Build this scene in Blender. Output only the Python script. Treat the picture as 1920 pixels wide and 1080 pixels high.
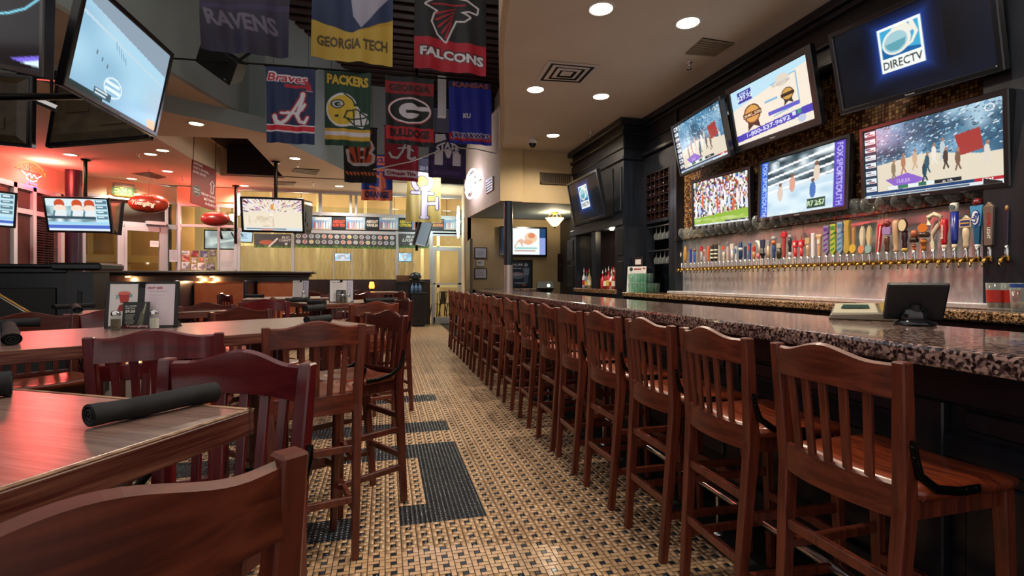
import bpy, bmesh, math, random
import numpy as np
from mathutils import Vector, Matrix, Euler
from mathutils.geometry import tessellate_polygon
random.seed(7); rng = np.random.default_rng(7)
for o in list(bpy.data.objects): bpy.data.objects.remove(o)
SC = bpy.context.scene
COL = SC.collection
PI = math.pi

# ---------------------------------------------------------------- camera, world, exposure
F, V0, VPX, HC = 940.0, 524.0, 722.0, 1.28          # focal length in px (1920 wide), horizon row, vanishing column of the bar, eye height
YAW = math.atan((960 - VPX) / F); CY, SY = math.cos(YAW), math.sin(YAW)
cam = bpy.data.cameras.new('camera'); cam_ob = bpy.data.objects.new('camera', cam); COL.objects.link(cam_ob)
cam.sensor_width = 36; cam.lens = F / 1920 * 36; cam.shift_y = -(540 - V0) / 1920; cam.clip_start = .02
cam_ob.location = (0, 0, HC); cam_ob.rotation_euler = (PI / 2, 0, -YAW)
SC.camera = cam_ob
W_ = bpy.data.worlds.new('world'); SC.world = W_; W_.use_nodes = True
W_.node_tree.nodes['Background'].inputs[0].default_value = (.50, .46, .44, 1)
W_.node_tree.nodes['Background'].inputs[1].default_value = 0.92
SC.view_settings.view_transform = 'Standard'; SC.view_settings.look = 'None'
SC.view_settings.exposure = 0.72; SC.view_settings.gamma = 1.0; SC.view_settings.use_curve_mapping = False
SC.cycles.max_bounces = 6; SC.cycles.diffuse_bounces = 4; SC.cycles.glossy_bounces = 4
SC.cycles.transmission_bounces = 6; SC.cycles.transparent_max_bounces = 64
SC.cycles.sample_clamp_indirect = 4.0; SC.cycles.caustics_reflective = False; SC.cycles.caustics_refractive = False
SC.cycles.use_denoising = True
DOWN_W = 80.0; DOWN_L = 110.0       # watts of the downlights over the bar and over the dining area
WARM = (1.0, .86, .68)

# ---------------------------------------------------------------- measuring helpers
def ray(u, v):
    cx, cz = (u - 960) / F, (V0 - v) / F
    return Vector((cx * CY + SY, -cx * SY + CY, cz))
EYE = Vector((0, 0, HC))
def pZ(u, v, z):
    r = ray(u, v); return EYE + r * ((z - HC) / r.z)
def pX(u, v, x):
    r = ray(u, v); return EYE + r * (x / r.x)
def pY(u, v, y):
    r = ray(u, v); return EYE + r * (y / r.y)
def pD(u, v, d):
    return EYE + ray(u, v) * d
def proj(p):
    x, y, z = p[0], p[1], p[2] - HC
    lat, dep = x * CY - y * SY, x * SY + y * CY
    return 960 + F * lat / dep, V0 - F * z / dep
def frame_pose(corners, asp, size=1.0, target=None):
    """Pose of a flat width-1 rectangle (x right, y away, z up) seen at four corners TL TR BR BL; target(t) scales it."""
    w, h = .5, .5 / asp
    loc = [Vector((-w, 0, h)), Vector((w, 0, h)), Vector((w, 0, -h)), Vector((-w, 0, -h))]
    tgt = np.array(corners, float).ravel(); best = None
    cu = sum(c[0] for c in corners) / 4; cv = sum(c[1] for c in corners) / 4
    wid = (abs(corners[1][0] - corners[0][0]) + abs(corners[2][0] - corners[3][0])) / 2
    for y0 in (-1.1, -.6, -.2, .2, .6, 1.1):
        for p0 in (-.3, .1):
            d0 = F / max(wid, 20) * max(.3, math.cos(y0))
            c = pD(cu, cv, d0); x = np.array([c.x, c.y, c.z, p0, 0., -YAW + y0])
            def res(x):
                M = Matrix.Translation(x[:3]) @ Euler(x[3:]).to_matrix().to_4x4()
                o = []
                for l in loc: o += proj(M @ l)
                return np.array(o) - tgt
            lam = 1e-2; r = res(x); e = r @ r
            for it in range(40):
                J = np.zeros((8, 6))
                for k in range(6):
                    dx = np.zeros(6); dx[k] = 1e-5
                    J[:, k] = (res(x + dx) - r) / 1e-5
                A = J.T @ J
                st = np.linalg.solve(A + lam * np.diag(np.diag(A) + 1e-9), -J.T @ r)
                xn = x + st
                try: rn = res(xn)
                except ZeroDivisionError: lam *= 10; continue
                if rn @ rn < e: x, r, e, lam = xn, rn, rn @ rn, lam * .4
                else: lam *= 5
                if abs(st).max() < 1e-7: break
            Rm = Euler(x[3:]).to_matrix(); t = Vector(x[:3])
            if (Rm @ Vector((0, -1, 0))).dot(EYE - t) <= 0: continue
            if abs(Euler(x[3:]).to_matrix()[2][0]) > .35: continue
            if best is None or e < best[0]: best = (e, x.copy())
    x = best[1]; t = Vector(x[:3]); s = size
    if target: s = target(t - EYE)
    return Matrix.Translation(EYE + (t - EYE) * s) @ Euler(x[3:]).to_matrix().to_4x4(), s, best[0]

# ---------------------------------------------------------------- materials
def lin(c):
    if isinstance(c, str):
        c = c.lstrip('#'); c = tuple(int(c[i:i + 2], 16) / 255 for i in (0, 2, 4))
    return tuple(x / 12.92 if x <= .04045 else ((x + .055) / 1.055) ** 2.4 for x in c)
def srgb(c):
    c = c.lstrip('#'); return np.array([int(c[i:i + 2], 16) / 255 for i in (0, 2, 4)])
MATS = {}
def mat(name, col, rough=.5, metal=0., **k):
    if name in MATS: return MATS[name]
    m = bpy.data.materials.new(name); m.use_nodes = True; MATS[name] = m
    nt = m.node_tree; b = nt.nodes['Principled BSDF']; N = nt.nodes.new; L = nt.links.new
    b.inputs['Base Color'].default_value = (*lin(col), 1); b.inputs['Roughness'].default_value = rough
    b.inputs['Metallic'].default_value = metal
    if 'spec' in k: b.inputs['Specular IOR Level'].default_value = k['spec']
    if 'coat' in k: b.inputs['Coat Weight'].default_value = k['coat']; b.inputs['Coat Roughness'].default_value = k.get('coat_rough', .12)
    if 'emit' in k:
        b.inputs['Emission Color'].default_value = (*lin(k.get('ecol', col)), 1); b.inputs['Emission Strength'].default_value = k['emit']
    if 'trans' in k: b.inputs['Transmission Weight'].default_value = k['trans']
    if 'col2' in k:                                   # noise between two colours
        tc = N('ShaderNodeTexCoord'); mp = N('ShaderNodeMapping'); mp.inputs['Scale'].default_value = k.get('scale', (6, 6, 6))
        nz = N('ShaderNodeTexNoise'); nz.inputs['Scale'].default_value = k.get('nscale', 1.); nz.inputs['Detail'].default_value = k.get('detail', 4)
        nz.inputs['Distortion'].default_value = k.get('dist', 0)
        rp = N('ShaderNodeValToRGB'); e = rp.color_ramp.elements
        e[0].position, e[1].position = k.get('ramp', (.35, .65)); e[0].color = (*lin(col), 1); e[1].color = (*lin(k['col2']), 1)
        L(tc.outputs['Object'], mp.inputs['Vector']); L(mp.outputs['Vector'], nz.inputs['Vector']); L(nz.outputs['Fac'], rp.inputs['Fac'])
        L(rp.outputs['Color'], b.inputs['Base Color'])
        if 'bump' in k:
            bp = N('ShaderNodeBump'); bp.inputs['Strength'].default_value = k['bump']; bp.inputs['Distance'].default_value = k.get('bdist', .002)
            L(nz.outputs['Fac'], bp.inputs['Height']); L(bp.outputs['Normal'], b.inputs['Normal'])
        if 'rvar' in k:
            mr = N('ShaderNodeMapRange'); mr.inputs['To Min'].default_value = rough - k['rvar']; mr.inputs['To Max'].default_value = rough + k['rvar']
            L(nz.outputs['Fac'], mr.inputs['Value']); L(mr.outputs['Result'], b.inputs['Roughness'])
    return m
def attr_mat(name, emit=0., rough=.6, sheen=0.):
    if name in MATS: return MATS[name]
    m = bpy.data.materials.new(name); m.use_nodes = True; MATS[name] = m
    nt = m.node_tree; b = nt.nodes['Principled BSDF']; a = nt.nodes.new('ShaderNodeAttribute'); a.attribute_name = 'Col'
    b.inputs['Roughness'].default_value = rough
    if emit:
        b.inputs['Specular IOR Level'].default_value = .18
        b.inputs['Base Color'].default_value = (.01, .01, .012, 1)
        nt.links.new(a.outputs['Color'], b.inputs['Emission Color']); b.inputs['Emission Strength'].default_value = emit
    else: nt.links.new(a.outputs['Color'], b.inputs['Base Color'])
    return m
def glass_mat(name, tint='#ffffff', refl=.12, rough=.03):
    if name in MATS: return MATS[name]
    m = bpy.data.materials.new(name); m.use_nodes = True; MATS[name] = m
    nt = m.node_tree; nt.nodes.clear(); N = nt.nodes.new; L = nt.links.new
    out = N('ShaderNodeOutputMaterial'); mx = N('ShaderNodeMixShader'); tr = N('ShaderNodeBsdfTransparent'); gl = N('ShaderNodeBsdfGlossy')
    fr = N('ShaderNodeLayerWeight'); fr.inputs['Blend'].default_value = refl
    tr.inputs[0].default_value = (*lin(tint), 1); gl.inputs['Roughness'].default_value = rough
    L(fr.outputs['Fresnel'], mx.inputs[0]); L(tr.outputs[0], mx.inputs[1]); L(gl.outputs[0], mx.inputs[2]); L(mx.outputs[0], out.inputs[0])
    return m

M_wood = mat('mahogany', '#3a130f', .33, col2='#582318', scale=(30, 30, 2.2), nscale=1.6, detail=6, dist=.6, coat=.25, rvar=.08)
M_stool = mat('stool_wood', '#4a1c10', .40, col2='#6f311d', scale=(34, 34, 2.0), nscale=1.6, detail=6, dist=.7, coat=.08, rvar=.06)
M_stool_h = mat('stool_wood_rail', '#4a1c10', .40, col2='#6f311d', scale=(2.0, 34, 34), nscale=1.6, detail=6, dist=.7, coat=.08, rvar=.06)
M_wood_h = mat('mahogany_rail', '#3a130f', .3, col2='#522218', scale=(2.2, 30, 30), nscale=1.6, detail=6, dist=.6, coat=.3, rvar=.06)
M_red_h = mat('cherry_rail', '#4d0e16', .22, col2='#601a1c', scale=(2, 26, 26), nscale=1.4, detail=5, coat=.5)
M_red = mat('cherry_lacquer', '#4d0e16', .26, col2='#651a1c', scale=(26, 26, 2), nscale=1.4, detail=5, coat=.45)
M_seat = mat('seat_wood', '#5b2212', .3, col2='#84391c', scale=(4, 30, 30), nscale=1.5, detail=5, dist=.5, coat=.35)
M_top = mat('table_top', '#745850', .34, col2='#957a6e', scale=(3, 46, 30), nscale=1.6, detail=8, dist=1.2, coat=.6, coat_rough=.26, bump=.10)
M_edge = mat('table_edge', '#4c1a15', .45, col2='#8c5a45', scale=(2.4, 2.4, 70), nscale=1.8, detail=8, ramp=(.42, .74), bump=.3)
M_worn = mat('worn_wood', '#6a4430', .6, col2='#a98a6c', scale=(9, 30, 30), nscale=1.6, detail=6)
M_iron = mat('black_iron', '#15120f', .32, .8)
M_black = mat('black_paint', '#0c0b0c', .45)
M_dkwood = mat('ebony_wood', '#0b0f17', .38, col2='#141a25', scale=(20, 20, 1.6), nscale=1.2, coat=.15)
M_dkbrown = mat('espresso_wood', '#1d1112', .36, col2='#2b1a18', scale=(20, 20, 1.6), nscale=1.2, coat=.2)
M_chrome = mat('chrome', '#d8d8d8', .14, 1.)
M_brass = mat('brass', '#a9803f', .22, 1.)
M_steel = mat('brushed_steel', '#d2d0d6', .27, .62, col2='#dedce0', scale=(1.0, 7, .4), nscale=1.5, rvar=.05)
M_alu = mat('aluminium_frame', '#b8bcc6', .4, .25)
M_beige = mat('beige_plaster', '#c5ab80', .8, col2='#cdb58c', scale=(2, 2, 2))
M_cream = mat('cream_plaster', '#cbb89a', .8, col2='#d2c1a5', scale=(2, 2, 2))
M_ceil = mat('ceiling_paint', '#d9d0be', .85, col2='#dfd7c7', scale=(1.5, 1.5, 1.5))
M_ceilL = mat('dining_ceiling_paint', '#dcc8b0', .85, col2='#e2d0b9', scale=(1.5, 1.5, 1.5))
M_grey = mat('grey_green_paint', '#93a09f', .8, col2='#9ca9a8', scale=(1.5, 1.5, 1.5))
M_grout = mat('grout', '#0c0a08', .85)
M_tan = mat('tan_tile', '#b7926c', .30, col2='#cfaa84', scale=(14, 14, 14), nscale=1.0, coat=.35, coat_rough=.2)
M_dark = mat('blue_black_tile', '#171d26', .26, col2='#28323e', scale=(16, 16, 16), nscale=1.0, coat=.3)
M_tvb = mat('tv_bezel', '#121419', .25, coat=.3)
M_tvback = mat('tv_back', '#42382a', .42, col2='#574a36', scale=(8, 8, 8))
M_cloth = attr_mat('flag_print', 0, .62)
M_paper = attr_mat('paper_print', 0, .45)
M_screen = attr_mat('lit_screen', .68, .12)
M_napkin = mat('black_napkin', '#141517', .85, col2='#202226', scale=(30, 30, 30), bump=.2)
M_white = mat('white_plastic', '#d9d7d2', .35)
M_glass = glass_mat('window_glass', '#eef4f4', .18)
def ware_mat(name, tint, dif='#dfe6e4', base=.04, rim=.9):
    m = bpy.data.materials.new(name); m.use_nodes = True; MATS[name] = m
    nt = m.node_tree; nt.nodes.clear(); N = nt.nodes.new; L = nt.links.new
    out = N('ShaderNodeOutputMaterial'); mx = N('ShaderNodeMixShader'); mx2 = N('ShaderNodeMixShader'); tr = N('ShaderNodeBsdfTransparent'); gl = N('ShaderNodeBsdfGlossy'); df = N('ShaderNodeBsdfDiffuse')
    lw = N('ShaderNodeLayerWeight'); lw.inputs['Blend'].default_value = .35; pw = N('ShaderNodeMath'); pw.operation = 'POWER'; pw.inputs[1].default_value = 2.0; mr = N('ShaderNodeMapRange'); mr.inputs['To Min'].default_value = base; mr.inputs['To Max'].default_value = rim
    tr.inputs[0].default_value = (*lin(tint), 1); df.inputs[0].default_value = (*lin(dif), 1); gl.inputs['Roughness'].default_value = .08; mx2.inputs[0].default_value = .5
    L(lw.outputs['Facing'], pw.inputs[0]); L(pw.outputs[0], mr.inputs['Value']); L(mr.outputs['Result'], mx.inputs[0]); L(tr.outputs[0], mx.inputs[1]); L(df.outputs[0], mx2.inputs[1]); L(gl.outputs[0], mx2.inputs[2]); L(mx2.outputs[0], mx.inputs[2]); L(mx.outputs[0], out.inputs[0])
    return m
M_clear = ware_mat('clear_glassware', '#f6faf9', base=.12)
M_jar = glass_mat('jar_glass', '#f6fafa', .12, .06)
M_vinyl = mat('tan_vinyl', '#a5552f', .42, col2='#b1633a', scale=(5, 5, 5))

# ---------------------------------------------------------------- mesh builder
class MB:
    def __init__(s): s.v = []; s.f = []; s.sm = []
    def add(s, vs, fs, M=None, smooth=False):
        n = len(s.v)
        s.v += [tuple(M @ Vector(p)) if M is not None else tuple(p) for p in vs]
        s.f += [tuple(i + n for i in f) for f in fs]; s.sm += [smooth] * len(fs); return s
    def bx(s, x0, x1, y0, y1, z0, z1, M=None):
        x0, x1 = min(x0, x1), max(x0, x1); y0, y1 = min(y0, y1), max(y0, y1); z0, z1 = min(z0, z1), max(z0, z1)
        return s.hexa([(x0, y0, z0), (x1, y0, z0), (x1, y1, z0), (x0, y1, z0)], [(x0, y0, z1), (x1, y0, z1), (x1, y1, z1), (x0, y1, z1)], M)
    def box(s, c, d, M=None): return s.bx(c[0] - d[0] / 2, c[0] + d[0] / 2, c[1] - d[1] / 2, c[1] + d[1] / 2, c[2] - d[2] / 2, c[2] + d[2] / 2, M)
    def hexa(s, b, t, M=None):
        return s.add(list(b) + list(t), [(3, 2, 1, 0), (4, 5, 6, 7), (0, 1, 5, 4), (1, 2, 6, 5), (2, 3, 7, 6), (3, 0, 4, 7)], M)
    def tube(s, pts, r, n=8, M=None, closed=False, smooth=True, flat=None):
        pts = [Vector(p) for p in pts]; rs = r if isinstance(r, (list, tuple)) else [r] * len(pts)
        vs = []; up = Vector((0, 0, 1)); m = len(pts)
        for i, p in enumerate(pts):
            a = pts[(i - 1) % m] if (i > 0 or closed) else p; b = pts[(i + 1) % m] if (i < m - 1 or closed) else p
            d = (b - a).normalized(); q = up if abs(d.dot(up)) < .95 else Vector((1, 0, 0))
            x = d.cross(q).normalized(); y = x.cross(d).normalized()
            for k in range(n):
                t = 2 * PI * k / n + (PI / n if n == 4 else 0)
                fx, fy = (1, 1) if flat is None else flat
                vs.append(p + (x * math.cos(t) * fx + y * math.sin(t) * fy) * rs[i])
        fs = []
        for i in range(m if closed else m - 1):
            j = (i + 1) % m
            for k in range(n): fs.append((i * n + k, i * n + (k + 1) % n, j * n + (k + 1) % n, j * n + k))
        s.add(vs, fs, M, smooth)
        if not closed:
            s.add(vs[:n], [tuple(range(n - 1, -1, -1))], M); s.add(vs[-n:], [tuple(range(n))], M)
        return s
    def lathe(s, prof, n=16, M=None, smooth=True, caps=True):
        vs = []; fs = []
        for r, z in prof: vs += [(r * math.cos(2 * PI * k / n), r * math.sin(2 * PI * k / n), z) for k in range(n)]
        for i in range(len(prof) - 1):
            for k in range(n): fs.append((i * n + k, i * n + (k + 1) % n, (i + 1) * n + (k + 1) % n, (i + 1) * n + k))
        s.add(vs, fs, M, smooth)
        if caps:
            if prof[0][0] > 1e-6: s.add(vs[:n], [tuple(range(n - 1, -1, -1))], M)
            if prof[-1][0] > 1e-6: s.add(vs[-n:], [tuple(range(n))], M)
        return s
    def prism(s, poly, z0, z1, M=None):                # polygon (x, y) raised from z0 to z1
        n = len(poly); ar = sum(poly[i][0] * poly[(i + 1) % n][1] - poly[(i + 1) % n][0] * poly[i][1] for i in range(n))
        if ar < 0: poly = poly[::-1]
        tri = tessellate_polygon([[Vector((p[0], p[1], 0)) for p in poly]])
        vs = [(p[0], p[1], z0) for p in poly] + [(p[0], p[1], z1) for p in poly]
        fs = []
        for t in tri:
            a, b, c = t
            cr = (poly[b][0] - poly[a][0]) * (poly[c][1] - poly[a][1]) - (poly[b][1] - poly[a][1]) * (poly[c][0] - poly[a][0])
            if cr < 0: a, b, c = c, b, a
            fs += [(c, b, a), (a + n, b + n, c + n)]
        fs += [(i, (i + 1) % n, (i + 1) % n + n, i + n) for i in range(n)]
        return s.add(vs, fs, M)
    def grid(s, fn, nu, nv, M=None, smooth=True):
        vs = [fn(i / nu, j / nv) for j in range(nv + 1) for i in range(nu + 1)]
        fs = [(j * (nu + 1) + i, j * (nu + 1) + i + 1, (j + 1) * (nu + 1) + i + 1, (j + 1) * (nu + 1) + i) for j in range(nv) for i in range(nu)]
        return s.add(vs, fs, M, smooth)
    def mesh(s, name, m, bevel=0., seg=1):
        me = bpy.data.meshes.new(name); me.from_pydata(s.v, [], s.f)
        me.polygons.foreach_set('use_smooth', s.sm); me.materials.append(m)
        if bevel:
            bm = bmesh.new(); bm.from_mesh(me); bmesh.ops.remove_doubles(bm, verts=bm.verts, dist=1e-5)
            ed = [e for e in bm.edges if len(e.link_faces) == 2 and e.calc_face_angle(0) > .6]
            bmesh.ops.bevel(bm, geom=ed, offset=bevel, segments=seg, affect='EDGES', profile=.6, clamp_overlap=True)
            bm.to_mesh(me); bm.free()
        me.update(); return me
def link(name, me, parent=None, M=None):
    o = bpy.data.objects.new(name, me); COL.objects.link(o)
    if parent is not None: o.parent = parent
    if M is not None: o.matrix_basis = M if isinstance(M, Matrix) else Matrix.Translation(M)
    return o
def P(name, mb, m, parent=None, M=None, bevel=0., seg=1, label=None):
    o = link(name, mb.mesh(name, m, bevel, seg), parent, M)
    if label: o['label'] = label
    return o
def tag(o, label, cat, group=None):
    o['label'] = label; o['category'] = cat
    if group: o['group'] = group
    return o
def T(name, label, cat, M=None, group=None):
    o = link(name, None, None, M); o.empty_display_size = .1
    return tag(o, label, cat, group)
def S(name, mb, m, parent=None, bevel=0., M=None):
    o = P(name, mb, m, parent, M, bevel); o['kind'] = 'structure'; return o
def dup(root, M=None, label=None, group=None):
    def cp(o, par):
        c = o.copy(); COL.objects.link(c)
        if par is not None: c.parent = par
        for ch in KIDS.get(o.name) or [x for x in o.children]: cp(ch, c)
        return c
    r = cp(root, None)
    if M is not None: r.matrix_basis = M
    if label: r['label'] = label
    if group: r['group'] = group
    return r
KIDS = {}
def TR(x, y, z=0., rz=0.): return Matrix.Translation((x, y, z)) @ Matrix.Rotation(rz, 4, 'Z')
def RX(a): return Matrix.Rotation(a, 4, 'X')
def RY(a): return Matrix.Rotation(a, 4, 'Y')
def RZ(a): return Matrix.Rotation(a, 4, 'Z')

class Plane:                                            # a vertical plane; s runs from A to B, d is towards the viewer
    def __init__(s, A, B):
        s.A = Vector((A[0], A[1], 0)); s.e = (Vector((B[0], B[1], 0)) - s.A); s.len = s.e.length; s.e.normalize()
        s.n = Vector((s.e.y, -s.e.x, 0))
        if s.n.dot(EYE - s.A) < 0: s.n = -s.n
        s.M = Matrix(((s.e.x, -s.n.x, 0, s.A.x), (s.e.y, -s.n.y, 0, s.A.y), (0, 0, 1, 0), (0, 0, 0, 1)))
    def st(s, u, v):
        r = ray(u, v); t = (s.A - EYE).dot(s.n) / r.dot(s.n); p = EYE + r * t
        return (p - s.A).dot(s.e), p.z
    def rect(s, u0, v0, u1, v1):
        um, vm = (u0 + u1) / 2, (v0 + v1) / 2
        return s.st(u0, vm)[0], s.st(u1, vm)[0], s.st(um, v1)[1], s.st(um, v0)[1]
    def box(s, mb, r, d0, d1): return mb.bx(r[0], r[1], -d1, -d0, r[2], r[3], s.M)
    def at(s, a, d, z): return s.A + s.e * a + s.n * d + Vector((0, 0, z))
    def local(s, a, z, d=0): return s.M @ Matrix.Translation((a, -d, z))

# ---------------------------------------------------------------- printed surfaces
_txt = {}
def text_tris(t, bold):
    if (t, bold) in _txt: return _txt[(t, bold)]
    cu = bpy.data.curves.new('t', 'FONT'); cu.body = t; cu.size = 1; cu.offset = bold; cu.resolution_u = 2
    ob = bpy.data.objects.new('t', cu); me = bpy.data.meshes.new_from_object(ob)
    vs = np.array([v.co[:2] for v in me.vertices]) if len(me.vertices) else np.zeros((0, 2))
    me.calc_loop_triangles(); tr = np.array([l.vertices[:] for l in me.loop_triangles])
    bpy.data.objects.remove(ob); bpy.data.curves.remove(cu); bpy.data.meshes.remove(me)
    if len(vs): vs = vs - vs.min(0)
    _txt[(t, bold)] = (vs, tr); return vs, tr
class Art:
    def __init__(s, w, h, bg='#000000', ss=2):
        s.w, s.h, s.ss = w, h, ss; s.W, s.H = w * ss, h * ss
        s.a = np.zeros((s.H, s.W, 3)); s.a[:] = s.c(bg)
        s.X, s.Y = np.meshgrid((np.arange(s.W) + .5) / s.W, (np.arange(s.H) + .5) / s.H)
    def c(s, c): return srgb(c) if isinstance(c, str) else np.array(c)
    def sub(s, x0, y0, x1, y1):
        i0, i1 = max(0, int(x0 * s.W) - 1), min(s.W, int(x1 * s.W) + 2); j0, j1 = max(0, int(y0 * s.H) - 1), min(s.H, int(y1 * s.H) + 2)
        return (slice(j0, j1), slice(i0, i1)) if i1 > i0 and j1 > j0 else None
    def rect(s, x0, y0, x1, y1, c):
        i0, i1, j0, j1 = [int(round(q)) for q in (x0 * s.W, x1 * s.W, y0 * s.H, y1 * s.H)]
        s.a[max(j0, 0):max(j1, 0), max(i0, 0):max(i1, 0)] = s.c(c); return s
    def ell(s, cx, cy, rx, ry, c, rot=0, ring=0):
        R = max(rx, ry * s.h / s.w, rx * s.w / s.h, ry) * 1.1; k = s.sub(cx - R, cy - R, cx + R, cy + R)
        if k is None: return s
        asp = s.h / s.w; dx, dy = s.X[k] - cx, (s.Y[k] - cy) * asp
        x, y = dx * math.cos(rot) + dy * math.sin(rot), -dx * math.sin(rot) + dy * math.cos(rot)
        q = (x / rx) ** 2 + (y / (ry * asp)) ** 2; m = q < 1
        if ring: m &= (x / max(rx - ring, 1e-4)) ** 2 + (y / max(ry * asp - ring, 1e-4)) ** 2 > 1
        s.a[k][m] = s.c(c); return s
    def poly(s, pts, c, mask=False):
        p = np.array(pts, float); k = s.sub(p[:, 0].min(), p[:, 1].min(), p[:, 0].max(), p[:, 1].max())
        if k is None: return s
        x, y = s.X[k], s.Y[k]; m = np.zeros(x.shape, bool)
        for i in range(len(p)):
            (xa, ya), (xb, yb) = p[i], p[i - 1]
            if ya == yb: continue
            m ^= ((ya > y) != (yb > y)) & (x < (xb - xa) * (y - ya) / (yb - ya) + xa)
        s.a[k][m] = s.c(c); return s
    def line(s, pts, w, c, w1=None):                    # stroke, width as a fraction of the picture's width
        asp = s.h / s.w; cc = s.c(c); n = len(pts) - 1
        for i in range(n):
            (xa, ya), (xb, yb) = pts[i], pts[i + 1]
            wa = w if w1 is None else w + (w1 - w) * i / n; wb = w if w1 is None else w + (w1 - w) * (i + 1) / n
            R = max(wa, wb); k = s.sub(min(xa, xb) - R, min(ya, yb) - R / asp, max(xa, xb) + R, max(ya, yb) + R / asp)
            if k is None: continue
            dx, dy = xb - xa, (yb - ya) * asp; L2 = dx * dx + dy * dy + 1e-12
            px_, py_ = s.X[k] - xa, (s.Y[k] - ya) * asp; t = np.clip((px_ * dx + py_ * dy) / L2, 0, 1)
            s.a[k][(px_ - t * dx) ** 2 + (py_ - t * dy) ** 2 < ((wa + (wb - wa) * t) / 2) ** 2] = cc
        return s
    def text(s, t, x, y, h, c, w=None, bold=.02, it=0, al='c', arc=0, slope=0):
        """cap height h (fraction of picture height), centred on y; w forces the width"""
        vs, tr = text_tris(t, bold)
        if not len(vs): return s
        cap = .73 if any(ch.isupper() or ch.isdigit() for ch in t) else vs[:, 1].max()
        sc = h / cap; q = np.zeros_like(vs); tw = vs[:, 0].max() * sc * s.h / s.w
        fx = 1 if w is None else w / tw
        q[:, 0] = vs[:, 0] * sc * s.h / s.w * fx; tw *= fx
        yb = vs[:, 1] - vs[:, 1].min() if vs[:, 1].max() < .78 else vs[:, 1]
        q[:, 1] = y + h / 2 - yb * sc; q[:, 0] += (y + h / 2 - q[:, 1]) * it * s.h / s.w
        q[:, 0] += x - {'c': tw / 2, 'l': 0, 'r': tw}[al]
        r = (q[:, 0] - x) / max(tw, 1e-6); q[:, 1] += arc * (r * r * 4) + slope * r
        cc = s.c(c)
        for a, b, d in tr:
            A, B, D = q[a], q[b], q[d]
            k = s.sub(min(A[0], B[0], D[0]), min(A[1], B[1], D[1]), max(A[0], B[0], D[0]), max(A[1], B[1], D[1]))
            if k is None: continue
            x_, y_ = s.X[k], s.Y[k]
            e1 = (B[0] - A[0]) * (y_ - A[1]) - (B[1] - A[1]) * (x_ - A[0]); e2 = (D[0] - B[0]) * (y_ - B[1]) - (D[1] - B[1]) * (x_ - B[0])
            e3 = (A[0] - D[0]) * (y_ - D[1]) - (A[1] - D[1]) * (x_ - D[0])
            s.a[k][((e1 >= 0) & (e2 >= 0) & (e3 >= 0)) | ((e1 <= 0) & (e2 <= 0) & (e3 <= 0))] = cc
        return s
    def fuzz(s, x0, y0, x1, y1, cols, nx, ny, blend=1., smooth=True):       # blurred patches of the given colours
        k = s.sub(x0, y0, x1, y1); hh, ww = s.X[k].shape
        g = np.array([s.c(c) for c in cols])[rng.integers(0, len(cols), (ny + 2, nx + 2))]
        yy = np.linspace(0, ny, hh); xx = np.linspace(0, nx, ww); iy, ix = yy.astype(int), xx.astype(int)
        if smooth:
            fy = (yy - iy)[:, None, None]; fx_ = (xx - ix)[None, :, None]
            fy = fy * fy * (3 - 2 * fy); fx_ = fx_ * fx_ * (3 - 2 * fx_)
            A = g[iy][:, ix] * (1 - fx_) + g[iy][:, ix + 1] * fx_; B = g[iy + 1][:, ix] * (1 - fx_) + g[iy + 1][:, ix + 1] * fx_
            o = A * (1 - fy) + B * fy
        else: o = g[iy][:, ix]
        s.a[k] = s.a[k] * (1 - blend) + o * blend; return s
    def bars(s, x0, y0, x1, y1, n, c, fill=.5, ragged=.3):                   # rows of unreadable small print
        for i in range(n):
            a = y0 + (y1 - y0) * i / n
            s.rect(x0, a, x1 - (x1 - x0) * ragged * random.random(), a + (y1 - y0) / n * fill, c)
        return s
    def out(s):
        a = s.a.reshape(s.h, s.ss, s.w, s.ss, 3).mean((1, 3)); a = np.clip(a, 0, 1)
        return np.where(a <= .04045, a / 12.92, ((a + .055) / 1.055) ** 2.4)
def printed(name, art, fn, m, parent=None, M=None):
    """one mesh grid carrying the art; fn(u, v) arrays (v down) -> x, y, z arrays"""
    a = art.out(); h, w = a.shape[:2]
    U, V = np.meshgrid(np.linspace(0, 1, w), np.linspace(0, 1, h)); x, y, z = fn(U, V)
    co = np.stack([np.broadcast_to(q, U.shape) for q in (x, y, z)], -1).reshape(-1, 3)
    i = np.arange(h * w).reshape(h, w)
    f = np.stack([i[:-1, :-1], i[1:, :-1], i[1:, 1:], i[:-1, 1:]], -1).reshape(-1, 4)
    me = bpy.data.meshes.new(name); me.vertices.add(h * w); me.vertices.foreach_set('co', co.ravel())
    me.loops.add(f.size); me.loops.foreach_set('vertex_index', f.ravel()); me.polygons.add(len(f))
    me.polygons.foreach_set('loop_start', np.arange(len(f)) * 4)
    me.polygons.foreach_set('use_smooth', np.ones(len(f), bool)); me.update(calc_edges=True)
    at = me.color_attributes.new('Col', 'FLOAT_COLOR', 'POINT')
    at.data.foreach_set('color', np.concatenate([a.reshape(-1, 3), np.ones((h * w, 1))], 1).ravel())
    me.materials.append(m); return link(name, me, parent, M)
def flat(w, h, y=0.): return lambda u, v: ((u - .5) * w, np.full_like(u, y), (.5 - v) * h)
# ================================================================ the setting
ZR, ZL, ZU = 3.55, 3.7, 6.0
YB = 14.6; XR = 3.7; XL = -7.1

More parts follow.
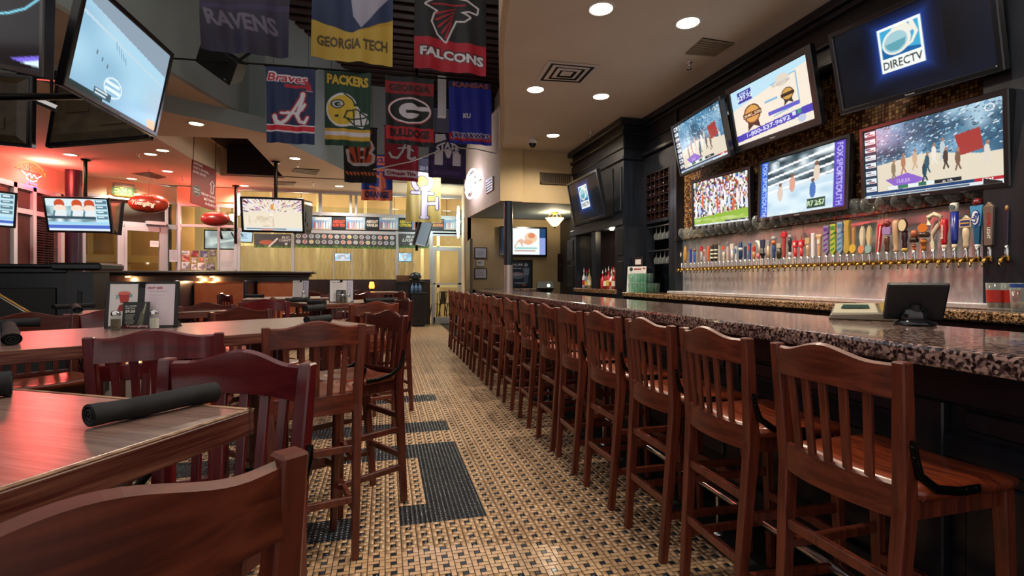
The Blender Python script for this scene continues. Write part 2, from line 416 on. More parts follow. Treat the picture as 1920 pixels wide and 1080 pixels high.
# floor: grout bed, then every mosaic tile
UNIT = .0762; TT = .0254; GAP = .0040
S('floor', MB().bx(-9, 5.2, -2.5, 21, -.03, -.0012), M_grout); FLOOR = bpy.data.objects['floor']
DARK = [(.26, .565, 2.63, 3.94), (.11, .565, 2.63, 2.925), (-1.6, .565, 3.65, 3.94), (-1.6, .565, 4.267, 4.55), (-1.6, .565, 5.33, 5.62), (-1.6, -.19, 2.61, 2.84)]
def tile_box(w, d):
    a, b = w / 2 - GAP / 2, d / 2 - GAP / 2
    return MB().hexa([(-a, -b, -.004), (a, -b, -.004), (a, b, -.004), (-a, b, -.004)], [(-a, -b, 0), (a, -b, 0), (a, b, 0), (-a, b, 0)])
tiles = []                                              # (kind, x, y): 0 tan lengthwise, 1 tan crosswise, 2 dark
nx0, nx1, ny0, ny1 = -40, 20, 6, 192
for iy in range(ny0, ny1):
    for ix in range(nx0, nx1):
        cx, cy = (ix + .5) * UNIT, (iy + .5) * UNIT
        if cx < -1.0 - max(0, cy - 2.0) * .18 - .6: continue
        if any(a < cx < b and c < cy < d for a, b, c, d in DARK):
            tiles += [(2, cx + i * TT, cy + j * TT) for i in (-1, 0, 1) for j in (-1, 0, 1)]
        else:
            h = TT / 2
            tiles += [(2, cx, cy), (0, cx - h, cy + TT), (0, cx + h, cy - TT), (1, cx + TT, cy + h), (1, cx - TT, cy - h)]
def seen(t):
    u, v = proj((t[1], t[2], 0)); return 560 < u < 1400 and 800 < v < 1075
near = sorted([t for t in tiles if t[2] > 1.5 and seen(t)], key=lambda t: t[1] ** 2 + t[2] ** 2)[:300]
nearset = set(near)
TME = [tile_box(2 * TT, TT).mesh('tile', M_tan), tile_box(TT, 2 * TT).mesh('tile', M_tan), tile_box(TT, TT).mesh('tile', M_dark)]
for k, x, y in near: link('tile', TME[k], FLOOR, Vector((x, y, 0)))
def tile_stuff(name, kinds, m):
    q = np.array([t for t in tiles if t[0] in kinds and t not in nearset]); n = len(q)
    hw = np.where(q[:, 0] == 0, TT, TT / 2) - GAP / 2; hd = np.where(q[:, 0] == 1, TT, TT / 2) - GAP / 2
    sx = np.array([-1, 1, 1, -1]); sy = np.array([-1, -1, 1, 1]); co = np.zeros((n, 8, 3))
    for z in (0, 1):
        co[:, z * 4:z * 4 + 4, 0] = q[:, 1:2] + hw[:, None] * sx; co[:, z * 4:z * 4 + 4, 1] = q[:, 2:3] + hd[:, None] * sy
        co[:, z * 4:z * 4 + 4, 2] = -.004 + .004 * z
    fa = np.array([(4, 5, 6, 7), (0, 1, 5, 4), (1, 2, 6, 5), (2, 3, 7, 6), (3, 0, 4, 7)])
    f = (np.arange(n)[:, None, None] * 8 + fa).reshape(-1, 4)
    me = bpy.data.meshes.new(name); me.vertices.add(n * 8); me.vertices.foreach_set('co', co.ravel())
    me.loops.add(f.size); me.loops.foreach_set('vertex_index', f.ravel()); me.polygons.add(len(f))
    me.polygons.foreach_set('loop_start', np.arange(len(f)) * 4); me.update(calc_edges=True); me.materials.append(m)
    o = link(name, me, FLOOR); o['kind'] = 'stuff'
tile_stuff('tan_tile', (0, 1), M_tan); tile_stuff('dark_tile', (2,), M_dark)

# ---- bar ceiling (curved edge towards the tall middle), its fascia and the rear header
edge = [(.66, -2.0), (.70, 1.5)] + [tuple(pZ(u, v, ZR)[:2]) for u, v in ((944, 0), (938, 50), (935, 97), (936, 150), (939, 200), (940, 240), (937, 274))]
edge = [(e[0] if e[1] > 3 else .72, e[1]) for e in edge]
YH = 8.45; edge = [e for e in edge if e[1] < YH] ; XE = edge[-1][0] + .06
edge.append((XE, YH)); XHm_ = pY(980, 330, YH).x
S('ceiling', MB().prism(edge + [(XE, YH + .06), (XHm_, YH + .06), (XHm_, YH + .16), (4.2, YH + .16), (4.2, -2.0)], ZR, ZR + .06), M_ceil)
f = MB()
for (xa, ya), (xb, yb) in zip(edge[:-1], edge[1:]): f.hexa([(xa, ya, ZR - .002), (xa + .05, ya, ZR - .002), (xb + .05, yb, ZR - .002), (xb, yb, ZR - .002)], [(xa, ya, ZU), (xa + .05, ya, ZU), (xb + .05, yb, ZU), (xb, yb, ZU)])
S('trim_1', f, M_cream)
ZS = 2.64; XH0 = pY(938, 330, YH).x; XHm = pY(980, 330, YH).x; YRB = 10.95
hd = MB().bx(XHm, 4.2, YH + .05, YH + .15, ZS, ZR); hd.bx(XH0, XHm, YH, YH + .1, ZS, ZR)
S('wall_header', hd, M_beige)
NE = [(XH0, YH + .101), (1.76, YRB), (2.16, YB)]
f = MB()
for (xa, ya), (xb, yb), zb in ((NE[0], NE[1], ZS), (NE[1], NE[2], 0.)):
    f.hexa([(xa, ya, zb), (xa + .08, ya, zb), (xb + .08, yb, zb), (xb, yb, zb)], [(xa, ya, 4.25), (xa + .08, ya, 4.25), (xb + .08, yb, 4.25), (xb, yb, 4.25)])
S('wall_neon', f, M_cream)
S('trim_2', MB().prism([(XH0, YH), (1.76, YRB), (2.16, YB), (2.9, YB), (2.6, YRB), (2.5, YH)], 4.25, 4.31), M_cream)
S('wall_upper_right', MB().prism([(2.5, YH), (2.62, YRB), (2.9, YB), (3.0, YB), (2.72, YRB), (2.6, YH)], 4.31, ZU), M_cream)
S('ceiling', MB().prism([(XH0 + .05, YH + .1), (1.80, YRB), (5.2, YRB), (5.2, YH + .1)], ZS - .002, ZS + .05), M_grey)
BK = Plane((1.76, YRB), (5.2, YRB))
S('wall_back_room', MB().bx(1.7, 5.2, YRB, YRB + .1, 0, ZS), M_beige)
S('wall_right', MB().bx(XR, XR + .1, -2.5, 5.68, 0, ZR), M_dkwood); S('wall_right', MB().bx(XR + .22, XR + .3, 5.68, YRB, 0, ZR), M_dkwood)
S('wall_right', MB().bx(5.2, 5.3, YH, YRB, 0, ZR), M_beige)

# ---- dining ceiling with its curved edge and the raised pocket
le = [(-7.2, 5.2), (-4.6, 6.9)] + [tuple(pZ(u, v, ZL)[:2]) for u, v in ((330, 214), (420, 232), (498, 250), (570, 283), (643, 318), (700, 336))] + [(.6, 12.6), (2.2, 12.9)]
outer = [Vector((x, y, 0)) for x, y in le] + [Vector((2.3, YB + .1, 0)), Vector((-7.2, YB + .1, 0))]
hole = [Vector(pZ(u, v, ZL)[:2]).to_3d() for u, v in ((285, 254), (464, 260), (534, 334), (414, 329))]
vs = outer + hole[::-1]; tri = tessellate_polygon([outer, hole[::-1]])
mb = MB(); n = len(vs)
mb.add([(p.x, p.y, ZL) for p in vs] + [(p.x, p.y, ZL + .12) for p in vs], [tuple(t) for t in tri] + [tuple(i + n for i in t) for t in tri])
S('ceiling', mb, M_ceilL)
mb = MB()
for i in range(4):
    a, b = hole[i], hole[(i + 1) % 4]; mb.add([(a.x, a.y, ZL), (b.x, b.y, ZL), (b.x, b.y, 4.35), (a.x, a.y, 4.35)], [(0, 1, 2, 3)])
S('trim_3', mb, M_ceilL)
S('ceiling_pocket', MB().prism([(p.x, p.y) for p in hole], 4.35, 4.4), M_ceilL)
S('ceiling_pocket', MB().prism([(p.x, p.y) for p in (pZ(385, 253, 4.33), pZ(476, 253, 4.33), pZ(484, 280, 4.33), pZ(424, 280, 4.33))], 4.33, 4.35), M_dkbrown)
pm = [(hole[0] * .75 + hole[3] * .25), (hole[1] * .5 + hole[2] * .5)]
S('trim_beam', MB().tube([(pm[0].x, pm[0].y, 4.2), (pm[1].x, pm[1].y, 4.2)], .09, 4), M_dkbrown)
mb = MB()                                               # the bulkhead above the dining ceiling: a small step, then the tall face
Z2 = 3.95
for (xa, ya), (xb, yb) in zip(le[:-1], le[1:]):
    mb.add([(xa, ya, ZL - .001), (xb, yb, ZL - .001), (xb, yb, Z2), (xa, ya, Z2)], [(0, 1, 2, 3)])
S('trim_4', mb, M_grey)
q0, q1 = pZ(330, 146, Z2), pZ(466, 226, Z2); dq = (q1 - q0).normalized(); qa = q0 - dq * 4.5
up = [(qa.x, qa.y), (q1.x, q1.y)] + [(x, y) for x, y in le[4:]]
S('ceiling', MB().prism([(qa.x, qa.y), (q1.x, q1.y)] + [(x, y) for x, y in le[3::-1]], Z2, Z2 + .05), M_ceilL)
mb = MB()
for (xa, ya), (xb, yb) in zip(up[:-1], up[1:]): mb.add([(xa, ya, Z2), (xb, yb, Z2), (xb, yb, ZU), (xa, ya, ZU)], [(0, 1, 2, 3)])
S('wall_upper_left', mb, M_grey)

# ---- the tall middle: ribbed dark deck, end wall with a bright louvre
M_deck = mat('deck_brown', '#2f1613', .5)
DK = S('ceiling_deck', MB().bx(-8, 4, 6.2, 12.7, ZU, ZU + .04), M_deck); y = 6.2; dm_ = MB().bx(-8, 4, 0, .17, -.06, 0).mesh('rib', M_deck, .01)
while y < 12.5: link('rib', dm_, DK, Vector((0, y, ZU))); y += .28
S('wall_upper_back', MB().bx(-3.5, 3.2, 12.7, 12.8, ZL, ZU), mat('upper_dark', '#191420', .7))
UB = Plane((-3.5, 12.7), (3.2, 12.7)); M_lv = mat('louvre_slats', '#8c8fa5', .5)
for u0, u1, v0, v1 in ((600, 842, 198, 246), (812, 845, 215, 262)):
    r = UB.rect(u0, v0, u1, v1); z = r[2]; lv = S('trim_louvre', UB.box(MB(), r, 0, .008), M_black)
    while z < r[3]: P('slat', UB.box(MB(), (r[0], r[1], z, z + .05), .01, .05), M_lv, lv); z += .075
mb = MB(); r = UB.rect(812, 128, 826, 246); mb.bx(r[0], r[1], -1.2, -1.05, r[2], ZU - .06, UB.M); S('trim_5', mb, M_white)

# ---- back wall: storefront frame and panes
BW = Plane((-5.5, YB), (2.2, YB)); PW = [BW.rect(*q) for q in ((452, 366, 512, 400), (515, 366, 598, 400), (604, 366, 657, 400), (672, 366, 730, 400), (736, 366, 800, 400), (805, 368, 866, 402))]
win = S('window_1', MB().bx(0, .001, 0, .001, 0, .001), M_alu); bpy.data.objects.remove(win)
f = MB()
zt = ZL
def hb(u0, u1, v, th, d=.07): 
    r = BW.rect(u0, v - th / 2, u1, v + th / 2); BW.box(f, r, 0, d)
def vb(u, v0, v1, tw, d=.08):
    r = BW.rect(u - tw / 2, v0, u + tw / 2, v1); BW.box(f, r, 0, d)
hb(447, 870, 362, 7); hb(447, 870, 403, 6); hb(447, 870, 436, 6)
for u, w in ((449, 5), (513, 3), (601, 6), (658, 5), (668, 5), (733, 5), (802, 4), (868, 5)): vb(u, 359, 405, w)
for u, w in ((449, 5), (550, 5), (744, 5), (808, 6)): vb(u, 434, 530, w)
for u in (626, 660): vb(u, 470, 530, 2, .05)
hb(808, 870, 467, 7); vb(868, 405, 606, 5); vb(812, 466, 606, 6, .09); vb(862, 470, 606, 7, .09); hb(812, 866, 600, 12, .09); hb(812, 866, 532, 3, .09); hb(808, 870, 437, 5)
for u, w in ((338, 5), (364, 0), (443, 6), (411, 3)):
    if w: vb(u, 386, 506, w)
hb(335, 445, 386, 5); hb(335, 445, 424, 5)
S('window_1', f, M_alu)
f = MB(); BW.box(f, BW.rect(338, 388, 868, 606), .02, .026); g = S('window_1', f, M_glass); g.name = 'window_pane'
mb = MB(); r = BW.rect(447, 365, 868, 402)
S('wall_back', MB().bx(-5.5, 2.3, YB, YB + .12, BW.rect(447, 352, 868, 359)[3] - .1, ZL), M_cream)
mb = MB(); r = BW.rect(333, 352, 447, 385); BW.box(mb, r, -.02, .04); S('wall_back', mb, M_cream)
mb = MB(); r = BW.rect(335, 524, 806, 600); BW.box(mb, (r[0], r[1], 0, r[3]), 0, .12); S('wall_back', mb, M_dkbrown)
mb = MB(); r = BW.rect(452, 404, 866, 436); BW.box(mb, r, -.02, .03); S('wall_back', mb, mat('poster_board', '#23262e', .6))
# patio beyond the glass
S('floor_patio', MB().bx(-7, 5, YB + .1, 21, -.02, .0), mat('patio_floor', '#a58a5c', .6, col2='#b79b69', scale=(3, 3, 3)))
S('wall_patio', MB().bx(-7, 5, 19.5, 19.6, 0, 4.4), mat('patio_wall', '#c2a878', .7, col2='#d9c294', scale=(1.5, 1.5, .6)))
S('ceiling_patio', MB().bx(-7, 5, YB + .12, 19.6, 4.4, 4.5), mat('patio_ceil', '#6a6450', .8))
mc = mat('patio_curtain', '#d6c7a0', .25, spec=.8)
nt = mc.node_tree; b_ = nt.nodes['Principled BSDF']; b_.inputs['Transmission Weight'].default_value = 0
b_.inputs['Alpha'].default_value = .55
cu = MB()
cu.grid(lambda a, b: (-5.0 + 5.9 * a + .03 * math.sin(b * 40), 16.2 + .05 * math.sin(a * 170) + .03 * math.sin(a * 61 + b * 9), .15 + 3.1 * b), 300, 14)
cur = P('plastic_curtain', cu, mc); tag(cur, 'crinkled clear plastic curtain closing the patio beyond the window', 'curtain')
mb = MB()
for x in (-3.6, -2.2, -.7, 1.2, 1.75): mb.bx(x, x + .1, 17.6, 17.7, 0, 4.4)
for z in (1.0, 2.35): mb.bx(-5, 3, 17.6, 17.66, z, z + .09)
S('trim_patio', mb, mat('patio_frame', '#d8c9a0', .5))
for x, y in ((-2.6, 17.2), (.3, 17.0), (2.0, 16.8), (-4.6, 17.2)):
    t = T('patio_lamp', f'warm glowing ball lamp hung in the patio, {"first second third fourth".split()[[-2.6, .3, 2.0, -4.6].index(x)]} of four seen through the glass', 'lamp', TR(x, y, 3.2), 'patio lamps')
    P('globe', MB().lathe([(.001, -.12), (.085, -.085), (.12, 0), (.085, .085), (.001, .12)], 14), mat('warm_globe', '#ffe0a0', .4, emit=5., ecol='#ffd890'), t)
    P('cord', MB().tube([(0, 0, .1), (0, 0, 1.2)], .008, 6), M_black, t)
    l = bpy.data.lights.new('patio_lamp_light', 'POINT'); l.energy = 95; l.color = (1, .80, .52); l.shadow_soft_size = .13
    lo = bpy.data.objects.new('patio_lamp_light', l); COL.objects.link(lo); lo.parent = t; lo.location = (0, 0, -.2)

# ---- slanted door wall on the left and the blind windows
dA, dB = pZ(140, 328, ZL), pZ(335, 352, ZL)
DW = Plane(dA, dB)
mb = MB(); r0 = DW.rect(140, 330, 335, 380)
zh = DW.st(230, 372)[1]
DW.box(mb, (-.3, DW.len, zh, ZL), 0, -.1); DW.box(mb, (-.3, DW.st(155, 450)[0], 0, zh), 0, -.1); S('wall_door', mb, M_cream)
f = MB()
def dbox(u0, v0, u1, v1, d=.06): DW.box(f, DW.rect(u0, v0, u1, v1), -.02, d)
dbox(155, 371, 335, 376); dbox(150, 416, 335, 425); dbox(154, 372, 160, 545); dbox(219, 425, 232, 545, .08); dbox(232, 420, 237, 545, .09); dbox(297, 425, 312, 545, .08); dbox(309, 376, 314, 545); dbox(330, 372, 335, 545)
dbox(237, 425, 300, 434, .08); dbox(160, 425, 222, 434, .06); dbox(272, 416, 308, 422, .16)
S('door_1', f, M_alu)
f = MB(); DW.box(f, (DW.st(156, 450)[0], DW.len, 0, zh), .0, .006); g = S('door_1', f, M_glass); g.name = 'door_pane'
f = MB(); r = DW.rect(160, 376, 309, 416); DW.box(f, r, -.03, -.02); DW.box(f, DW.rect(313, 376, 331, 545), -.4, -.38)
S('trim_6', f, mat('transom_grey', '#6c6258', .5))
vest = MB(); DW.box(vest, (-1.2, 3.2, 0, ZL), -2.3, -2.2); S('wall_vestibule', vest, mat('vestibule_tan', '#8c6434', .6, col2='#a97b43', scale=(1, 1, .7)))
vb_ = MB()
for u in (170, 196, 250, 272): 
    s0 = DW.st(u, 480)[0]; DW.box(vb_, (s0, s0 + .12, 0, 3.2), -1.9, -1.75)
DW.box(vb_, (-1, 3, 1.15, 1.22), -1.75, -1.7); DW.box(vb_, (-1, 3, 1.75, 1.95), -1.75, -1.7)
S('trim_7', vb_, mat('vestibule_frame', '#c79a55', .5))

LW = Plane((XL, 2.0), (XL, 13.8))
mb = MB(); zw = LW.st(55, 350)[1]; LW.box(mb, (-4, LW.len, zw, ZL), 0, -.1); LW.box(mb, (LW.st(112, 430)[0], LW.len, 0, zw), 0, -.1); S('wall_left', mb, mat('left_wall_paint', '#c9a992', .8))
f = MB(); zs = .9
def lb(u0, u1, v0, v1, d=.08):
    s0, s1 = sorted((LW.st(u0, 430)[0], LW.st(u1, 430)[0])); LW.box(f, (s0, s1, LW.st((u0 + u1) / 2, v1)[1], LW.st((u0 + u1) / 2, v0)[1]), 0, d)
sa, sb = LW.st(-60, 430)[0], LW.st(111, 430)[0]
LW.box(f, (-2, sb, zw - .10, zw), 0, .09); zm = LW.st(40, 396)[1]; LW.box(f, (-2, sb, zm - .05, zm + .05), 0, .08)
SM = [LW.st(u, 430)[0] for u in (-60, 19, 56, 108)]
for s_ in SM: LW.box(f, (s_ - .05, s_ + .05, zs, zw), 0, .09)
S('window_2', f, M_alu)
M_blind = mat('blind_slat', '#3c1c1c', .4)
for i in range(3):
    for z0, z1 in ((zs, zm - .05), (zm + .05, zw - .1)):
        z = z0 + .02; op = .022 if (i == 2 and z0 == zs) else .034
        o = T('window_blind', ('closed' if not (i == 2 and z0 == zs) else 'half open') + ' dark blind in the ' + ('upper' if z0 != zs else 'lower') + ' left window row, ' + ('nearest the camera', 'middle pane', 'beside the column')[i], 'blind')
        sl = MB().bx(SM[i] + .06, SM[i + 1] - .06, -.035, -.03, 0, op * 1.15, LW.M).mesh('slat', M_blind)
        P('head_rail', MB().bx(SM[i] + .06, SM[i + 1] - .06, -.05, -.02, z1 - .03, z1, LW.M), M_blind, o)
        while z < z1 - .03: link('slat', sl, o, Vector((0, 0, z))); z += .052 if i == 2 and z0 == zs else .041
        o['group'] = 'window blinds on the left wall'
f = MB(); LW.box(f, (-2, sb, 0, zs), 0, .05); S('wall_left', f, M_dkwood)
f = MB(); LW.box(f, (-2, sb, zs, zw), -.12, -.1); S('window_pane', f, mat('night_glass', '#0a0c12', .1))
# dark column by the left wall, and the column through the bar
cp = pZ(128, 319, ZL); 
S('column_left', MB().lathe([(.15, 0), (.15, ZL)], 20, TR(cp.x + .1, cp.y)), mat('column_paint', '#241626', .28))
c2 = pY(953, 500, YH + .04)
S('column_bar', MB().lathe([(.078, 1.09), (.078, ZS)], 20, TR(c2.x, YH + .04)), mat('column_blue', '#18202b', .28))
S('column_sleeve', MB().lathe([(.082, 1.091), (.082, pD(953, 497, 8.7).z)], 20, TR(c2.x, YH + .04)), mat('sleeve', '#a89c9c', .3, .6))

# ---- downlights
def downlight(x, y, z, label, power, r=.095, spot=2.7):
    t = T('downlight', label, 'ceiling light', TR(x, y, z), 'recessed downlights')
    P('trim_ring', MB().lathe([(r, -.001), (r * 1.22, -.012), (r * 1.3, -.001), (r * 1.3, .002)], 24), M_white, t)
    P('lens', MB().lathe([(.001, -.006), (r * .6, -.006), (r, -.003)], 20), mat('lamp_lens', '#fff3d8', .3, emit=9., ecol='#ffe7b8'), t)
    l = bpy.data.lights.new('downlight_lamp', 'SPOT'); l.energy = power; l.color = WARM; l.spot_size = spot; l.spot_blend = .6; l.shadow_soft_size = .07
    lo = bpy.data.objects.new('downlight_lamp', l); COL.objects.link(lo); lo.parent = t; lo.location = (0, 0, -.03)
BL = [(1127, 17), (1290, 43), (1004, 168), (1127, 181), (1037, 254)]
NM = ['nearest the camera on the bar ceiling', 'over the taps side of the bar ceiling', 'beside the square ceiling vent', 'just beyond the square ceiling vent', 'by the white dome camera']
for (u, v), n in zip(BL, NM):
    p = pZ(u, v, ZR); downlight(p.x, p.y, ZR, 'warm round recessed downlight ' + n, DOWN_W)
for x, y, n in ((1.2, 1.9, 'on the aisle side'), (2.7, 1.8, 'on the taps side')):  # two downlights out of view, added as extra light for the bar
    downlight(x, y, ZR, 'added downlight in the bar ceiling, unseen above the picture, ' + n, DOWN_W)
DLp = [(368, 232), (132, 290), (282, 289), (305, 282), (314, 321), (247, 335), (553, 297), (636, 349), (458, 348)]
DN = ['below the grey bulkhead step', 'above the column of the left wall', 'lower of the pair before the ceiling pocket', 'upper of the pair before the ceiling pocket', 'near the slanted door wall', 'above the exit sign', 'over the television with a basketball court', 'over the back windows', 'behind the red hanging sign']
for (u, v), n in zip(DLp, DN):
    p = pZ(u, v, ZL); downlight(p.x, p.y, ZL, 'warm round recessed downlight ' + n, DOWN_L)
# ================================================================ the bar
def granite(name, a, b, c, rough):
    m = mat(name, '#000000', rough, coat=.35, coat_rough=.04); nt = m.node_tree; N = nt.nodes.new; L = nt.links.new
    tc = N('ShaderNodeTexCoord'); vo = N('ShaderNodeTexVoronoi'); vo.inputs['Scale'].default_value = 105; nz = N('ShaderNodeTexNoise'); nz.inputs['Scale'].default_value = 90; nz.inputs['Detail'].default_value = 3
    L(tc.outputs['Object'], vo.inputs['Vector']); L(tc.outputs['Object'], nz.inputs['Vector'])
    mx = N('ShaderNodeMath'); mx.operation = 'MULTIPLY_ADD'; mx.inputs[1].default_value = .55
    sp = N('ShaderNodeSeparateColor'); L(vo.outputs['Color'], sp.inputs['Color']); L(sp.outputs[0], mx.inputs[0])
    m2 = N('ShaderNodeMath'); m2.operation = 'MULTIPLY'; m2.inputs[1].default_value = .5; L(nz.outputs['Fac'], m2.inputs[0]); L(m2.outputs[0], mx.inputs[2])
    rp = N('ShaderNodeValToRGB'); e = rp.color_ramp.elements; e[0].position = .30; e[0].color = (*lin(a), 1); e[1].position = .75; e[1].color = (*lin(c), 1)
    q = e.new(.5); q.color = (*lin(b), 1); L(mx.outputs[0], rp.inputs['Fac']); L(rp.outputs['Color'], nt.nodes['Principled BSDF'].inputs['Base Color'])
    return m
M_gran = granite('bar_granite', '#1d1717', '#594646', '#a68b80', .12)
M_gran2 = granite('back_bar_granite', '#1f1710', '#6a4d35', '#b08e6a', .16)

BAR = TR(1.49, 0, 0, -.0125); Y0, Y1 = -1.2, 10.2
bar = T('bar_counter', 'long bar counter with a speckled granite top and dark panelled front', 'bar', BAR)
P('granite_top', MB().bx(0, .72, Y0, Y1, 1.03, 1.09), M_gran, bar, bevel=.012, seg=2)
P('counter_body', MB().bx(.30, .66, Y0 + .05, Y1 - .15, .08, 1.03), M_dkwood, bar)
P('plinth', MB().bx(.34, .62, Y0 + .05, Y1 - .15, 0, .08), M_black, bar)
P('top_rail', MB().bx(.265, .30, Y0 + .05, Y1 - .15, .88, 1.03), M_dkwood, bar, bevel=.006)
P('middle_rail', MB().bx(.27, .30, Y0 + .05, Y1 - .15, .70, .78), M_dkwood, bar, bevel=.008)
P('bottom_rail', MB().bx(.265, .30, Y0 + .05, Y1 - .15, .08, .24), M_dkwood, bar, bevel=.006)
stile = MB().bx(.266, .30, -.05, .05, .24, .88).mesh('stile', M_dkwood, .005)
pan = MB().bx(.283, .30, -.40, .40, .30, .66).mesh('panel', M_dkwood, .012)
pan2 = MB().bx(.283, .30, -.40, .40, .80, .865).mesh('panel', M_dkwood, .006)
y = Y0 + .5
while y < Y1 - .4:
    link('stile', stile, bar, Vector((0, y, 0))); link('panel', pan, bar, Vector((0, y + .5, 0))); link('panel', pan2, bar, Vector((0, y + .5, 0))); y += 1.0
fr = P('foot_rail', MB().tube([(.11, Y0, .21), (.11, Y1 - .2, .21)], .024, 12), M_chrome, bar)
br = MB(); br.tube([(.11, 0, .21), (.11, 0, 0)], .011, 8).tube([(.11, 0, .19), (.27, 0, .19)], .010, 8); br.lathe([(.035, 0), (.035, .012), (.012, .02)], 12, Matrix.Translation((.11, 0, 0)))
brm = br.mesh('rail_bracket', M_chrome)
for k in range(8): link('rail_bracket', brm, bar, Vector((0, -.6 + 1.4 * k, 0)))

# ---- back bar, splash, mosaic
YS0, YS1 = 1.3, 5.66
bb = T('back_bar', 'dark back bar cabinet under a brown granite ledge below the taps', 'cabinet', None)
P('granite_top', MB().bx(3.25, XR, YS0, 6.5, 1.04, 1.10), M_gran2, bb, bevel=.01)
P('cabinet_body', MB().bx(3.34, XR - .01, YS0, 6.5, 0.0, 1.04), M_black, bb)
P('steel_ledge', MB().bx(3.45, XR, YS0, YS1, 1.101, 1.137), M_steel, bb, bevel=.006)
dm = MB().bx(3.315, 3.34, -.36, .36, .12, .96).mesh('cabinet_door', M_dkwood, .006); hm = MB().tube([(3.30, .28, .70), (3.285, .28, .72), (3.285, .28, .88), (3.30, .28, .90), (3.315, .28, .90)], .008, 8).mesh('door_handle', M_chrome)
for k in range(6):
    d = link('cabinet_door', dm, bb, Vector((0, 1.75 + .76 * k, 0))); link('door_handle', hm, d)
def mosaic():
    m = mat('brown_mosaic', '#000000', .22, coat=.3); nt = m.node_tree; N = nt.nodes.new; L = nt.links.new
    tc = N('ShaderNodeTexCoord'); sx = N('ShaderNodeSeparateXYZ'); L(tc.outputs['Object'], sx.inputs[0]); cb = N('ShaderNodeCombineXYZ'); L(sx.outputs['Y'], cb.inputs[0]); L(sx.outputs['Z'], cb.inputs[1])
    b = N('ShaderNodeTexBrick'); b.offset = 0; b.inputs['Scale'].default_value = 1; b.inputs['Brick Width'].default_value = .027; b.inputs['Row Height'].default_value = .027; b.inputs['Mortar Size'].default_value = .0022
    b.inputs['Color1'].default_value = (*lin('#54331b'), 1); b.inputs['Color2'].default_value = (*lin('#c79a62'), 1); b.inputs['Mortar'].default_value = (*lin('#120c08'), 1); b.inputs['Bias'].default_value = -.25
    L(cb.outputs[0], b.inputs['Vector']); L(b.outputs['Color'], nt.nodes['Principled BSDF'].inputs['Base Color'])
    bp = N('ShaderNodeBump'); bp.inputs['Strength'].default_value = .5; bp.inputs['Distance'].default_value = .002; bp.invert = True
    L(b.outputs['Fac'], bp.inputs['Height']); L(bp.outputs['Normal'], nt.nodes['Principled BSDF'].inputs['Normal']); return m
S('wall_mosaic', MB().bx(XR - .02, XR, 2.15, YS1, 1.70, 3.1), mosaic())
# brushed splash, very slightly wavy sheet
YSP = 2.27
sp = MB(); nyy = 90
sp.grid(lambda a, b: (XR - .035 - .004 * math.sin(a * 19 + b * 2.0) * math.sin(b * 3.0 + .4) - .003 * math.sin(a * 47 + b * 5), YSP + (YS1 - YSP) * a, 1.137 + .62 * b), nyy, 16)
o = P('steel_splash', sp, M_steel); tag(o, 'brushed stainless steel splash panel behind the row of taps', 'panel')
S('trim_8', MB().bx(XR - .16, XR, YSP - .5, YSP, 1.10, 3.1), M_dkwood, bevel=.01)
S('trim_9', MB().bx(XR - .10, XR, YSP - 1.5, YSP - .5, 1.10, 3.1), M_dkwood)
# dark frieze and crown under the bar ceiling
fz = MB().bx(XR - .10, XR, -1, 6.5, 3.02, ZR); S('trim_10', fz, M_dkwood)
for a, b, c in ((.16, 3.02, 3.08), (.13, 3.22, 3.27), (.16, 3.42, 3.47), (.20, 3.47, ZR)): S('trim_10', MB().bx(XR - a, XR, -1, 6.5, b, c), M_dkwood, bevel=.012)

# ---- tall dark cabinet left of the taps
XC, XK, YC = 3.28, 3.57, 6.5
cab = T('bottle_cabinet', 'tall dark wooden cabinet with two bottle niches and a crown, left of the taps', 'cabinet', None)
CP = Plane((XC, YH + .15), (XC, YC))
def cbox(mb, u0, u1, v0, v1, d0, d1):
    s0, s1 = sorted((CP.st(u0, 480)[0], CP.st(u1, 480)[0])); um = (u0 + u1) / 2
    return mb.bx(s0, s1, -d1, -d0, CP.st(um, v1)[1], CP.st(um, v0)[1], CP.M)
L_ = CP.len
zb, zn = 1.13, CP.st(1115, 434)[1]
def sx(u): return CP.st(u, 480)[0]
P('upper_body', MB().bx(0, L_, 0, .42, zn, ZR, CP.M), M_dkwood, cab)
P('lower_body', MB().bx(0, L_, 0, .42, 0, 1.06, CP.M), M_dkwood, cab)
P('granite_shelf', MB().bx(sx(1077), sx(1156), -.02, .42, 1.06, zb, CP.M), M_gran2, cab, bevel=.006)
P('niche_back', MB().bx(0, L_, .38, .42, zb, zn, CP.M), M_dkbrown, cab)
for a, b in ((1055, 1080), (1109, 1116), (1153, 1173)): P('post', MB().bx(max(0, sx(a)), min(L_, sx(b)), 0, .38 if a != 1109 else .1, 1.06, zn, CP.M), M_dkwood, cab, bevel=.006)
for a, b in ((1064, 1075), (1158, 1168)):
    for z0, z1 in ((1.62, zn - .06), (1.14, 1.54)): P('post_panel', MB().bx(sx(a), sx(b), -.012, .0, z0, z1, CP.M), M_black, cab, bevel=.008)
P('light_rail', MB().bx(0, L_, -.02, .0, zn, zn + .10, CP.M), M_dkwood, cab, bevel=.006)
for a, b in ((1078, 1112), (1116, 1150)): P('cabinet_door', MB().bx(sx(a), sx(b), -.02, 0, zn + .16, 2.93, CP.M), M_dkwood, cab, bevel=.01)
for a, b in ((1154, 1166),): P('door_panel', MB().bx(sx(a), sx(b), -.02, 0, zn + .2, 2.9, CP.M), M_dkwood, cab, bevel=.01)
for d, z0, z1 in ((.03, 2.98, 3.03), (.02, 3.14, 3.30), (.05, 3.33, 3.38), (.10, 3.46, ZR)): P('crown_molding', MB().bx(0, L_ + d, -d, .42, z0, z1, CP.M), M_dkwood, cab, bevel=.012)
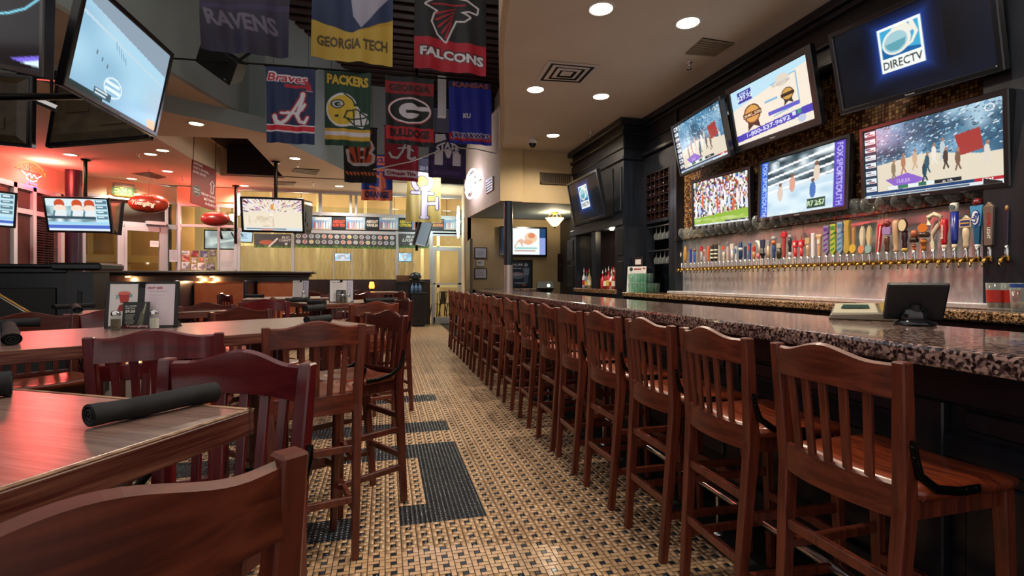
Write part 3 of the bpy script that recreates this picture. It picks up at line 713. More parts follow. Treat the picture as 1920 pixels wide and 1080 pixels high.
# wine section right of it
ws = T('wine_section', 'dark wall unit with a bottle lattice and glass racks beside the taps', 'cabinet', None)
WP = Plane((XK, YC), (XK, YS1))
P('side_panel', MB().bx(XK, XR, YS1 - .02, YS1 + .05, 1.10, ZR), M_dkwood, ws, bevel=.006)
wr = WP.rect(1212, 328, 1252, 412); wz0, wz1 = pX(1231, 412, XK).z, pX(1231, 322, XK).z
P('upper_body', MB().bx(XK + .02, XR, YS1 + .05, YC, wz1, ZR), M_dkwood, ws)
P('back_panel', MB().bx(XR + .19, XR + .21, YS1 + .05, YC, 1.10, wz1), M_dkwood, ws)
w0, w1 = pX(1212, 370, XK).y, pX(1254, 370, XK).y
P('left_stile', MB().bx(XK, XR, w0, YC, 1.10, wz1), M_dkwood, ws); P('right_stile', MB().bx(XK, XR, YS1 + .05, w1, 1.10, wz1), M_dkwood, ws)
P('rack_sill', MB().bx(XK - .01, XR, w1, w0, wz0 - .04, wz0), M_dkwood, ws, bevel=.004)
lat = MB(); NCW, NRW = 5, 6
for i in range(NCW + 1): yy = w1 + (w0 - w1) * i / NCW; lat.bx(XK - .005, XR + .18, yy - .005, yy + .005, wz0, wz1)
for j in range(NRW + 1): zz = wz0 + (wz1 - wz0) * j / NRW; lat.bx(XK - .005, XR + .18, w1, w0, zz - .005, zz + .005)
P('rack_lattice', lat, M_dkbrown, ws)
def bottle_mb(h=.30, r=.037): return MB().lathe([(.001, 0), (r, .004), (r, h * .6), (r * .8, h * .68), (r * .36, h * .78), (r * .36, h * .97), (r * .4, h * .97), (r * .4, h), (.001, h)], 12)
wb = bottle_mb(.28, .034).mesh('wine_bottle', mat('wine_glass', '#0e1a10', .1)); caps = {}
for k, c in enumerate(('#7c1a22', '#c9c9cf', '#2a2530', '#8a4a2c')): caps[k] = MB().lathe([(.0145, .225), (.0145, .282), (.001, .283)], 10).mesh('foil_cap', mat('foil%d' % k, c, .3, .6))
for i in range(NCW):
    for j in range(NRW):
        k = int(rng.integers(0, 4)); ch = w1 + (w0 - w1) * (i + .5) / NCW; cz = wz0 + (wz1 - wz0) * (j + .03) / NRW + .040
        o = link('wine_bottle', wb, None, Matrix.Translation((XR + .175, ch, cz)) @ RY(-PI / 2))
        tag(o, 'wine bottle with ' + ('red', 'silver', 'black', 'copper')[k] + ' foil in the lattice, ' + ('bottom', 'fifth', 'fourth', 'third', 'second', 'top')[j] + ' row, ' + ('rightmost', 'fourth', 'middle', 'second', 'leftmost')[i] + ' column', 'bottle', 'wine bottles in the lattice')
        link('foil_cap', caps[k], o)
# hanging stem glasses under two rails
wg = MB().lathe([(.032, 0), (.030, -.003), (.004, -.008), (.004, -.075), (.030, -.105), (.036, -.135), (.029, -.175)], 14, caps=False).mesh('wine_glass', M_clear)
for q, v in enumerate((424, 470)):
    zz = pX(1235, v, XK).z
    o = P('glass_rail', MB().bx(XK + .01, XR - .03, w1 + .02, w0 - .02, zz, zz + .012), M_chrome); tag(o, ('upper', 'lower')[q] + ' steel hanging rail for stem glasses under the bottle lattice', 'rail')
    for k in range(4):
        o = link('wine_glass', wg, None, Matrix.Translation((XK + .04, w1 + .06 + .105 * k, zz))); tag(o, ('rightmost', 'third', 'second', 'leftmost')[k] + ' clear stem glass hanging upside down from the ' + ('upper', 'lower')[q] + ' steel rail', 'glass', 'hanging stem glasses')

# ---- things on the ledge by the wine section
p = pX(1199, 545, 3.40)
sg = MB().bx(-.18, .18, -.002, .002, 0, .33)
art = Art(60, 70, '#d8d4d4'); art.ell(.2, .1, .09, .08, '#22303a').rect(.35, .07, .75, .13, '#8a2530').rect(.82, .05, .97, .1, '#8a2530'); art.bars(.1, .2, .95, .9, 9, '#b9b2b4', .3)
t = T('menu_sheet', 'large white drink list standing on the ledge beside the green glasses', 'sign', Matrix.Translation((3.36, 6.3, 1.101)) @ RZ(-PI / 2 + .5) @ RX(-.08))
P('backing_board', MB().bx(-.15, .15, 0, .006, 0, .36), M_white, t); printed('printed_sheet', art, flat(.29, .35), M_paper, t, Matrix.Translation((0, -.002, .18)))
t = T('small_photo', 'small dark framed photograph standing behind the white drink list', 'picture', Matrix.Translation((3.44, 6.38, 1.46)) @ RZ(-PI / 2 + .4))
P('frame', MB().bx(-.08, .08, 0, .02, 0, .13), M_dkbrown, t, bevel=.004); P('photo', MB().bx(-.05, .05, -.003, .0, .03, .10), M_white, t)
S('trim_ledge', MB().bx(3.40, 3.6, 6.28, 6.5, 1.44, 1.46), M_dkwood)
tg = MB().lathe([(.026, 0), (.026, .012), (.033, .13), (.031, .13), (.025, .016), (.001, .016)], 14, caps=False).mesh('tumbler', ware_mat('green_glass', '#eaf6f1', '#b9cfc8', .03, .30))
k = 0
for lay in range(2):
    for i in range(6):
        for j in range(2 + (lay == 0)):
            o = link('tumbler', tg, None, Matrix.Translation((3.31 + .085 * j, 5.98 + .075 * i - .02 * j, 1.101 + .131 * lay)))
            tag(o, 'green tumbler on the ledge, ' + ('lower', 'upper')[lay] + ' layer, ' + ('front', 'middle', 'back')[j] + ' row, ' + ('rightmost', 'fifth', 'fourth', 'third', 'second', 'leftmost')[i], 'glass', 'green tumblers on the ledge')

# ---- bottles in the niches
cols = ['#c9b48a', '#d8dce2', '#7c8aa0', '#b0352a', '#d9c27a', '#e6e2d8', '#aa5a2a', '#c2373a', '#d8d4cc', '#8f2a2a', '#cfc6ac', '#b83040']
bm_ = {}
def liquor(x, y, z, k, label, h):
    key = (k % 12, round(h, 2))
    c = cols[k % 12]
    o = tag(link('liquor_bottle', bottle_mb(h, .036).mesh('liquor_bottle', mat('liquor%d' % (k % 12), c, .12, coat=.4)), None, Matrix.Translation((x, y, z))), label, 'bottle', 'bottles in the cabinet niches')
    P('bottle_label', MB().lathe([(.0368, h * .18), (.0368, h * .48)], 12, caps=False), mat('lbl%d' % (k % 3), ('#e8dfc8', '#b3222a', '#d8b24a')[k % 3], .5), o)
    P('stopper', MB().lathe([(.012, h), (.012, h + .03), (.004, h + .035), (.004, h + .07)], 8), mat('pour%d' % (k % 2), ('#c62a2a', '#b9b9bd')[k % 2], .3, .4), o)
def niche_y(u, d=.10): return pX(u, 540, XC + d).y
k = 0
for u in (1090, 1095, 1100, 1105): liquor(XC + .12, niche_y(u, .12), zb, k % 3, f'{("first","second","third","last")[k]} bottle from the left in the left cabinet niche', .26 + .03 * (k % 2)); k += 1
for i, u in enumerate((1130, 1135.5, 1141, 1146.5, 1151)):
    for r in range(2):
        liquor(XC + .10 + .11 * r, niche_y(u, .10) + .0, zb, 3 + k, f'{("first","second","third","fourth","last")[i]} bottle from the left in the {("front","back")[r]} row of the right cabinet niche', .24 + .025 * ((i + r) % 3)); k += 1
t = T('niche_lamp', 'small puck lamp shining inside the right cabinet niche', 'lamp', Matrix.Translation((XC + .1, niche_y(1147), zn - .001)))
P('puck', MB().lathe([(.03, 0), (.03, -.015), (.02, -.018), (.001, -.018)], 14), mat('lamp_lens', '#fff3d8', .3, emit=9.), t)
l = bpy.data.lights.new('niche_light', 'POINT'); l.energy = 5; l.color = (1, .8, .5); l.shadow_soft_size = .03; lo = bpy.data.objects.new('niche_light', l); COL.objects.link(lo); lo.parent = t; lo.location = (0, 0, -.05)

# ---- taps
rail = T('tap_rail', 'brass manifold rail running behind all the beer taps', 'rail', None)
ZT, XT = 1.405, XR - .16
P('rail_tube', MB().tube([(XT + .02, YSP + .02, ZT), (XT + .02, YS1 - .06, ZT)], .014, 10), M_brass, rail)
stm = MB().tube([(XT + .02, 0, ZT), (XR - .035, 0, ZT)], .012, 8).mesh('rail_standoff', M_brass)
for k in range(8): link('rail_standoff', stm, rail, Vector((0, YSP + .2 + .43 * k, 0)))
FA = MB().tube([(.02, 0, 0), (-.035, 0, 0), (-.055, 0, -.018), (-.06, 0, -.05)], [.012, .012, .010, .007], 8); FA.lathe([(.016, -.016), (.019, 0), (.016, .016)], 10)
fam = FA.mesh('faucet', M_brass); fem = MB().lathe([(.010, .012), (.012, .05), (.009, .056), (.013, .075), (.001, .075)], 10).mesh('ferrule', M_chrome)
CM = {}
def cm(c): 
    if c not in CM: CM[c] = mat('paint_' + c.strip('#'), c, .3, coat=.3)
    return CM[c]
def lettering(name, t, h, m, parent, M, bold=.02, ext=.0006, italic=0., width=None):
    cu = bpy.data.curves.new('t', 'FONT'); cu.body = t; cu.size = h / .73; cu.offset = bold * h; cu.extrude = ext; cu.resolution_u = 2; cu.align_x = 'CENTER'; cu.align_y = 'CENTER'; cu.shear = italic
    ob = bpy.data.objects.new('t', cu); me = bpy.data.meshes.new_from_object(ob); bpy.data.objects.remove(ob); bpy.data.curves.remove(cu)
    me.name = name; me.materials.clear(); me.materials.append(m)
    if width:
        xs = [v.co.x for v in me.vertices]; k = width / (max(xs) - min(xs)); me.transform(Matrix.Diagonal((k, 1, 1, 1)))
    me.transform(RX(PI / 2)); return link(name, me, parent, M)
def tap(u, label, parts):
    y = pX(u, 495, XT - .03).y
    t = T('beer_tap', label, 'beer tap', Matrix.Translation((XT, y, ZT)), 'beer taps in the row')
    link('faucet', fam, t); link('ferrule', fem, t)
    B = RZ(-PI / 2)                                     # handle space: x along the wall to the right, y away, z up
    for nm, kind, col, *a in parts:
        mb = MB()
        if kind == 'turn':                              # turned: list of (r, z)
            mb.lathe([(.001, a[0][0][1])] + list(a[0]) + [(.001, a[0][-1][1])], 12, B)
        elif kind == 'blade':                           # flat taper: w0, w1, thick, z0, z1
            w0, w1, th, z0, z1 = a
            mb.hexa([(-w0, -th, z0), (w0, -th, z0), (w0, th, z0), (-w0, th, z0)], [(-w1, -th, z1), (w1, -th, z1), (w1, th, z1), (-w1, th, z1)], B)
        elif kind == 'outline':                         # polygon in x, z with thickness
            poly, th = a; mb.prism(poly, -th, th, B @ RX(PI / 2))
        elif kind == 'disc':                            # oval badge: rx, rz, z, y
            rx, rz, z, yo = a; mb.prism([(rx * math.cos(q * PI / 8), z + rz * math.sin(q * PI / 8)) for q in range(16)], -yo, -yo + .008, B @ RX(-PI / 2) @ Matrix.Scale(-1, 4, (0, 1, 0)))
        elif kind == 'bent': mb.tube([(p[0], p[1], p[2]) for p in a[0]], a[1], 8, B)
        o = P(nm, mb, cm(col), t, bevel=.003 if kind in ('blade', 'outline') else 0)
    return t, B
def turned(c, z0=.07, z1=.27, r=.018, c2=None, r2=None, band=None):
    pr = [('handle', 'turn', c, [(r * .62, z0), (r * .8, z0 + .02), (r * .7, z0 + .05), (r, z0 + (z1 - z0) * .6), (r * .95, z1 - .01), (r * .6, z1)])]
    if c2: pr.append(('finial', 'turn', c2, [(r * .5, z1), (r2 or r * .9, z1 + .02), (r * .5, z1 + .04)]))
    if band: pr.append(('band', 'turn', band, [(r * 1.05, z0 + .05), (r * 1.05, z0 + .09)]))
    return pr
def paddle(c, w=.016, z1=.27, badge=None, w0=.010, z0=.07):
    pr = [('handle', 'blade', c, w0, w, .010, z0, z1)]
    if badge: pr.append(('badge', 'disc', badge, w * .8, .028, z1 - .05, .014))
    return pr
def board(c, cb, w=.026, h=.07, zb=.18, r=.012, top=None):
    pr = [('handle', 'turn', c, [(r, .07), (r * 1.2, .12), (r, zb)]), ('board', 'blade', cb, w, w, .010, zb, zb + h)]
    if top: pr.append(('crest', 'outline', top, [(-w * .7, zb + h), (w * .7, zb + h), (0, zb + h + .03)], .008))
    return pr
def tie(c, c2, z1=.32):
    pr = [('handle', 'outline', c, [(0, .07), (.026, .11), (.018, z1 - .07), (.020, z1 - .045), (.026, z1), (-.026, z1), (-.020, z1 - .045), (-.018, z1 - .07), (-.026, .11)], .012)]
    for k in range(4): pr.append(('stripe', 'outline', c2, [(-.020, .10 + .042 * k), (.020, .12 + .042 * k), (.020, .138 + .042 * k), (-.020, .118 + .042 * k)], .0135))
    pr.append(('knot', 'blade', c2, .016, .022, .0135, z1 - .05, z1 - .015)); return pr
def banded(c, c2, z1=.25):
    pr = [('handle', 'turn', c, [(.010, .07), (.019, .10), (.019, z1 - .02), (.012, z1)])]
    for k in range(3): pr.append(('band', 'turn', c2, [(.0198, .105 + .042 * k), (.0198, .125 + .042 * k)]))
    pr.append(('cap', 'turn', '#4a3a34', [(.016, z1 - .02), (.020, z1), (.012, z1 + .022)])); return pr
def fish(c, c2, disc): return [('handle', 'outline', c, [(-.008, .13), (.010, .13), (.018, .19), (.016, .25), (.004, .285), (-.012, .26), (-.020, .20)], .012), ('fin', 'outline', c2, [(-.012, .11), (.014, .11), (.006, .14), (-.004, .14)], .008), ('emblem', 'disc', disc, .026, .032, .105, .016), ('stem', 'turn', c2, [(.008, .07), (.009, .12)])]
def clay(c, c2): return [('handle', 'turn', c, [(.010, .07), (.012, .10), (.010, .16)]), ('basket', 'blade', c, .020, .022, .014, .16, .22), ('pennant', 'outline', c, [(-.006, .22), (.006, .22), (0, .265)], .006), ('badge', 'blade', c2, .012, .012, .016, .175, .205)]
tl = [
 (1274, 'black paddle handle with white edge, first of all from the left', paddle('#141116', .014, .23, '#d8d2c8')),
 (1281, 'plain golden wooden handle, second from the left', [('handle', 'turn', '#c9923c', [(.009, .07), (.018, .12), (.022, .18), (.016, .25), (.006, .28)])]),
 (1291, 'royal blue slim handle left of the brown globe topped one', paddle('#2238a0', .013, .24)),
 (1298, 'blue handle under a brown ball shaped top', turned('#3b5fae', .07, .20, .016, '#8a5a3c', .024)),
 (1305, 'dull tan slim paddle handle in the left part of the row', paddle('#8d7a6a', .012, .23)),
 (1311, 'silver slim handle topped by a red block, left one of two', board('#b3b0b5', '#c3262a', .016, .06, .20, .009)),
 (1317, 'silver slim handle with a red and white badge', paddle('#bdb4b8', .014, .22, '#c43336')),
 (1324, 'slim orange turned handle, the only orange one', turned('#d8662c', .07, .25, .014)),
 (1331, 'black and cream banded round handle, left one of the two', banded('#201c1e', '#e6dcc0')),
 (1338, 'black and cream banded round handle, right one of the two', banded('#201c1e', '#e6dcc0', .255)),
 (1345, 'pale grey slim paddle with a dark round top', paddle('#a9a19c', .012, .25) + [('emblem', 'disc', '#6a6258', .018, .024, .27, .012)]),
 (1352.5, 'cream lower handle carrying an orange flower shape', turned('#e0d4be', .07, .17, .014) + [('flower', 'disc', '#d8502a', .020, .024, .215, .012)]),
 (1360, 'pale rose slim paddle with a ring top', paddle('#cdb0ae', .013, .23) + [('ring', 'disc', '#8a8580', .016, .018, .265, .01)]),
 (1368, 'cream handle below a broad pale square board', board('#ddd6ce', '#d6c9c4', .024, .06, .19)),
 (1376, 'white and blue slim blade in the left part of the row', paddle('#c4cbd8', .013, .22, '#3a66b0')),
 (1384, 'fat navy bottle shaped handle with white script', [('handle', 'turn', '#1e3a66', [(.012, .08), (.019, .12), (.021, .20), (.016, .25), (.010, .26)]), ('band', 'turn', '#d8d6d0', [(.021, .17), (.022, .20)])]),
 (1392.5, 'dark blue tilted narrow blade handle', paddle('#26365e', .014, .21)),
 (1401, 'blue and red narrow paddle handle', paddle('#35559a', .014, .24, '#c2483a')),
 (1409, 'tan handle with a red square and orange peak', board('#c98a52', '#b8352c', .016, .05, .15, .012, '#d8742e')),
 (1417, 'curved ivory tusk shaped handle over a pink knob', [('handle', 'bent', '#e6ddc8', [(.0, 0, .12), (.024, 0, .16), (.022, 0, .20), (-.004, 0, .245), (-.03, 0, .25)], [.012, .016, .017, .015, .010]), ('knob', 'turn', '#d86a72', [(.010, .07), (.018, .10), (.012, .13)])]),
 (1425, 'dark navy fan handle with a black ball', board('#1c1a22', '#22304e', .026, .08, .18) + [('ball', 'turn', '#141216', [(.012, .09), (.026, .12), (.014, .15)])]),
 (1435.6, 'light wood slim handle with grey square top', board('#c8a583', '#9a9a9c', .018, .05, .20, .011)),
 (1446, 'navy and orange can shaped tall handle with silver top', turned('#2a4a80', .07, .20, .018) + [('collar', 'turn', '#c0653a', [(.020, .20), (.022, .24)]), ('can_top', 'turn', '#9a9aa0', [(.022, .24), (.024, .265), (.015, .28)])]),
 (1456, 'green lower handle under a grey wooden house sign', board('#3c3a26', '#b8aa98', .024, .045, .165, .020)),
 (1465, 'tall red paddle with a red pagoda top', paddle('#b5392f', .017, .26) + [('crest', 'outline', '#c52a30', [(-.028, .26), (.028, .26), (.024, .295), (.006, .315), (-.006, .315), (-.024, .295)], .016)]),
 (1476, 'silver and black cylindrical handle with globe top', turned('#23242c', .12, .24, .016, '#9da0a2', .020) + [('sleeve', 'turn', '#b7b8bd', [(.012, .07), (.014, .12)])]),
 (1486, 'bright red hand shaped handle, left one of the two', clay('#d2202c', '#e6d2cc')),
 (1497.5, 'bright red hand shaped handle, right one of the two', clay('#d2202c', '#e0c8c2')),
 (1509, 'turned maple handle with a light square tag', turned('#d2ab7c', .07, .17, .015) + [('board', 'blade', '#cba878', .022, .022, .010, .18, .235)]),
 (1519, 'plain white square column handle', paddle('#e4e0e6', .015, .27, None, .014)),
 (1531, 'light wood T shaped handle with a white badge', [('handle', 'blade', '#c89f78', .012, .018, .012, .07, .23), ('crossbar', 'blade', '#dcbf9a', .026, .03, .012, .23, .255), ('badge', 'blade', '#e6dccb', .013, .013, .015, .17, .21)]),
 (1544, 'purple and grey striped necktie shaped handle', tie('#8a7fa6', '#5a2f93')),
 (1557, 'green and lime striped necktie shaped handle', tie('#a8b93a', '#2f7a2a', .325)),
 (1570, 'blue striped necktie shaped handle', tie('#7da0bd', '#3f78a8', .335)),
 (1583, 'mustard yellow plain necktie shaped handle', [('handle', 'outline', '#b59a45', [(0, .07), (.026, .10), (.016, .28), (.028, .34), (-.028, .34), (-.016, .28), (-.026, .10)], .014)]),
 (1595, 'brown handle with a yellow spiral disc', paddle('#b5834e', .014, .28) + [('emblem', 'disc', '#d8b042', .028, .034, .115, .016)]),
 (1611, 'silver fish shaped handle over an orange disc', fish('#d8ccb0', '#c99a58', '#d88a5c')),
 (1624, 'golden fish shaped handle over a teal disc', fish('#cdb98c', '#3a5a6a', '#8fb3b0')),
 (1641, 'red and white slanted blade handle', [('handle', 'outline', '#c31f26', [(-.012, .07), (.006, .07), (.034, .28), (.004, .28)], .012), ('stripe', 'outline', '#eadfd8', [(.0, .075), (.006, .075), (.030, .27), (.018, .27)], .0135)]),
 (1657, 'brown carved handle with a lilac square picture', turned('#5c3428', .07, .19, .018) + [('board', 'blade', '#9d82b8', .030, .030, .012, .20, .255), ('finial', 'turn', '#7a2a26', [(.010, .255), (.028, .285), (.012, .30)])]),
 (1674, 'tan bat shaped turned handle', [('handle', 'turn', '#c7a17c', [(.012, .07), (.020, .085), (.012, .10), (.018, .14), (.020, .20), (.024, .28), (.012, .30)])]),
 (1690, 'maroon handle with a cream oval badge', turned('#34141c', .09, .22, .020) + [('badge', 'disc', '#241418', .034, .050, .255, .022), ('badge_face', 'disc', '#ddcda6', .027, .042, .255, .026), ('collar', 'turn', '#c8a24e', [(.016, .07), (.022, .085), (.014, .095)])]),
 (1707.8, 'brown helmet topped figure shaped handle', turned('#c1714e', .07, .12, .014) + [('collar', 'turn', '#2a1a18', [(.024, .13), (.028, .15), (.020, .165)]), ('dome', 'turn', '#b5603e', [(.020, .165), (.022, .20), (.014, .215)])]),
 (1725.8, 'orange wooden handle with a curled top', turned('#c77b32', .07, .15, .020) + [('collar', 'turn', '#3a2416', [(.030, .16), (.036, .18), (.026, .195)]), ('curl', 'disc', '#d2742a', .034, .030, .225, .012)]),
 (1743, 'cream looped ribbon shaped handle', [('handle', 'bent', '#e2d3b8', [(0, 0, .07), (-.008, 0, .12), (.0, 0, .18), (.03, .01, .235), (.036, .014, .29), (.005, .004, .31), (-.026, 0, .295), (-.03, 0, .24)], [.010, .013, .014, .016, .016, .016, .017, .018])]),
 (1764, 'red cylindrical handle with white vertical script', turned('#c0131d', .10, .27, .021) + [('sleeve', 'turn', '#c9b7a8', [(.012, .07), (.015, .10)])]),
 (1783, 'tall dark blue cylindrical handle with a white cap', [('handle', 'turn', '#16298a', [(.014, .10), (.019, .13), (.021, .31)]), ('cap', 'turn', '#e4ded4', [(.0225, .31), (.023, .36), (.020, .365)]), ('sleeve', 'turn', '#d2c0a4', [(.012, .07), (.014, .10)]), ('badge', 'disc', '#56646c', .017, .016, .337, .026)]),
 (1805, 'cream turned handle with a blue framed label', turned('#d9bfa0', .07, .20, .020) + [('board', 'blade', '#d2b692', .034, .034, .012, .20, .255), ('label_face', 'blade', '#27356e', .028, .028, .0135, .208, .248), ('stripe', 'blade', '#d8a23c', .026, .026, .0145, .222, .234), ('crest', 'outline', '#d9bfa0', [(-.022, .255), (.022, .255), (0, .28)], .01)]),
 (1826, 'blue green flared handle with a slanted white oval and red ball', [('handle', 'blade', '#15557e', .012, .018, .012, .09, .21), ('head', 'blade', '#4a93c4', .020, .036, .014, .20, .33), ('badge', 'disc', '#1c3f8c', .024, .050, .255, .018), ('badge_face', 'disc', '#e6e6ea', .019, .043, .255, .021), ('finial', 'turn', '#6e1820', [(.016, .33), (.026, .35), (.012, .375)]), ('sleeve', 'turn', '#d6d6d8', [(.012, .07), (.014, .09)])]),
 (1849, 'grey brown obelisk handle with red lettering', [('handle', 'blade', '#6b5a52', .020, .027, .018, .08, .31), ('crest', 'outline', '#8a7360', [(-.027, .31), (.027, .31), (0, .345)], .016)]),
 (1881, 'dark slim handle alone at the right end of the row', paddle('#2a2030', .013, .28, None, .008) + [('tip', 'turn', '#a8763c', [(.011, .28), (.006, .31)])]),
]
for u, lb_, parts in tl:
    t, B = tap(u, 'tap with ' + lb_, parts)
    if u == 1764: lettering('lettering', 'Budweiser', .016, cm('#efe6dc'), t, B @ Matrix.Translation((0, -.0215, .185)) @ RY(-PI / 2), italic=.2)
    if u == 1826: lettering('lettering', 'Lite', .03, cm('#1a3a86'), t, B @ Matrix.Translation((0, -.0225, .255)) @ RY(-PI / 2 + .3), bold=.04)
    if u == 1849: lettering('lettering', 'COORS', .018, cm('#b3121e'), t, B @ Matrix.Translation((.004, -.0185, .235)) @ RY(PI / 2)); lettering('lettering', 'LIGHT', .018, cm('#e6dcd6'), t, B @ Matrix.Translation((.004, -.0185, .155)) @ RY(PI / 2))
# ---- round clear globes on the shelf over the splash
o = P('glass_shelf', MB().bx(XR - .17, XR - .02, YSP, YS1 - .02, 1.757, 1.767), glass_mat('shelf_glass', '#cfe0de', .25)); tag(o, 'thin clear shelf above the steel splash holding the round glasses', 'shelf')
gm = MB().lathe([(.03, 0), (.03, .006), (.009, .012), (.009, .022), (.036, .035), (.056, .065), (.061, .095), (.055, .125), (.042, .145)], 18, caps=False).mesh('goblet', M_clear)
y = YSP + .08; gi = 0
while y < YS1 - .08:
    gi += 1
    o = link('goblet', gm, None, Matrix.Translation((XR - .095, y, 1.768))); tag(o, f'round clear glass bowl above the taps, number {gi} from the right end of the row', 'glass', 'round glasses above the taps'); y += .118

# ---- on the bar and on the near end of the back bar
p = pZ(1728, 612, 1.09); A = -YAW - .35
t = T('till_screen', 'black touch screen till seen from behind on the bar edge', 'till', TR(p.x + .03, p.y + .05, 1.091, -.62) @ Matrix.Scale(.72, 4))
P('base', MB().lathe([(.001, 0), (.10, 0), (.105, .012), (.06, .035), (.03, .05), (.001, .05)], 24, Matrix.Diagonal((1, .75, 1, 1))), mat('till_base', '#14181c', .12, coat=.5), t)
P('stand', MB().tube([(0, 0, .04), (0, -.01, .12)], .03, 10), M_black, t)
P('display_back', MB().bx(-.145, .145, -.012, .02, -.115, .115, Matrix.Translation((0, -.01, .135)) @ RX(.42)), mat('till_black', '#16191e', .4), t, bevel=.012, seg=2)
P('hinge_cover', MB().lathe([(.001, -.05), (.05, -.04), (.062, 0), (.05, .04), (.001, .05)], 16, Matrix.Translation((0, -.0, .05)) @ RY(PI / 2) @ Matrix.Diagonal((1, .7, 1.3, 1))), mat('till_base', '#14181c', .12), t)
p = pZ(1622, 600, 1.09)
t = T('desk_phone', 'beige grey card terminal with a display lying on the bar edge', 'terminal', TR(p.x, p.y, 1.091, A - .25) @ Matrix.Scale(.86, 4))
P('casing', MB().hexa([(-.17, -.06, 0), (.15, -.06, 0), (.15, .1, 0), (-.17, .1, 0)], [(-.155, -.05, .03), (.14, -.05, .045), (.13, .09, .085), (-.145, .09, .075)]), mat('terminal_grey', '#5d5446', .4), t, bevel=.006)
P('top_cover', MB().hexa([(-.15, -.045, .03), (.06, -.045, .04), (.05, .088, .082), (-.14, .088, .076)], [(-.145, -.04, .04), (.055, -.04, .048), (.045, .085, .09), (-.135, .085, .084)]), mat('terminal_light', '#aaa58f', .4), t, bevel=.003)
P('display', MB().hexa([(-.11, .0, .06), (.02, .0, .064), (.015, .05, .078), (-.10, .05, .076)], [(-.11, .0, .063), (.02, .0, .067), (.015, .05, .081), (-.10, .05, .079)]), mat('lcd_green', '#2c4238', .2), t)
P('paper_cover', MB().hexa([(.07, -.04, .04), (.135, -.04, .045), (.125, .085, .088), (.06, .085, .084)], [(.072, -.035, .05), (.13, -.035, .054), (.12, .08, .096), (.064, .08, .092)]), mat('terminal_amber', '#8f7436', .4), t)
pg = MB().lathe([(.034, 0), (.034, .01), (.042, .16), (.040, .16), (.033, .016), (.001, .016)], 16, caps=False).mesh('pint_glass', M_clear); pb = MB().lathe([(.0375, .05), (.0405, .12)], 16, caps=False).mesh('printed_band', mat('red_print', '#a82a22', .4)); pb2 = MB().lathe([(.041, .135), (.042, .155)], 16, caps=False).mesh('printed_band', mat('blue_print', '#20408a', .4))
for i, (u, v, lb_) in enumerate(((1866, 586, 'left'), (1889, 588, 'middle'), (1912, 592, 'right'))):
    p = pZ(u, v, 1.10)
    o = tag(link('pint_glass', pg, None, Matrix.Translation((3.36 + .03 * (i == 1), pX(u, v, 3.36).y, 1.138 if 3.36 > 3.45 else 1.101))), f'printed pint glass at the near end of the back bar, {lb_} one of three', 'glass', 'pint glasses on the back bar')
    link('printed_band', pb if i != 2 else pb2, o)
    P('cork_pile', MB().lathe([(.001, .02), (.030, .02), (.034, .05), (.001, .06)], 10), mat('cork', '#b08a62', .8, col2='#6d4a30', scale=(60, 60, 60)), o)
# ================================================================ televisions
def art_basket(w=224, h=126, side=True, ticker=True, purple=True):
    a = Art(w, h, '#d9d0bf', 1)
    a.fuzz(0, 0, 1, .6, ['#2c4a60', '#4f86aa', '#7fa9c6', '#a9c6d8', '#3a5c76'], 7, 3)
    for k in range(560):
        x, y = random.random(), random.random() * .56; q = .01 + .03 * random.random(); a.line([(x, y), (x + q * .5, y - q * .8 * random.random())], .003 + .007 * random.random(), random.choice(['#2c465a', '#4f86aa', '#8fb6d2', '#dfe6ea', '#3f6480', '#24404e', '#c9dbe6', '#b9d4e2', '#5a9ab0']))
    a.poly([(0, .55), (.5, .48), (1, .66), (1, 1), (0, 1)], '#ddd2bd')
    if purple: a.poly([(.18, .76), (.36, .70), (.50, .82), (.30, .92)], '#8b62c4'); a.text('TULSA', .32, .80, .05, '#c9b3e6', it=.3)
    a.poly([(.70, .34), (.86, .30), (.88, .56), (.74, .60)], '#a23a34')
    for x, y, c in ((.25, .62, '#8c7a60'), (.33, .55, '#b07a5c'), (.42, .52, '#caa98c'), (.49, .70, '#27424e'), (.51, .60, '#2f5868'), (.56, .50, '#e6ded2'), (.62, .46, '#b9c6ca'), (.64, .58, '#4a3a34'), (.72, .62, '#7a5a48'), (.90, .60, '#d9cfc4')):
        a.ell(x, y, .018, .09, c); a.ell(x + .004, y - .10, .010, .025, '#a9795c'); a.line([(x, y + .06), (x - .015, y + .15)], .012, c); a.line([(x, y + .06), (x + .018, y + .14)], .012, c)
    if side:
        a.rect(0, 0, .11, .94, '#27384c')
        for k in range(8): a.rect(.008, .02 + .115 * k, .102, .09 + .115 * k, '#dce6ea'); a.rect(.015, .035 + .115 * k, .06, .055 + .115 * k, '#38506a'); a.rect(.03, .065 + .115 * k, .09, .078 + .115 * k, '#a3343a')
    if ticker:
        a.rect(.20, .86, .74, .905, '#dfe8e8'); a.rect(.28, .86, .36, .905, '#3a7a5a'); a.rect(.44, .86, .50, .905, '#2f6a58'); a.rect(.56, .86, .74, .905, '#20242c')
        a.text('67 PUR', .65, .883, .028, '#e8e8e8', bold=0)
        a.rect(0, .915, 1, .955, '#1d3f6e'); a.rect(.0, .955, 1, 1, '#d7e0e6'); a.bars(.05, .962, .8, 1, 1, '#5a6a80', .6); a.rect(.82, .915, 1, .955, '#b5222c'); a.text('ESPN2', .90, .935, .03, '#ffffff', it=.2)
    a.ell(.92, .10, .03, .045, '#e8eef0', ring=.006)
    return a
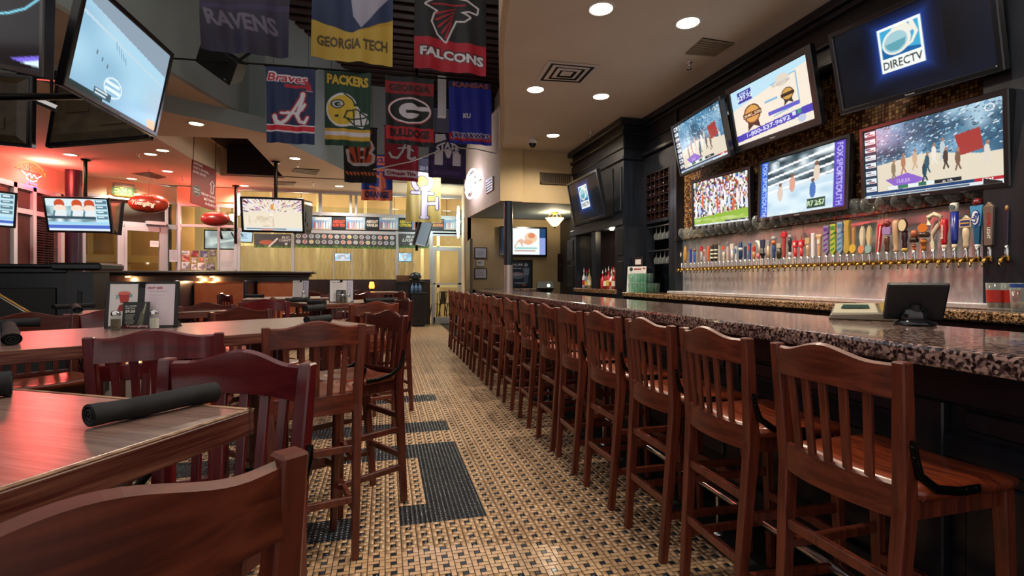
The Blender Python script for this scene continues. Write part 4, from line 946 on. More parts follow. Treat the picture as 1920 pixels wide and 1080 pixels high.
def art_crowd(w=120, h=70):
    a = Art(w, h, '#ddd8d0', 1); a.fuzz(0, 0, 1, 1, ['#f2eeea', '#d8c4b4', '#b0522e', '#27301f', '#6a8a4a', '#f0ece8', '#c9b5d8', '#4a66a8', '#e3e3ea', '#8a4a36'], 44, 24, 1, False)
    for k in range(14): x = .05 + .07 * k; a.ell(x, .55 + .1 * math.sin(k * 2.1), .020, .16, ('#eef0f4', '#cfd9ea', '#d9663a', '#e8e2da')[k % 4]); a.ell(x, .36 + .1 * math.sin(k * 2.1), .014, .03, '#b58a6c')
    a.poly([(0, .82), (1, .72), (1, 1), (0, 1)], '#8fb33e'); a.fuzz(0, .86, 1, 1, ['#8fb33e', '#c3d07a', '#a9c054', '#dfe0b0'], 18, 4, .6); a.rect(.6, .93, 1, .97, '#26384e'); a.rect(0, .96, 1, 1, '#d9dde6'); return a
def art_box(w=150, h=84):
    a = Art(w, h, '#cfe0ea', 1); a.fuzz(.1, 0, .9, .45, ['#2a3a42', '#7a8f98', '#405058', '#a9bcc4', '#dfe8ea', '#53626a'], 9, 5)
    for k in range(4): a.line([(.1, .22 + .12 * k), (.9, .06 + .12 * k)], .020, '#f2f4f6')
    a.poly([(.1, .66), (.9, .48), (.9, 1), (.1, 1)], '#c4dcea'); a.fuzz(.1, .6, .9, 1, ['#c4dcea', '#e6f0f4', '#b0cde0', '#dfeef2'], 7, 4, .7)
    for x, y, c in ((.27, .62, '#d9c6b6'), (.42, .50, '#d8a08a'), (.70, .40, '#e0ccb8'), (.66, .66, '#4a72b8')): a.ell(x, y, .035, .13, c); a.ell(x, y - .15, .02, .035, '#7a5a48')
    a.rect(0, 0, .10, 1, '#3a62d0'); a.rect(.88, 0, 1, 1, '#5a48b8')
    for x0, c, bg in ((.895, '#b9b0ee', '#5a48b8'), (.015, '#a9c8f2', '#3a62d0')):
        b = Art(a.H, int(a.W * .09), bg, 1); b.text('FOX SPORTSOUTH', .5, .5, .7, c, .94, .03); q = np.rot90(b.a, -1); i0 = int(x0 * a.W); a.a[:, i0:i0 + q.shape[1]] = q
    a.ell(.20, .10, .05, .05, '#c8dcec', ring=.008); a.rect(.60, .80, .80, .95, '#2f4a3c'); a.text('R7 2:57', .70, .875, .08, '#d9f0c0', bold=.02); return a
def art_infomercial(w=150, h=110):
    a = Art(w, h, '#ece0cf', 1); a.poly([(0, 0), (1, 0), (1, .1), (0, .35)], '#b9dcec'); a.rect(.10, .06, .30, .26, '#3b3a9c'); a.text('ONLY', .20, .11, .05, '#cfe6ff'); a.text('$29.95', .20, .19, .08, '#dff0ff')
    a.line([(.56, .20), (.86, .16), (.86, .66), (.55, .72)], .014, '#7fb2d2'); a.ell(.70, .20, .08, .10, '#d9cfc0'); a.text('FREEDOM', .68, .24, .05, '#b9b2a8')
    for x, y, s in ((.27, .52, 1), (.74, .45, .6)):
        a.poly([(x - .07 * s, y + .10 * s), (x - .09 * s, y + .28 * s), (x, y + .2 * s), (x + .09 * s, y + .28 * s), (x + .07 * s, y + .1 * s)], '#2a1e18'); a.ell(x, y, .12 * s, .17 * s, '#5a3d20'); a.ell(x, y, .10 * s, .145 * s, '#c79a4e'); a.rect(x - .13 * s, y - .04 * s, x + .13 * s, y + .05 * s, '#2a1c14')
    a.text('20 MILLION', .27, .527, .05, '#e8d9a8', w=.23); a.rect(.45, .42, .62, .455, '#7fb2d2'); a.rect(.48, .62, .86, .68, '#5a5ac0')
    a.poly([(0, .82), (1, .74), (1, .86), (0, .94)], '#4a3fae'); a.text('1-800-537-9692', .44, .845, .075, '#dfe0ff', w=.58, slope=-.045); a.rect(.76, .76, .80, .83, '#d9d9ee'); a.rect(.82, .755, .86, .825, '#3a9a6a'); a.ell(.86, .91, .045, .06, '#b9c3d8'); return a
def art_directv(w=220, h=126, dim=1.):
    a = Art(w, h, '#05070d', 2); a.fuzz(0, 0, 1, 1, ['#04060b', '#070b16', '#0a1020', '#060810'], 4, 3, 1)
    x0, y0, x1, y1 = .33, .16, .62, .70
    for k in range(10, 0, -1):
        g = .012 * k; a.rect(x0 - g, y0 - g * 1.7, x1 + g, y1 + g * 1.7, tuple(np.array([.03, .05, .12]) + (1 - k / 10) ** 2 * np.array([.10, .22, .5])))
    a.rect(x0, y0, x1, y1, '#eef2ee'); a.rect(x0 + .018, y0 + .03, x1 - .018, y1 - .17, '#3fa4cf'); a.poly([(x0 + .018, y1 - .30), (x1 - .018, y1 - .20), (x1 - .018, y1 - .17), (x0 + .018, y1 - .17)], '#1a5f9c')
    a.ell(.452, .36, .098, .15, '#e6e6dc', rot=-.3); a.ell(.447, .365, .080, .12, '#9fc6cf', rot=-.3); a.poly([(.375, .37), (.515, .35), (.505, .42), (.46, .47), (.41, .46), (.385, .42)], '#5f9fae')
    a.line([(.56, .21), (.585, .33), (.55, .43), (.46, .50)], .03, '#e9e6d8', .01); a.line([(.44, .22), (.52, .21), (.55, .28)], .03, '#e9e6d8')
    a.text('DIRECTV', .475, y1 - .085, .10, '#1c2426', w=.26, bold=.01); return a
def art_ice(w=150, h=110):
    a = Art(w, h, '#9cc3dc', 1); a.fuzz(0, 0, 1, 1, ['#8fb8d2', '#a9d2e6', '#b5c9da', '#97c2e0'], 3, 3, 1); a.poly([(0, 0), (1, .0), (1, .30), (0, .12)], '#8a9cab'); a.poly([(0, .24), (1, .42), (1, .45), (0, .27)], '#bcd2e0')
    for x, y in ((.2, .55), (.26, .59), (.32, .62)): a.ell(x, y, .008, .025, '#6a7a86')
    for k in range(5): a.line([(.36 + .03 * k, .33 + .02 * k), (.38 + .03 * k, .40 + .02 * k)], .008, '#7f9cb2')
    a.ell(.42, .80, .10, .11, '#d9eef8', ring=.012); a.bars(.34, .75, .5, .87, 2, '#dff2fa', .55, .1); a.rect(0, .95, .34, 1, '#2a3a3a'); a.rect(.24, .88, .42, .96, '#3a5a6a'); a.bars(.25, .89, .41, .96, 2, '#cfe0e6', .5)  # pale oval ring and bars imitate a neon reflection on the screen
    a.poly([(.86, .9), (.98, .88), (1, 1), (.9, 1)], '#e8b890'); return a
def art_football(w=110, h=64):
    a = Art(w, h, '#cfe4ee', 1); a.rect(0, 0, .78, .75, '#d6e6ec'); a.fuzz(0, .25, .78, .75, ['#e3eef2', '#9fc0c6', '#5d8f98', '#2f4a52', '#e8eef0'], 8, 3, .7)
    for x in (.22, .50, .70): a.ell(x, .17, .085, .14, '#c8502e'); a.ell(x, .30, .10, .10, '#f0d8c8'); a.rect(x - .1, .36, x + .1, .55, '#dfe6ea'); a.line([(x - .09, .4), (x - .12, .6)], .03, '#4f7f8c')
    a.rect(0, .55, .78, .62, '#38505c'); a.rect(0, .72, 1, .80, '#9fd0ea'); a.rect(.78, 0, 1, .72, '#bfe0ea')
    for k in range(4): a.rect(.80, .05 + .16 * k, .98, .15 + .16 * k, '#5a7f90'); a.rect(.82, .07 + .16 * k, .92, .10 + .16 * k, '#e8f2f4')
    a.rect(0, .82, 1, .92, '#4a68c0'); a.rect(0, .92, 1, 1, '#d8e6f2'); return a
def art_court(w=120, h=66):
    a = Art(w, h, '#e6dac4', 1)
    for k in range(150):
        x = random.random(); y = random.random() * .42; dx, dy = x - .5, y - .55; c = random.choice(['#5a2a4a', '#c9a8d8', '#e8e0f0', '#3a2a50', '#b05a5a', '#8a6ab0', '#f0e8f4']); a.line([(x, y), (x + dx * .18, y + dy * .18)], .012, c)
    a.poly([(.18, .48), (.85, .44), (1, .6), (1, .9), (0, .9), (0, .62)], '#e8dcc6'); a.poly([(.45, .45), (.5, .45), (.5, .9), (.43, .9)], '#f0e8da'); a.rect(.47, .16, .52, .34, '#d89a4a'); a.fuzz(.1, .55, .5, .85, ['#e8dcc6', '#d9c8ae', '#e8dcc6', '#c9b496'], 8, 4, .7)
    a.rect(0, .90, 1, 1, '#cfd9dd'); a.bars(.05, .92, .9, .98, 1, '#4a5a60', .6); a.rect(.3, .94, .5, 1, '#d8a090'); return a
def art_food(w=90, h=56):
    a = Art(w, h, '#eef4f4', 1); a.rect(0, 0, .1, 1, '#1d2f48'); a.rect(.86, 0, 1, 1, '#23466e'); a.rect(.86, .35, 1, 1, '#8f9fd8')
    a.ell(.66, .36, .14, .20, '#eac9a4'); a.ell(.68, .28, .08, .10, '#d98a62'); a.ell(.6, .52, .1, .1, '#e8b088'); a.line([(.3, .7), (.4, .45), (.48, .68)], .02, '#d9a05a'); a.ell(.45, .5, .05, .1, '#e0b8a0')
    a.rect(.3, .72, .8, .78, '#9fd0c8'); a.bars(.3, .82, .8, .9, 1, '#c8a8a0', .6); return a
def art_blank(c='#0a0c11', w=40, h=24):
    a = Art(w, h, c, 1); return a

TVM = {}
def tv(label, corners, art, target=None, size=None, asp=1.68, depth=.085, bez=.045, mark=True, arm=None, group=None, pose=None):
    if pose is None: M, w, e = frame_pose(corners, asp, size or 1.0, target)
    else: M, w = pose
    h = w / asp; t = T('television', label, 'television', M, group)
    b = bez * w * .8
    fr = MB()
    def ring(x0, z0, x1, z1, y0, y1, k):
        o = [(x0, z0), (x1, z0), (x1, z1), (x0, z1)]; i = [(x0 + k, z0 + k), (x1 - k, z0 + k), (x1 - k, z1 - k), (x0 + k, z1 - k)]
        vs = [(p[0], y0, p[1]) for p in o] + [(p[0], y0 - .0, p[1]) for p in i] + [(p[0], y1, p[1]) for p in o] + [(p[0], y1, p[1]) for p in i]
        fs = []
        for q in range(4):
            r = (q + 1) % 4; fs += [(q, r, r + 4, q + 4), (q + 8, q + 12, r + 12, r + 8), (q, q + 8, r + 8, r), (q + 4, r + 4, r + 12, q + 12)]
        fr.add(vs, fs)
    ring(-w / 2, -h / 2, w / 2, h / 2, -.012, .045, b)
    P('bezel', fr, M_tvb, t, bevel=.006 if w > .8 else 0)
    printed('screen', art, flat(w - 2 * b + .004, h - 2 * b + .004, .0), M_screen, t)
    P('back_casing', MB().hexa([(-w * .46, .04, -h * .46), (w * .46, .04, -h * .46), (w * .46, .04, h * .46), (-w * .46, .04, h * .46)][::1], [(-w * .40, depth, -h * .36), (w * .40, depth, -h * .36), (w * .40, depth, h * .36), (-w * .40, depth, h * .36)]), M_tvback, t)
    P('panel_back', MB().bx(-w / 2 + b * .5, w / 2 - b * .5, .006, .045, -h / 2 + b * .5, h / 2 - b * .5), M_tvb, t)
    P('port_cover', MB().bx(-w * .30, -w * .05, depth, depth + .012, -h * .28, -h * .12), M_tvback, t); P('port_cover', MB().bx(w * .08, w * .30, depth, depth + .01, -h * .05, h * .18), mat('tv_port', '#4a3d2a', .45), t)
    if mark: lettering('maker_mark', 'Panasonic', .011 * w, mat('mark_grey', '#b0b0b4', .4), t, Matrix.Translation((0, -.0125, -h / 2 + b * .45)), bold=0)
    if arm is not None:
        Mi = M.inverted(); e = Mi @ Vector(arm)
        P('wall_bracket', MB().bx(-.12, .12, depth - .01, depth + .02, -.12, .12).tube([(0, depth, 0), tuple(e)], .022, 8), M_iron, t)
    return t, M, w
def onX(x): return lambda d: x / d.x
def tvwall(label, c, art, x, asp=1.68, **k):
    M, w, e = frame_pose(c, asp, 1.0, onX(x)); p = M.to_translation(); q = M @ Vector((0, .09, 0))
    return tv(label, c, art, None, None, asp, pose=(M, w), arm=(XR - .01, q.y, q.z - .02), group='televisions over the bar', **k)
tvwall('large television with a basketball game over the right end of the taps', [(1612, 240), (1893, 165), (1897, 349), (1617, 385)], art_basket(), XR - .17, 1.70)
tvwall('large television showing a glowing satellite logo on black, upper right corner', [(1554, 61), (1862, -75), (1888, 130), (1575, 220)], art_directv(), XR - .34, 1.70)
tvwall('tilted television with a cream shopping advert, between two screens in the upper row', [(1362, 168.5), (1518, 81.5), (1543.7, 231.5), (1378, 288)], art_infomercial(), XR - .34, 1.70, bez=.07)
tvwall('tilted television with a basketball game, far left of the upper row over the bar', [(1260, 237), (1349, 179), (1372.6, 292.6), (1275, 333)], art_basket(112, 64), XR - .34, 1.68)
tvwall('television showing a crowd on a green field, lower left over the taps', [(1297, 339), (1406.7, 311), (1409, 418.5), (1299, 431)], art_crowd(), XR - .14, 1.70)
tvwall('television showing a boxing ring with violet side bars, lower middle over the taps', [(1423, 304), (1595.6, 248), (1590, 394), (1421, 415)], art_box(), XR - .14, 1.70)
tg_, Mg, wg_ = tv('dark television with a small glowing logo, tilted out from the tall bottle cabinet', [(1063, 345.5), (1119.6, 315.6), (1136.4, 407), (1078.3, 423)], art_directv(110, 64), onX(XC - .28), None, 1.62, mark=False, arm=(XC, 7.55, 2.42))
bk = BK; c = [(934.7, 425.5), (1022.7, 428), (1022.7, 482), (934.7, 480.5)]
s0, s1, z0, z1 = BK.rect(934.7, 426, 1022.7, 481)
tv('television with a food picture on the cream wall behind the bar column', None, art_food(), None, None, (s1 - s0) / (z1 - z0), mark=False, pose=(BK.local((s0 + s1) / 2, (z0 + z1) / 2, .12), s1 - s0))
# hanging screens of the dining room
MI, wI, e = frame_pose([(160, -47), (327.5, 96), (289, 262), (116, 157)], 1.5, 1.15)
tI = tv('big tilted television with a pale ice rink, hanging at the upper left', None, art_ice(), None, None, 1.5, pose=(MI, wI))
def rel(M, x, y, z, yaw, pitch): return M @ Matrix.Translation((x, y, z)) @ RZ(yaw) @ RX(pitch)
tv('dark unlit television facing away, tucked behind and below the ice rink screen', None, art_blank(), None, None, 1.6, mark=False, pose=(frame_pose([(112, 158), (300, 140), (288, 263), (90, 278)], 1.6, 1.25)[0] @ RZ(PI), 1.25))
tv('dark television cut by the left picture edge, with a thin cyan arc on its screen', None, None or (lambda a: (a.line([(.55, .55), (.7, .52), (.85, .46), (.97, .36)], .012, '#7fd8f0'), a.poly([(.70, .93), (.98, .86), (.98, .97)], '#7a68e0'), a.poly([(.80, .95), (.98, .90), (.98, .97)], '#d8f0f8'), a)[-1])(Art(120, 72, '#07080f', 2)), None, None, 1.62, mark=False, pose=(frame_pose([(-125, -115), (88, -90), (84, 145), (-120, 108)], 1.62, 1.05)[0], 1.05))
tv('dark unlit television facing away at the left picture edge, under the cyan arc screen', None, art_blank(), None, None, 1.6, mark=False, pose=(frame_pose([(-150, 120), (68, 146), (66, 277), (-150, 260)], 1.6, 1.2)[0] @ RZ(PI), 1.2))
g1 = Vector(MI @ Vector((0, .3, .3))); P_ = T('ceiling_pole', 'dark pipe arm carrying the big ice rink television', 'pole', None)
P('pipe', MB().tube([(g1.x, g1.y, g1.z - .25), (g1.x, g1.y, ZU)], .03, 10), M_iron, P_); aL = pD(-40, 182, 3.6); aR = pD(150, 181, 3.6)
P('cross_pipe', MB().tube([tuple(aL), tuple(aR), (g1.x, g1.y, g1.z - .25)], .026, 10), M_iron, P_)
def pole(u, v, z_end, label, size=.035):
    p = pZ(u, v, ZL); t = T('ceiling_pole', label, 'pole', TR(p.x, p.y, 0)); 
    P('shaft', MB().tube([(0, 0, z_end), (0, 0, ZL)], size, 12), M_iron, t); P('ceiling_plate', MB().lathe([(.001, ZL - .03), (.09, ZL - .03), (.09, ZL - .002)], 16), M_iron, t); return p
def zat(p, v): d = p.x * SY + p.y * CY; return HC + (V0 - v) / F * d
p1 = pole(160, 299, 2.5, 'ceiling pole carrying the football television')
sc1 = lambda d: (p1.y - .05) / d.y
tv('television with orange football helmets, on a pole before the slanted doors', [(77.5, 367.5), (205, 370), (211, 438), (90, 435)], art_football(), sc1, None, 1.66, mark=False)
p2 = pole(517, 303, 2.5, 'ceiling pole carrying the basketball court television'); p2.y -= .15
tv('television with a wide basketball court, on a pole before the back windows', [(449, 368), (570, 372), (571, 437.5), (454, 435)], art_court(), lambda d: (p2.y) / d.y, None, 1.70, mark=False)
def tvback(label, c, d, w, asp=1.6, arm=None):
    M = frame_pose(c, asp, w)[0]; cu_ = [sum(q[k] for q in c) / 4 for k in (0, 1)]
    o = pD(cu_[0], cu_[1], d); M = Matrix.Translation(o) @ M.to_3x3().to_4x4() @ RZ(PI); return tv(label, None, art_blank(), None, None, asp, mark=False, pose=(M, w), arm=arm)
tvback('unlit television facing away behind the football television', [(190, 376), (233, 380), (225, 440), (187, 436)], 10.75, 1.12, arm=(p1.x, p1.y + .04, 2.6))
tvback('unlit television facing away behind the basketball court television', [(555, 374), (582, 379), (579, 438), (553, 436)], 11.0, 1.2, arm=(p2.x, p2.y + .18, 2.6))
p3 = pole(442, 348, 2.2, 'ceiling pole carrying the two folded screens beside the red hanging sign')
tvback('unlit tilted television seen from behind, under the red hanging sign', [(401, 402), (433, 412), (448, 457), (413, 452)], p3.y * 1.0 - .3, .95, 1.5, arm=(p3.x, p3.y, 2.3))
M = frame_pose([(446, 432), (472, 436), (467, 459), (444, 454)], 1.7, .7)[0]; o = pD(457, 444, p3.y + .3)
tv('small bright television facing the back windows pole, beside the folded dark screen', None, (lambda a: (a.bars(.2, .2, .8, .8, 3, '#8fa8c8', .4), a)[-1])(Art(40, 24, '#d9ecf8', 1)), None, None, 1.5, mark=False, pose=(Matrix.Translation(o) @ RZ(.5) @ RX(.25), .48), arm=(p3.x, p3.y, o.z + .1))
p4 = pY(776, 400, 11.0)
t = T('ceiling_pole', 'ceiling pole holding an edge-on screen before the glass door', 'pole', TR(p4.x + .06, 11.0)); P('shaft', MB().tube([(0, 0, 1.9), (0, 0, ZU)], .03, 10), M_iron, t)
tv('television seen edge-on on a pole before the glass door', None, art_blank('#5a7080'), None, None, 1.6, mark=False, pose=(Matrix.Translation((p4.x + .22, 11.05, pY(787, 437, 11.0).z)) @ RZ(1.25) @ RX(.3), .95), arm=(p4.x + .06, 11.0, pY(787, 437, 11.0).z + .1))
tv('television with a bright green game, cut by the left picture edge before the blinds', None, art_football(80, 46), None, None, 1.6, mark=False, pose=(Matrix.Translation(pD(-42, 388, 8.0)) @ RZ(.9) @ RX(.12), .95))
q = pD(-46, 388, 8.2); t = T('ceiling_pole', 'ceiling pole carrying the bright green television at the left picture edge', 'pole', TR(q.x - .1, q.y + .1)); P('shaft', MB().tube([(0, 0, q.z - .2), (0, 0, ZL)], .03, 10), M_iron, t)
# ================================================================ flags
def wordmark(a, t, x, y, h, c, w, out=None, ow=.05, **k):
    if out:
        for dx in (-1, 0, 1):
            for dy in (-1, 0, 1):
                if dx or dy: a.text(t, x + dx * ow * .2, y + dy * ow * .2 * a.w / a.h, h, out, w, k.get('bold', .03) + .03, **{q: r for q, r in k.items() if q != 'bold'})
    a.text(t, x, y, h, c, w, **k)
def f_braves():
    a = Art(92, 144, '#182a55')
    wordmark(a, 'Braves', .42, .14, .105, '#b3243a', .78, '#e3dfe6', .06, it=.25, slope=.02, bold=.02)
    a.poly([(.36, .22), (.84, .22), (.84, .26), (.38, .265)], '#b3243a'); a.poly([(.80, .19), (.84, .15), (.90, .22), (.94, .30), (.80, .29)], '#b3243a'); a.line([(.80, .29), (.94, .30)], .012, '#e3dfe6')
    def A(c, k):
        a.line([(.74, .34), (.66, .42), (.54, .56), (.42, .68), (.30, .74), (.20, .72), (.17, .65)], .035 + k, c, .10 + k); a.line([(.74, .34), (.68, .50), (.62, .62), (.68, .70), (.78, .72), (.84, .64)], .10 + k, c, .05 + k); a.line([(.42, .59), (.60, .59), (.72, .54), (.78, .47)], .055 + k, c); a.line([(.30, .60), (.42, .60)], .05 + k, c)
    A('#a81f38', .055); A('#e3e2ea', 0); a.rect(0, .75, 1, .765, '#e6e4ea'); a.rect(0, .765, 1, .83, '#d01f33'); a.rect(0, .83, 1, .85, '#e6e4ea'); return a
def f_packers():
    a = Art(90, 144, '#12402f'); wordmark(a, 'PACKERS', .5, .13, .12, '#d9b63a', .88, '#10241a', .04, bold=.05, slope=.03)
    a.ell(.38, .52, .34, .23, '#e8e8ee'); a.poly([(.5, .5), (.72, .46), (.78, .53), (.92, .56), (.96, .68), (.82, .75), (.6, .72), (.3, .74)], '#e8e8ee')
    a.ell(.38, .52, .305, .20, '#e0bf3c'); a.poly([(.12, .60), (.5, .60), (.52, .70), (.34, .71), (.16, .67)], '#e0bf3c'); a.ell(.28, .44, .15, .062, '#1d2f2a'); a.ell(.28, .44, .12, .048, '#c9cdd2'); a.ell(.28, .44, .07, .03, '#1d2f2a'); a.rect(.28, .435, .40, .450, '#c9cdd2'); a.rect(.29, .45, .36, .465, '#1d2f2a')
    a.line([(.24, .60), (.28, .60)], .05, '#2a2218'); g = '#16302a'
    for q in ([(.48, .53), (.70, .50), (.92, .60)], [(.42, .62), (.60, .64), (.94, .60)], [(.50, .64), (.66, .72), (.88, .72), (.94, .60)], [(.62, .52), (.64, .70)], [(.76, .54), (.80, .72)], [(.48, .54), (.42, .63)]): a.line(q, .030, g)
    a.line([(.42, .30), (.58, .36), (.66, .44)], .03, '#1d3a2e'); a.rect(.62, .42, .74, .46, '#1d3a2e')
    a.rect(0, .77, 1, .81, '#d9ae3e'); a.rect(0, .81, 1, .865, '#e4e0ea'); a.rect(0, .865, 1, .92, '#d9ae3e'); return a
def f_georgia():
    a = Art(90, 136, '#14181c'); a.rect(0, .09, 1, .27, '#8f1622'); wordmark(a, 'GEORGIA', .5, .18, .09, '#2b1114', .84, bold=.05); a.rect(0, .73, 1, .93, '#b71a27'); wordmark(a, 'BULLDOGS', .5, .83, .11, '#241316', .82, bold=.06)
    a.ell(.5, .50, .455, .195, '#b0202c'); a.ell(.5, .495, .44, .185, '#e6dfe6'); a.ell(.5, .495, .405, .162, '#14181c'); a.ell(.49, .50, .215, .112, '#dcd6e2'); a.poly([(.60, .43), (.90, .425), (.92, .49), (.60, .50)], '#dcd6e2'); a.rect(.42, .485, .88, .53, '#14181c'); a.poly([(.70, .53), (.88, .53), (.80, .60), (.62, .60)], '#14181c'); return a
def f_kansas():
    a = Art(82, 120, '#1f2fb0'); a.rect(0, 0, 1, .11, '#141d5e'); wordmark(a, 'KANSAS', .52, .065, .075, '#a65a5a', .84, bold=.05); a.text('KU', .42, .55, .07, '#eef0f8', .17, .05)
    a.rect(0, .83, 1, .945, '#b52238'); wordmark(a, 'JAYHAWKS', .5, .888, .075, '#1d2a86', .9, '#dfe0ea', .03, bold=.04); return a
def f_bengals():
    a = Art(64, 104, '#1a1414')
    def B(c, k): 
        a.line([(.12, .42), (.16, .60), (.30, .66), (.70, .66), (.88, .60), (.90, .50), (.78, .44), (.88, .36), (.80, .26), (.20, .26), (.10, .28)], .05 + k, c)
    B('#dcd6d6', .05); a.poly([(.16, .28), (.80, .27), (.84, .36), (.74, .45), (.86, .50), (.82, .62), (.24, .64), (.18, .58)], '#d2542a')
    for q in ([(.30, .26), (.38, .26), (.44, .62), (.40, .62)], [(.52, .26), (.60, .26), (.56, .64), (.50, .64)], [(.72, .26), (.80, .30), (.66, .62), (.64, .50)], [(.16, .44), (.26, .50), (.34, .64), (.22, .58)]): a.poly(q, '#1a1414')
    a.rect(.50, .36, .62, .42, '#dcd6d6'); a.rect(.50, .52, .62, .56, '#dcd6d6')
    for k in range(9): a.poly([(.04 + .11 * k, .80), (.12 + .11 * k, .80), (.16 + .11 * k, .86), (.10 + .11 * k, .86)], '#e0703a')
    a.text('BENGALS', .5, .08, .05, '#c65a30', .7, .04); return a
def f_bama():
    a = Art(66, 104, '#a01733')
    def A(c, k): a.line([(.66, .10), (.62, .30), (.52, .46), (.38, .58), (.22, .58), (.15, .50)], .06 + k, c, .07 + k); a.line([(.70, .08), (.72, .36), (.70, .56), (.80, .60), (.90, .55)], .13 + k, c, .06 + k); a.line([(.40, .40), (.70, .38), (.84, .44)], .05 + k, c)
    A('#5a1420', .05); A('#dcd8dc', 0); a.rect(0, .80, 1, .93, '#e0d6dc'); a.text('Crimson Tide', .5, .865, .065, '#8c1a34', .86, .05); return a
def f_state():
    a = Art(74, 90, '#30234e'); a.fuzz(0, .6, 1, 1, ['#30234e', '#4a2f78', '#3a2860'], 3, 3, .8)
    for q in ([(.16, .0), (.38, .0), (.38, .70), (.16, .70)], [(.64, .0), (.86, .0), (.86, .70), (.64, .70)], [(.26, .0), (.42, .0), (.52, .34), (.62, .0), (.78, .0), (.56, .54), (.48, .54)]): a.poly(q, '#e4e4ee')
    a.poly([(.10, .24), (.50, .12), (.92, .24), (.98, .30), (.92, .46), (.50, .34), (.12, .46), (.02, .34)], '#1e2140'); a.text('STATE', .5, .27, .15, '#eceaf0', .62, .05, arc=.10); a.text('BULLDOGS', .5, .87, .08, '#5a4a86', .7, .04); return a
def f_cuse():
    a = Art(58, 100, '#1f3a8c'); a.rect(0, .03, 1, .22, '#d97248'); a.text('SYRACUSE', .5, .125, .10, '#2a3a80', .9, .05)
    a.line([(.80, .32), (.40, .32), (.36, .44), (.70, .50), (.74, .70), (.60, .74), (.30, .70)], .10, '#e08058'); a.line([(.62, .40), (.62, .68)], .12, '#e08058'); a.rect(0, .76, 1, 1, '#e0704c'); a.text('ORANGE', .5, .875, .13, '#262c60', .76, .06); return a
def f_gt():
    a = Art(68, 104, '#d8c66a'); a.fuzz(0, 0, 1, 1, ['#d8c66a', '#c9b355', '#e3d488'], 5, 3, .6); n, w = '#26304c', '#e4e2ee'
    th = [PI * (.80 + 1.40 * k / 16) for k in range(17)]
    arc = [(.46 + .30 * math.cos(q - PI * 0 + PI / 2 + PI / 2 * 0) * 1.0, .22 + .20 * math.sin(q)) for q in th]
    arc = [(.45 + .25 * math.cos(q), .20 + .17 * math.sin(q)) for q in [PI * (.72 + 1.56 * k / 18) for k in range(19)]]
    for c, k in ((n, .04), (w, 0)):
        a.line(arc, .13 + k, c); a.line([(.16, .42), (.36, .42)], .09 + k, c); a.line([(.60, .42), (.76, .42)], .09 + k, c); a.line([(.52, .32), (.52, .88)], .16 + k, c); a.line([(.44, .90), (.62, .90)], .08 + k, c); a.line([(.52, .63), (.86, .61)], .10 + k, c); a.line([(.88, .50), (.88, .72)], .08 + k, c); a.line([(.44, .34), (.62, .34)], .08 + k, c)
    return a
def f_falcons():
    a = Art(116, 170, '#14171c'); a.poly([(0, .66), (1, .72), (1, 1), (0, 1)], '#a8172c'); wordmark(a, 'FALCONS', .52, .845, .085, '#d8d4dc', .88, '#241418', .03, bold=.05, slope=.06)
    o = [(.16, .33), (.28, .28), (.46, .24), (.72, .29), (.87, .355), (.86, .40), (.76, .38), (.63, .39), (.76, .445), (.69, .48), (.57, .47), (.50, .58), (.43, .70), (.33, .63), (.25, .505), (.28, .43), (.33, .39)]
    a.line(o + [o[0]], .05, '#d8d2d8'); a.poly(o, '#181a20')
    for q in ([(.56, .36), (.30, .42)], [(.55, .39), (.30, .48)], [(.54, .42), (.33, .55)], [(.53, .45), (.38, .61)], [(.51, .50), (.43, .66)]): a.line(q, .014, '#b01c30', .034)
    a.line([(.24, .325), (.70, .325)], .022, '#b01c30')
    return a
def f_tech():
    a = Art(120, 170, '#b08d2c'); a.poly([(0, .30), (1, .16), (1, .60), (.5, .74), (0, .66)], '#1b2c52'); a.poly([(.44, .28), (.80, .18), (.96, .40), (.60, .70), (.50, .60)], '#9a9aac'); a.poly([(.60, .2), (.80, .2), (.82, .34), (.62, .36)], '#12182a')
    a.poly([(0, .66), (.5, .74), (1, .64), (1, 1), (0, 1)], '#b89a3c'); wordmark(a, 'GEORGIA TECH', .5, .84, .085, '#4a3c22', .86, bold=.04); return a
def f_ravens():
    a = Art(120, 130, '#15102a'); a.fuzz(0, 0, 1, 1, ['#15102a', '#1c1436', '#100c20', '#191230'], 4, 5, 1); a.rect(.02, .46, 1, .52, '#2a1c44'); a.line([(.5, .1), (.7, .32)], .02, '#3a3458'); a.ell(.74, .22, .12, .12, '#221a40'); wordmark(a, 'RAVENS', .48, .66, .17, '#5d5668', .8, bold=.04, it=-.25, slope=.08); return a
def f_grey():
    a = Art(40, 50, '#5c6072'); a.text('2011', .5, .5, .18, '#c9cbd8', .6, .03); return a
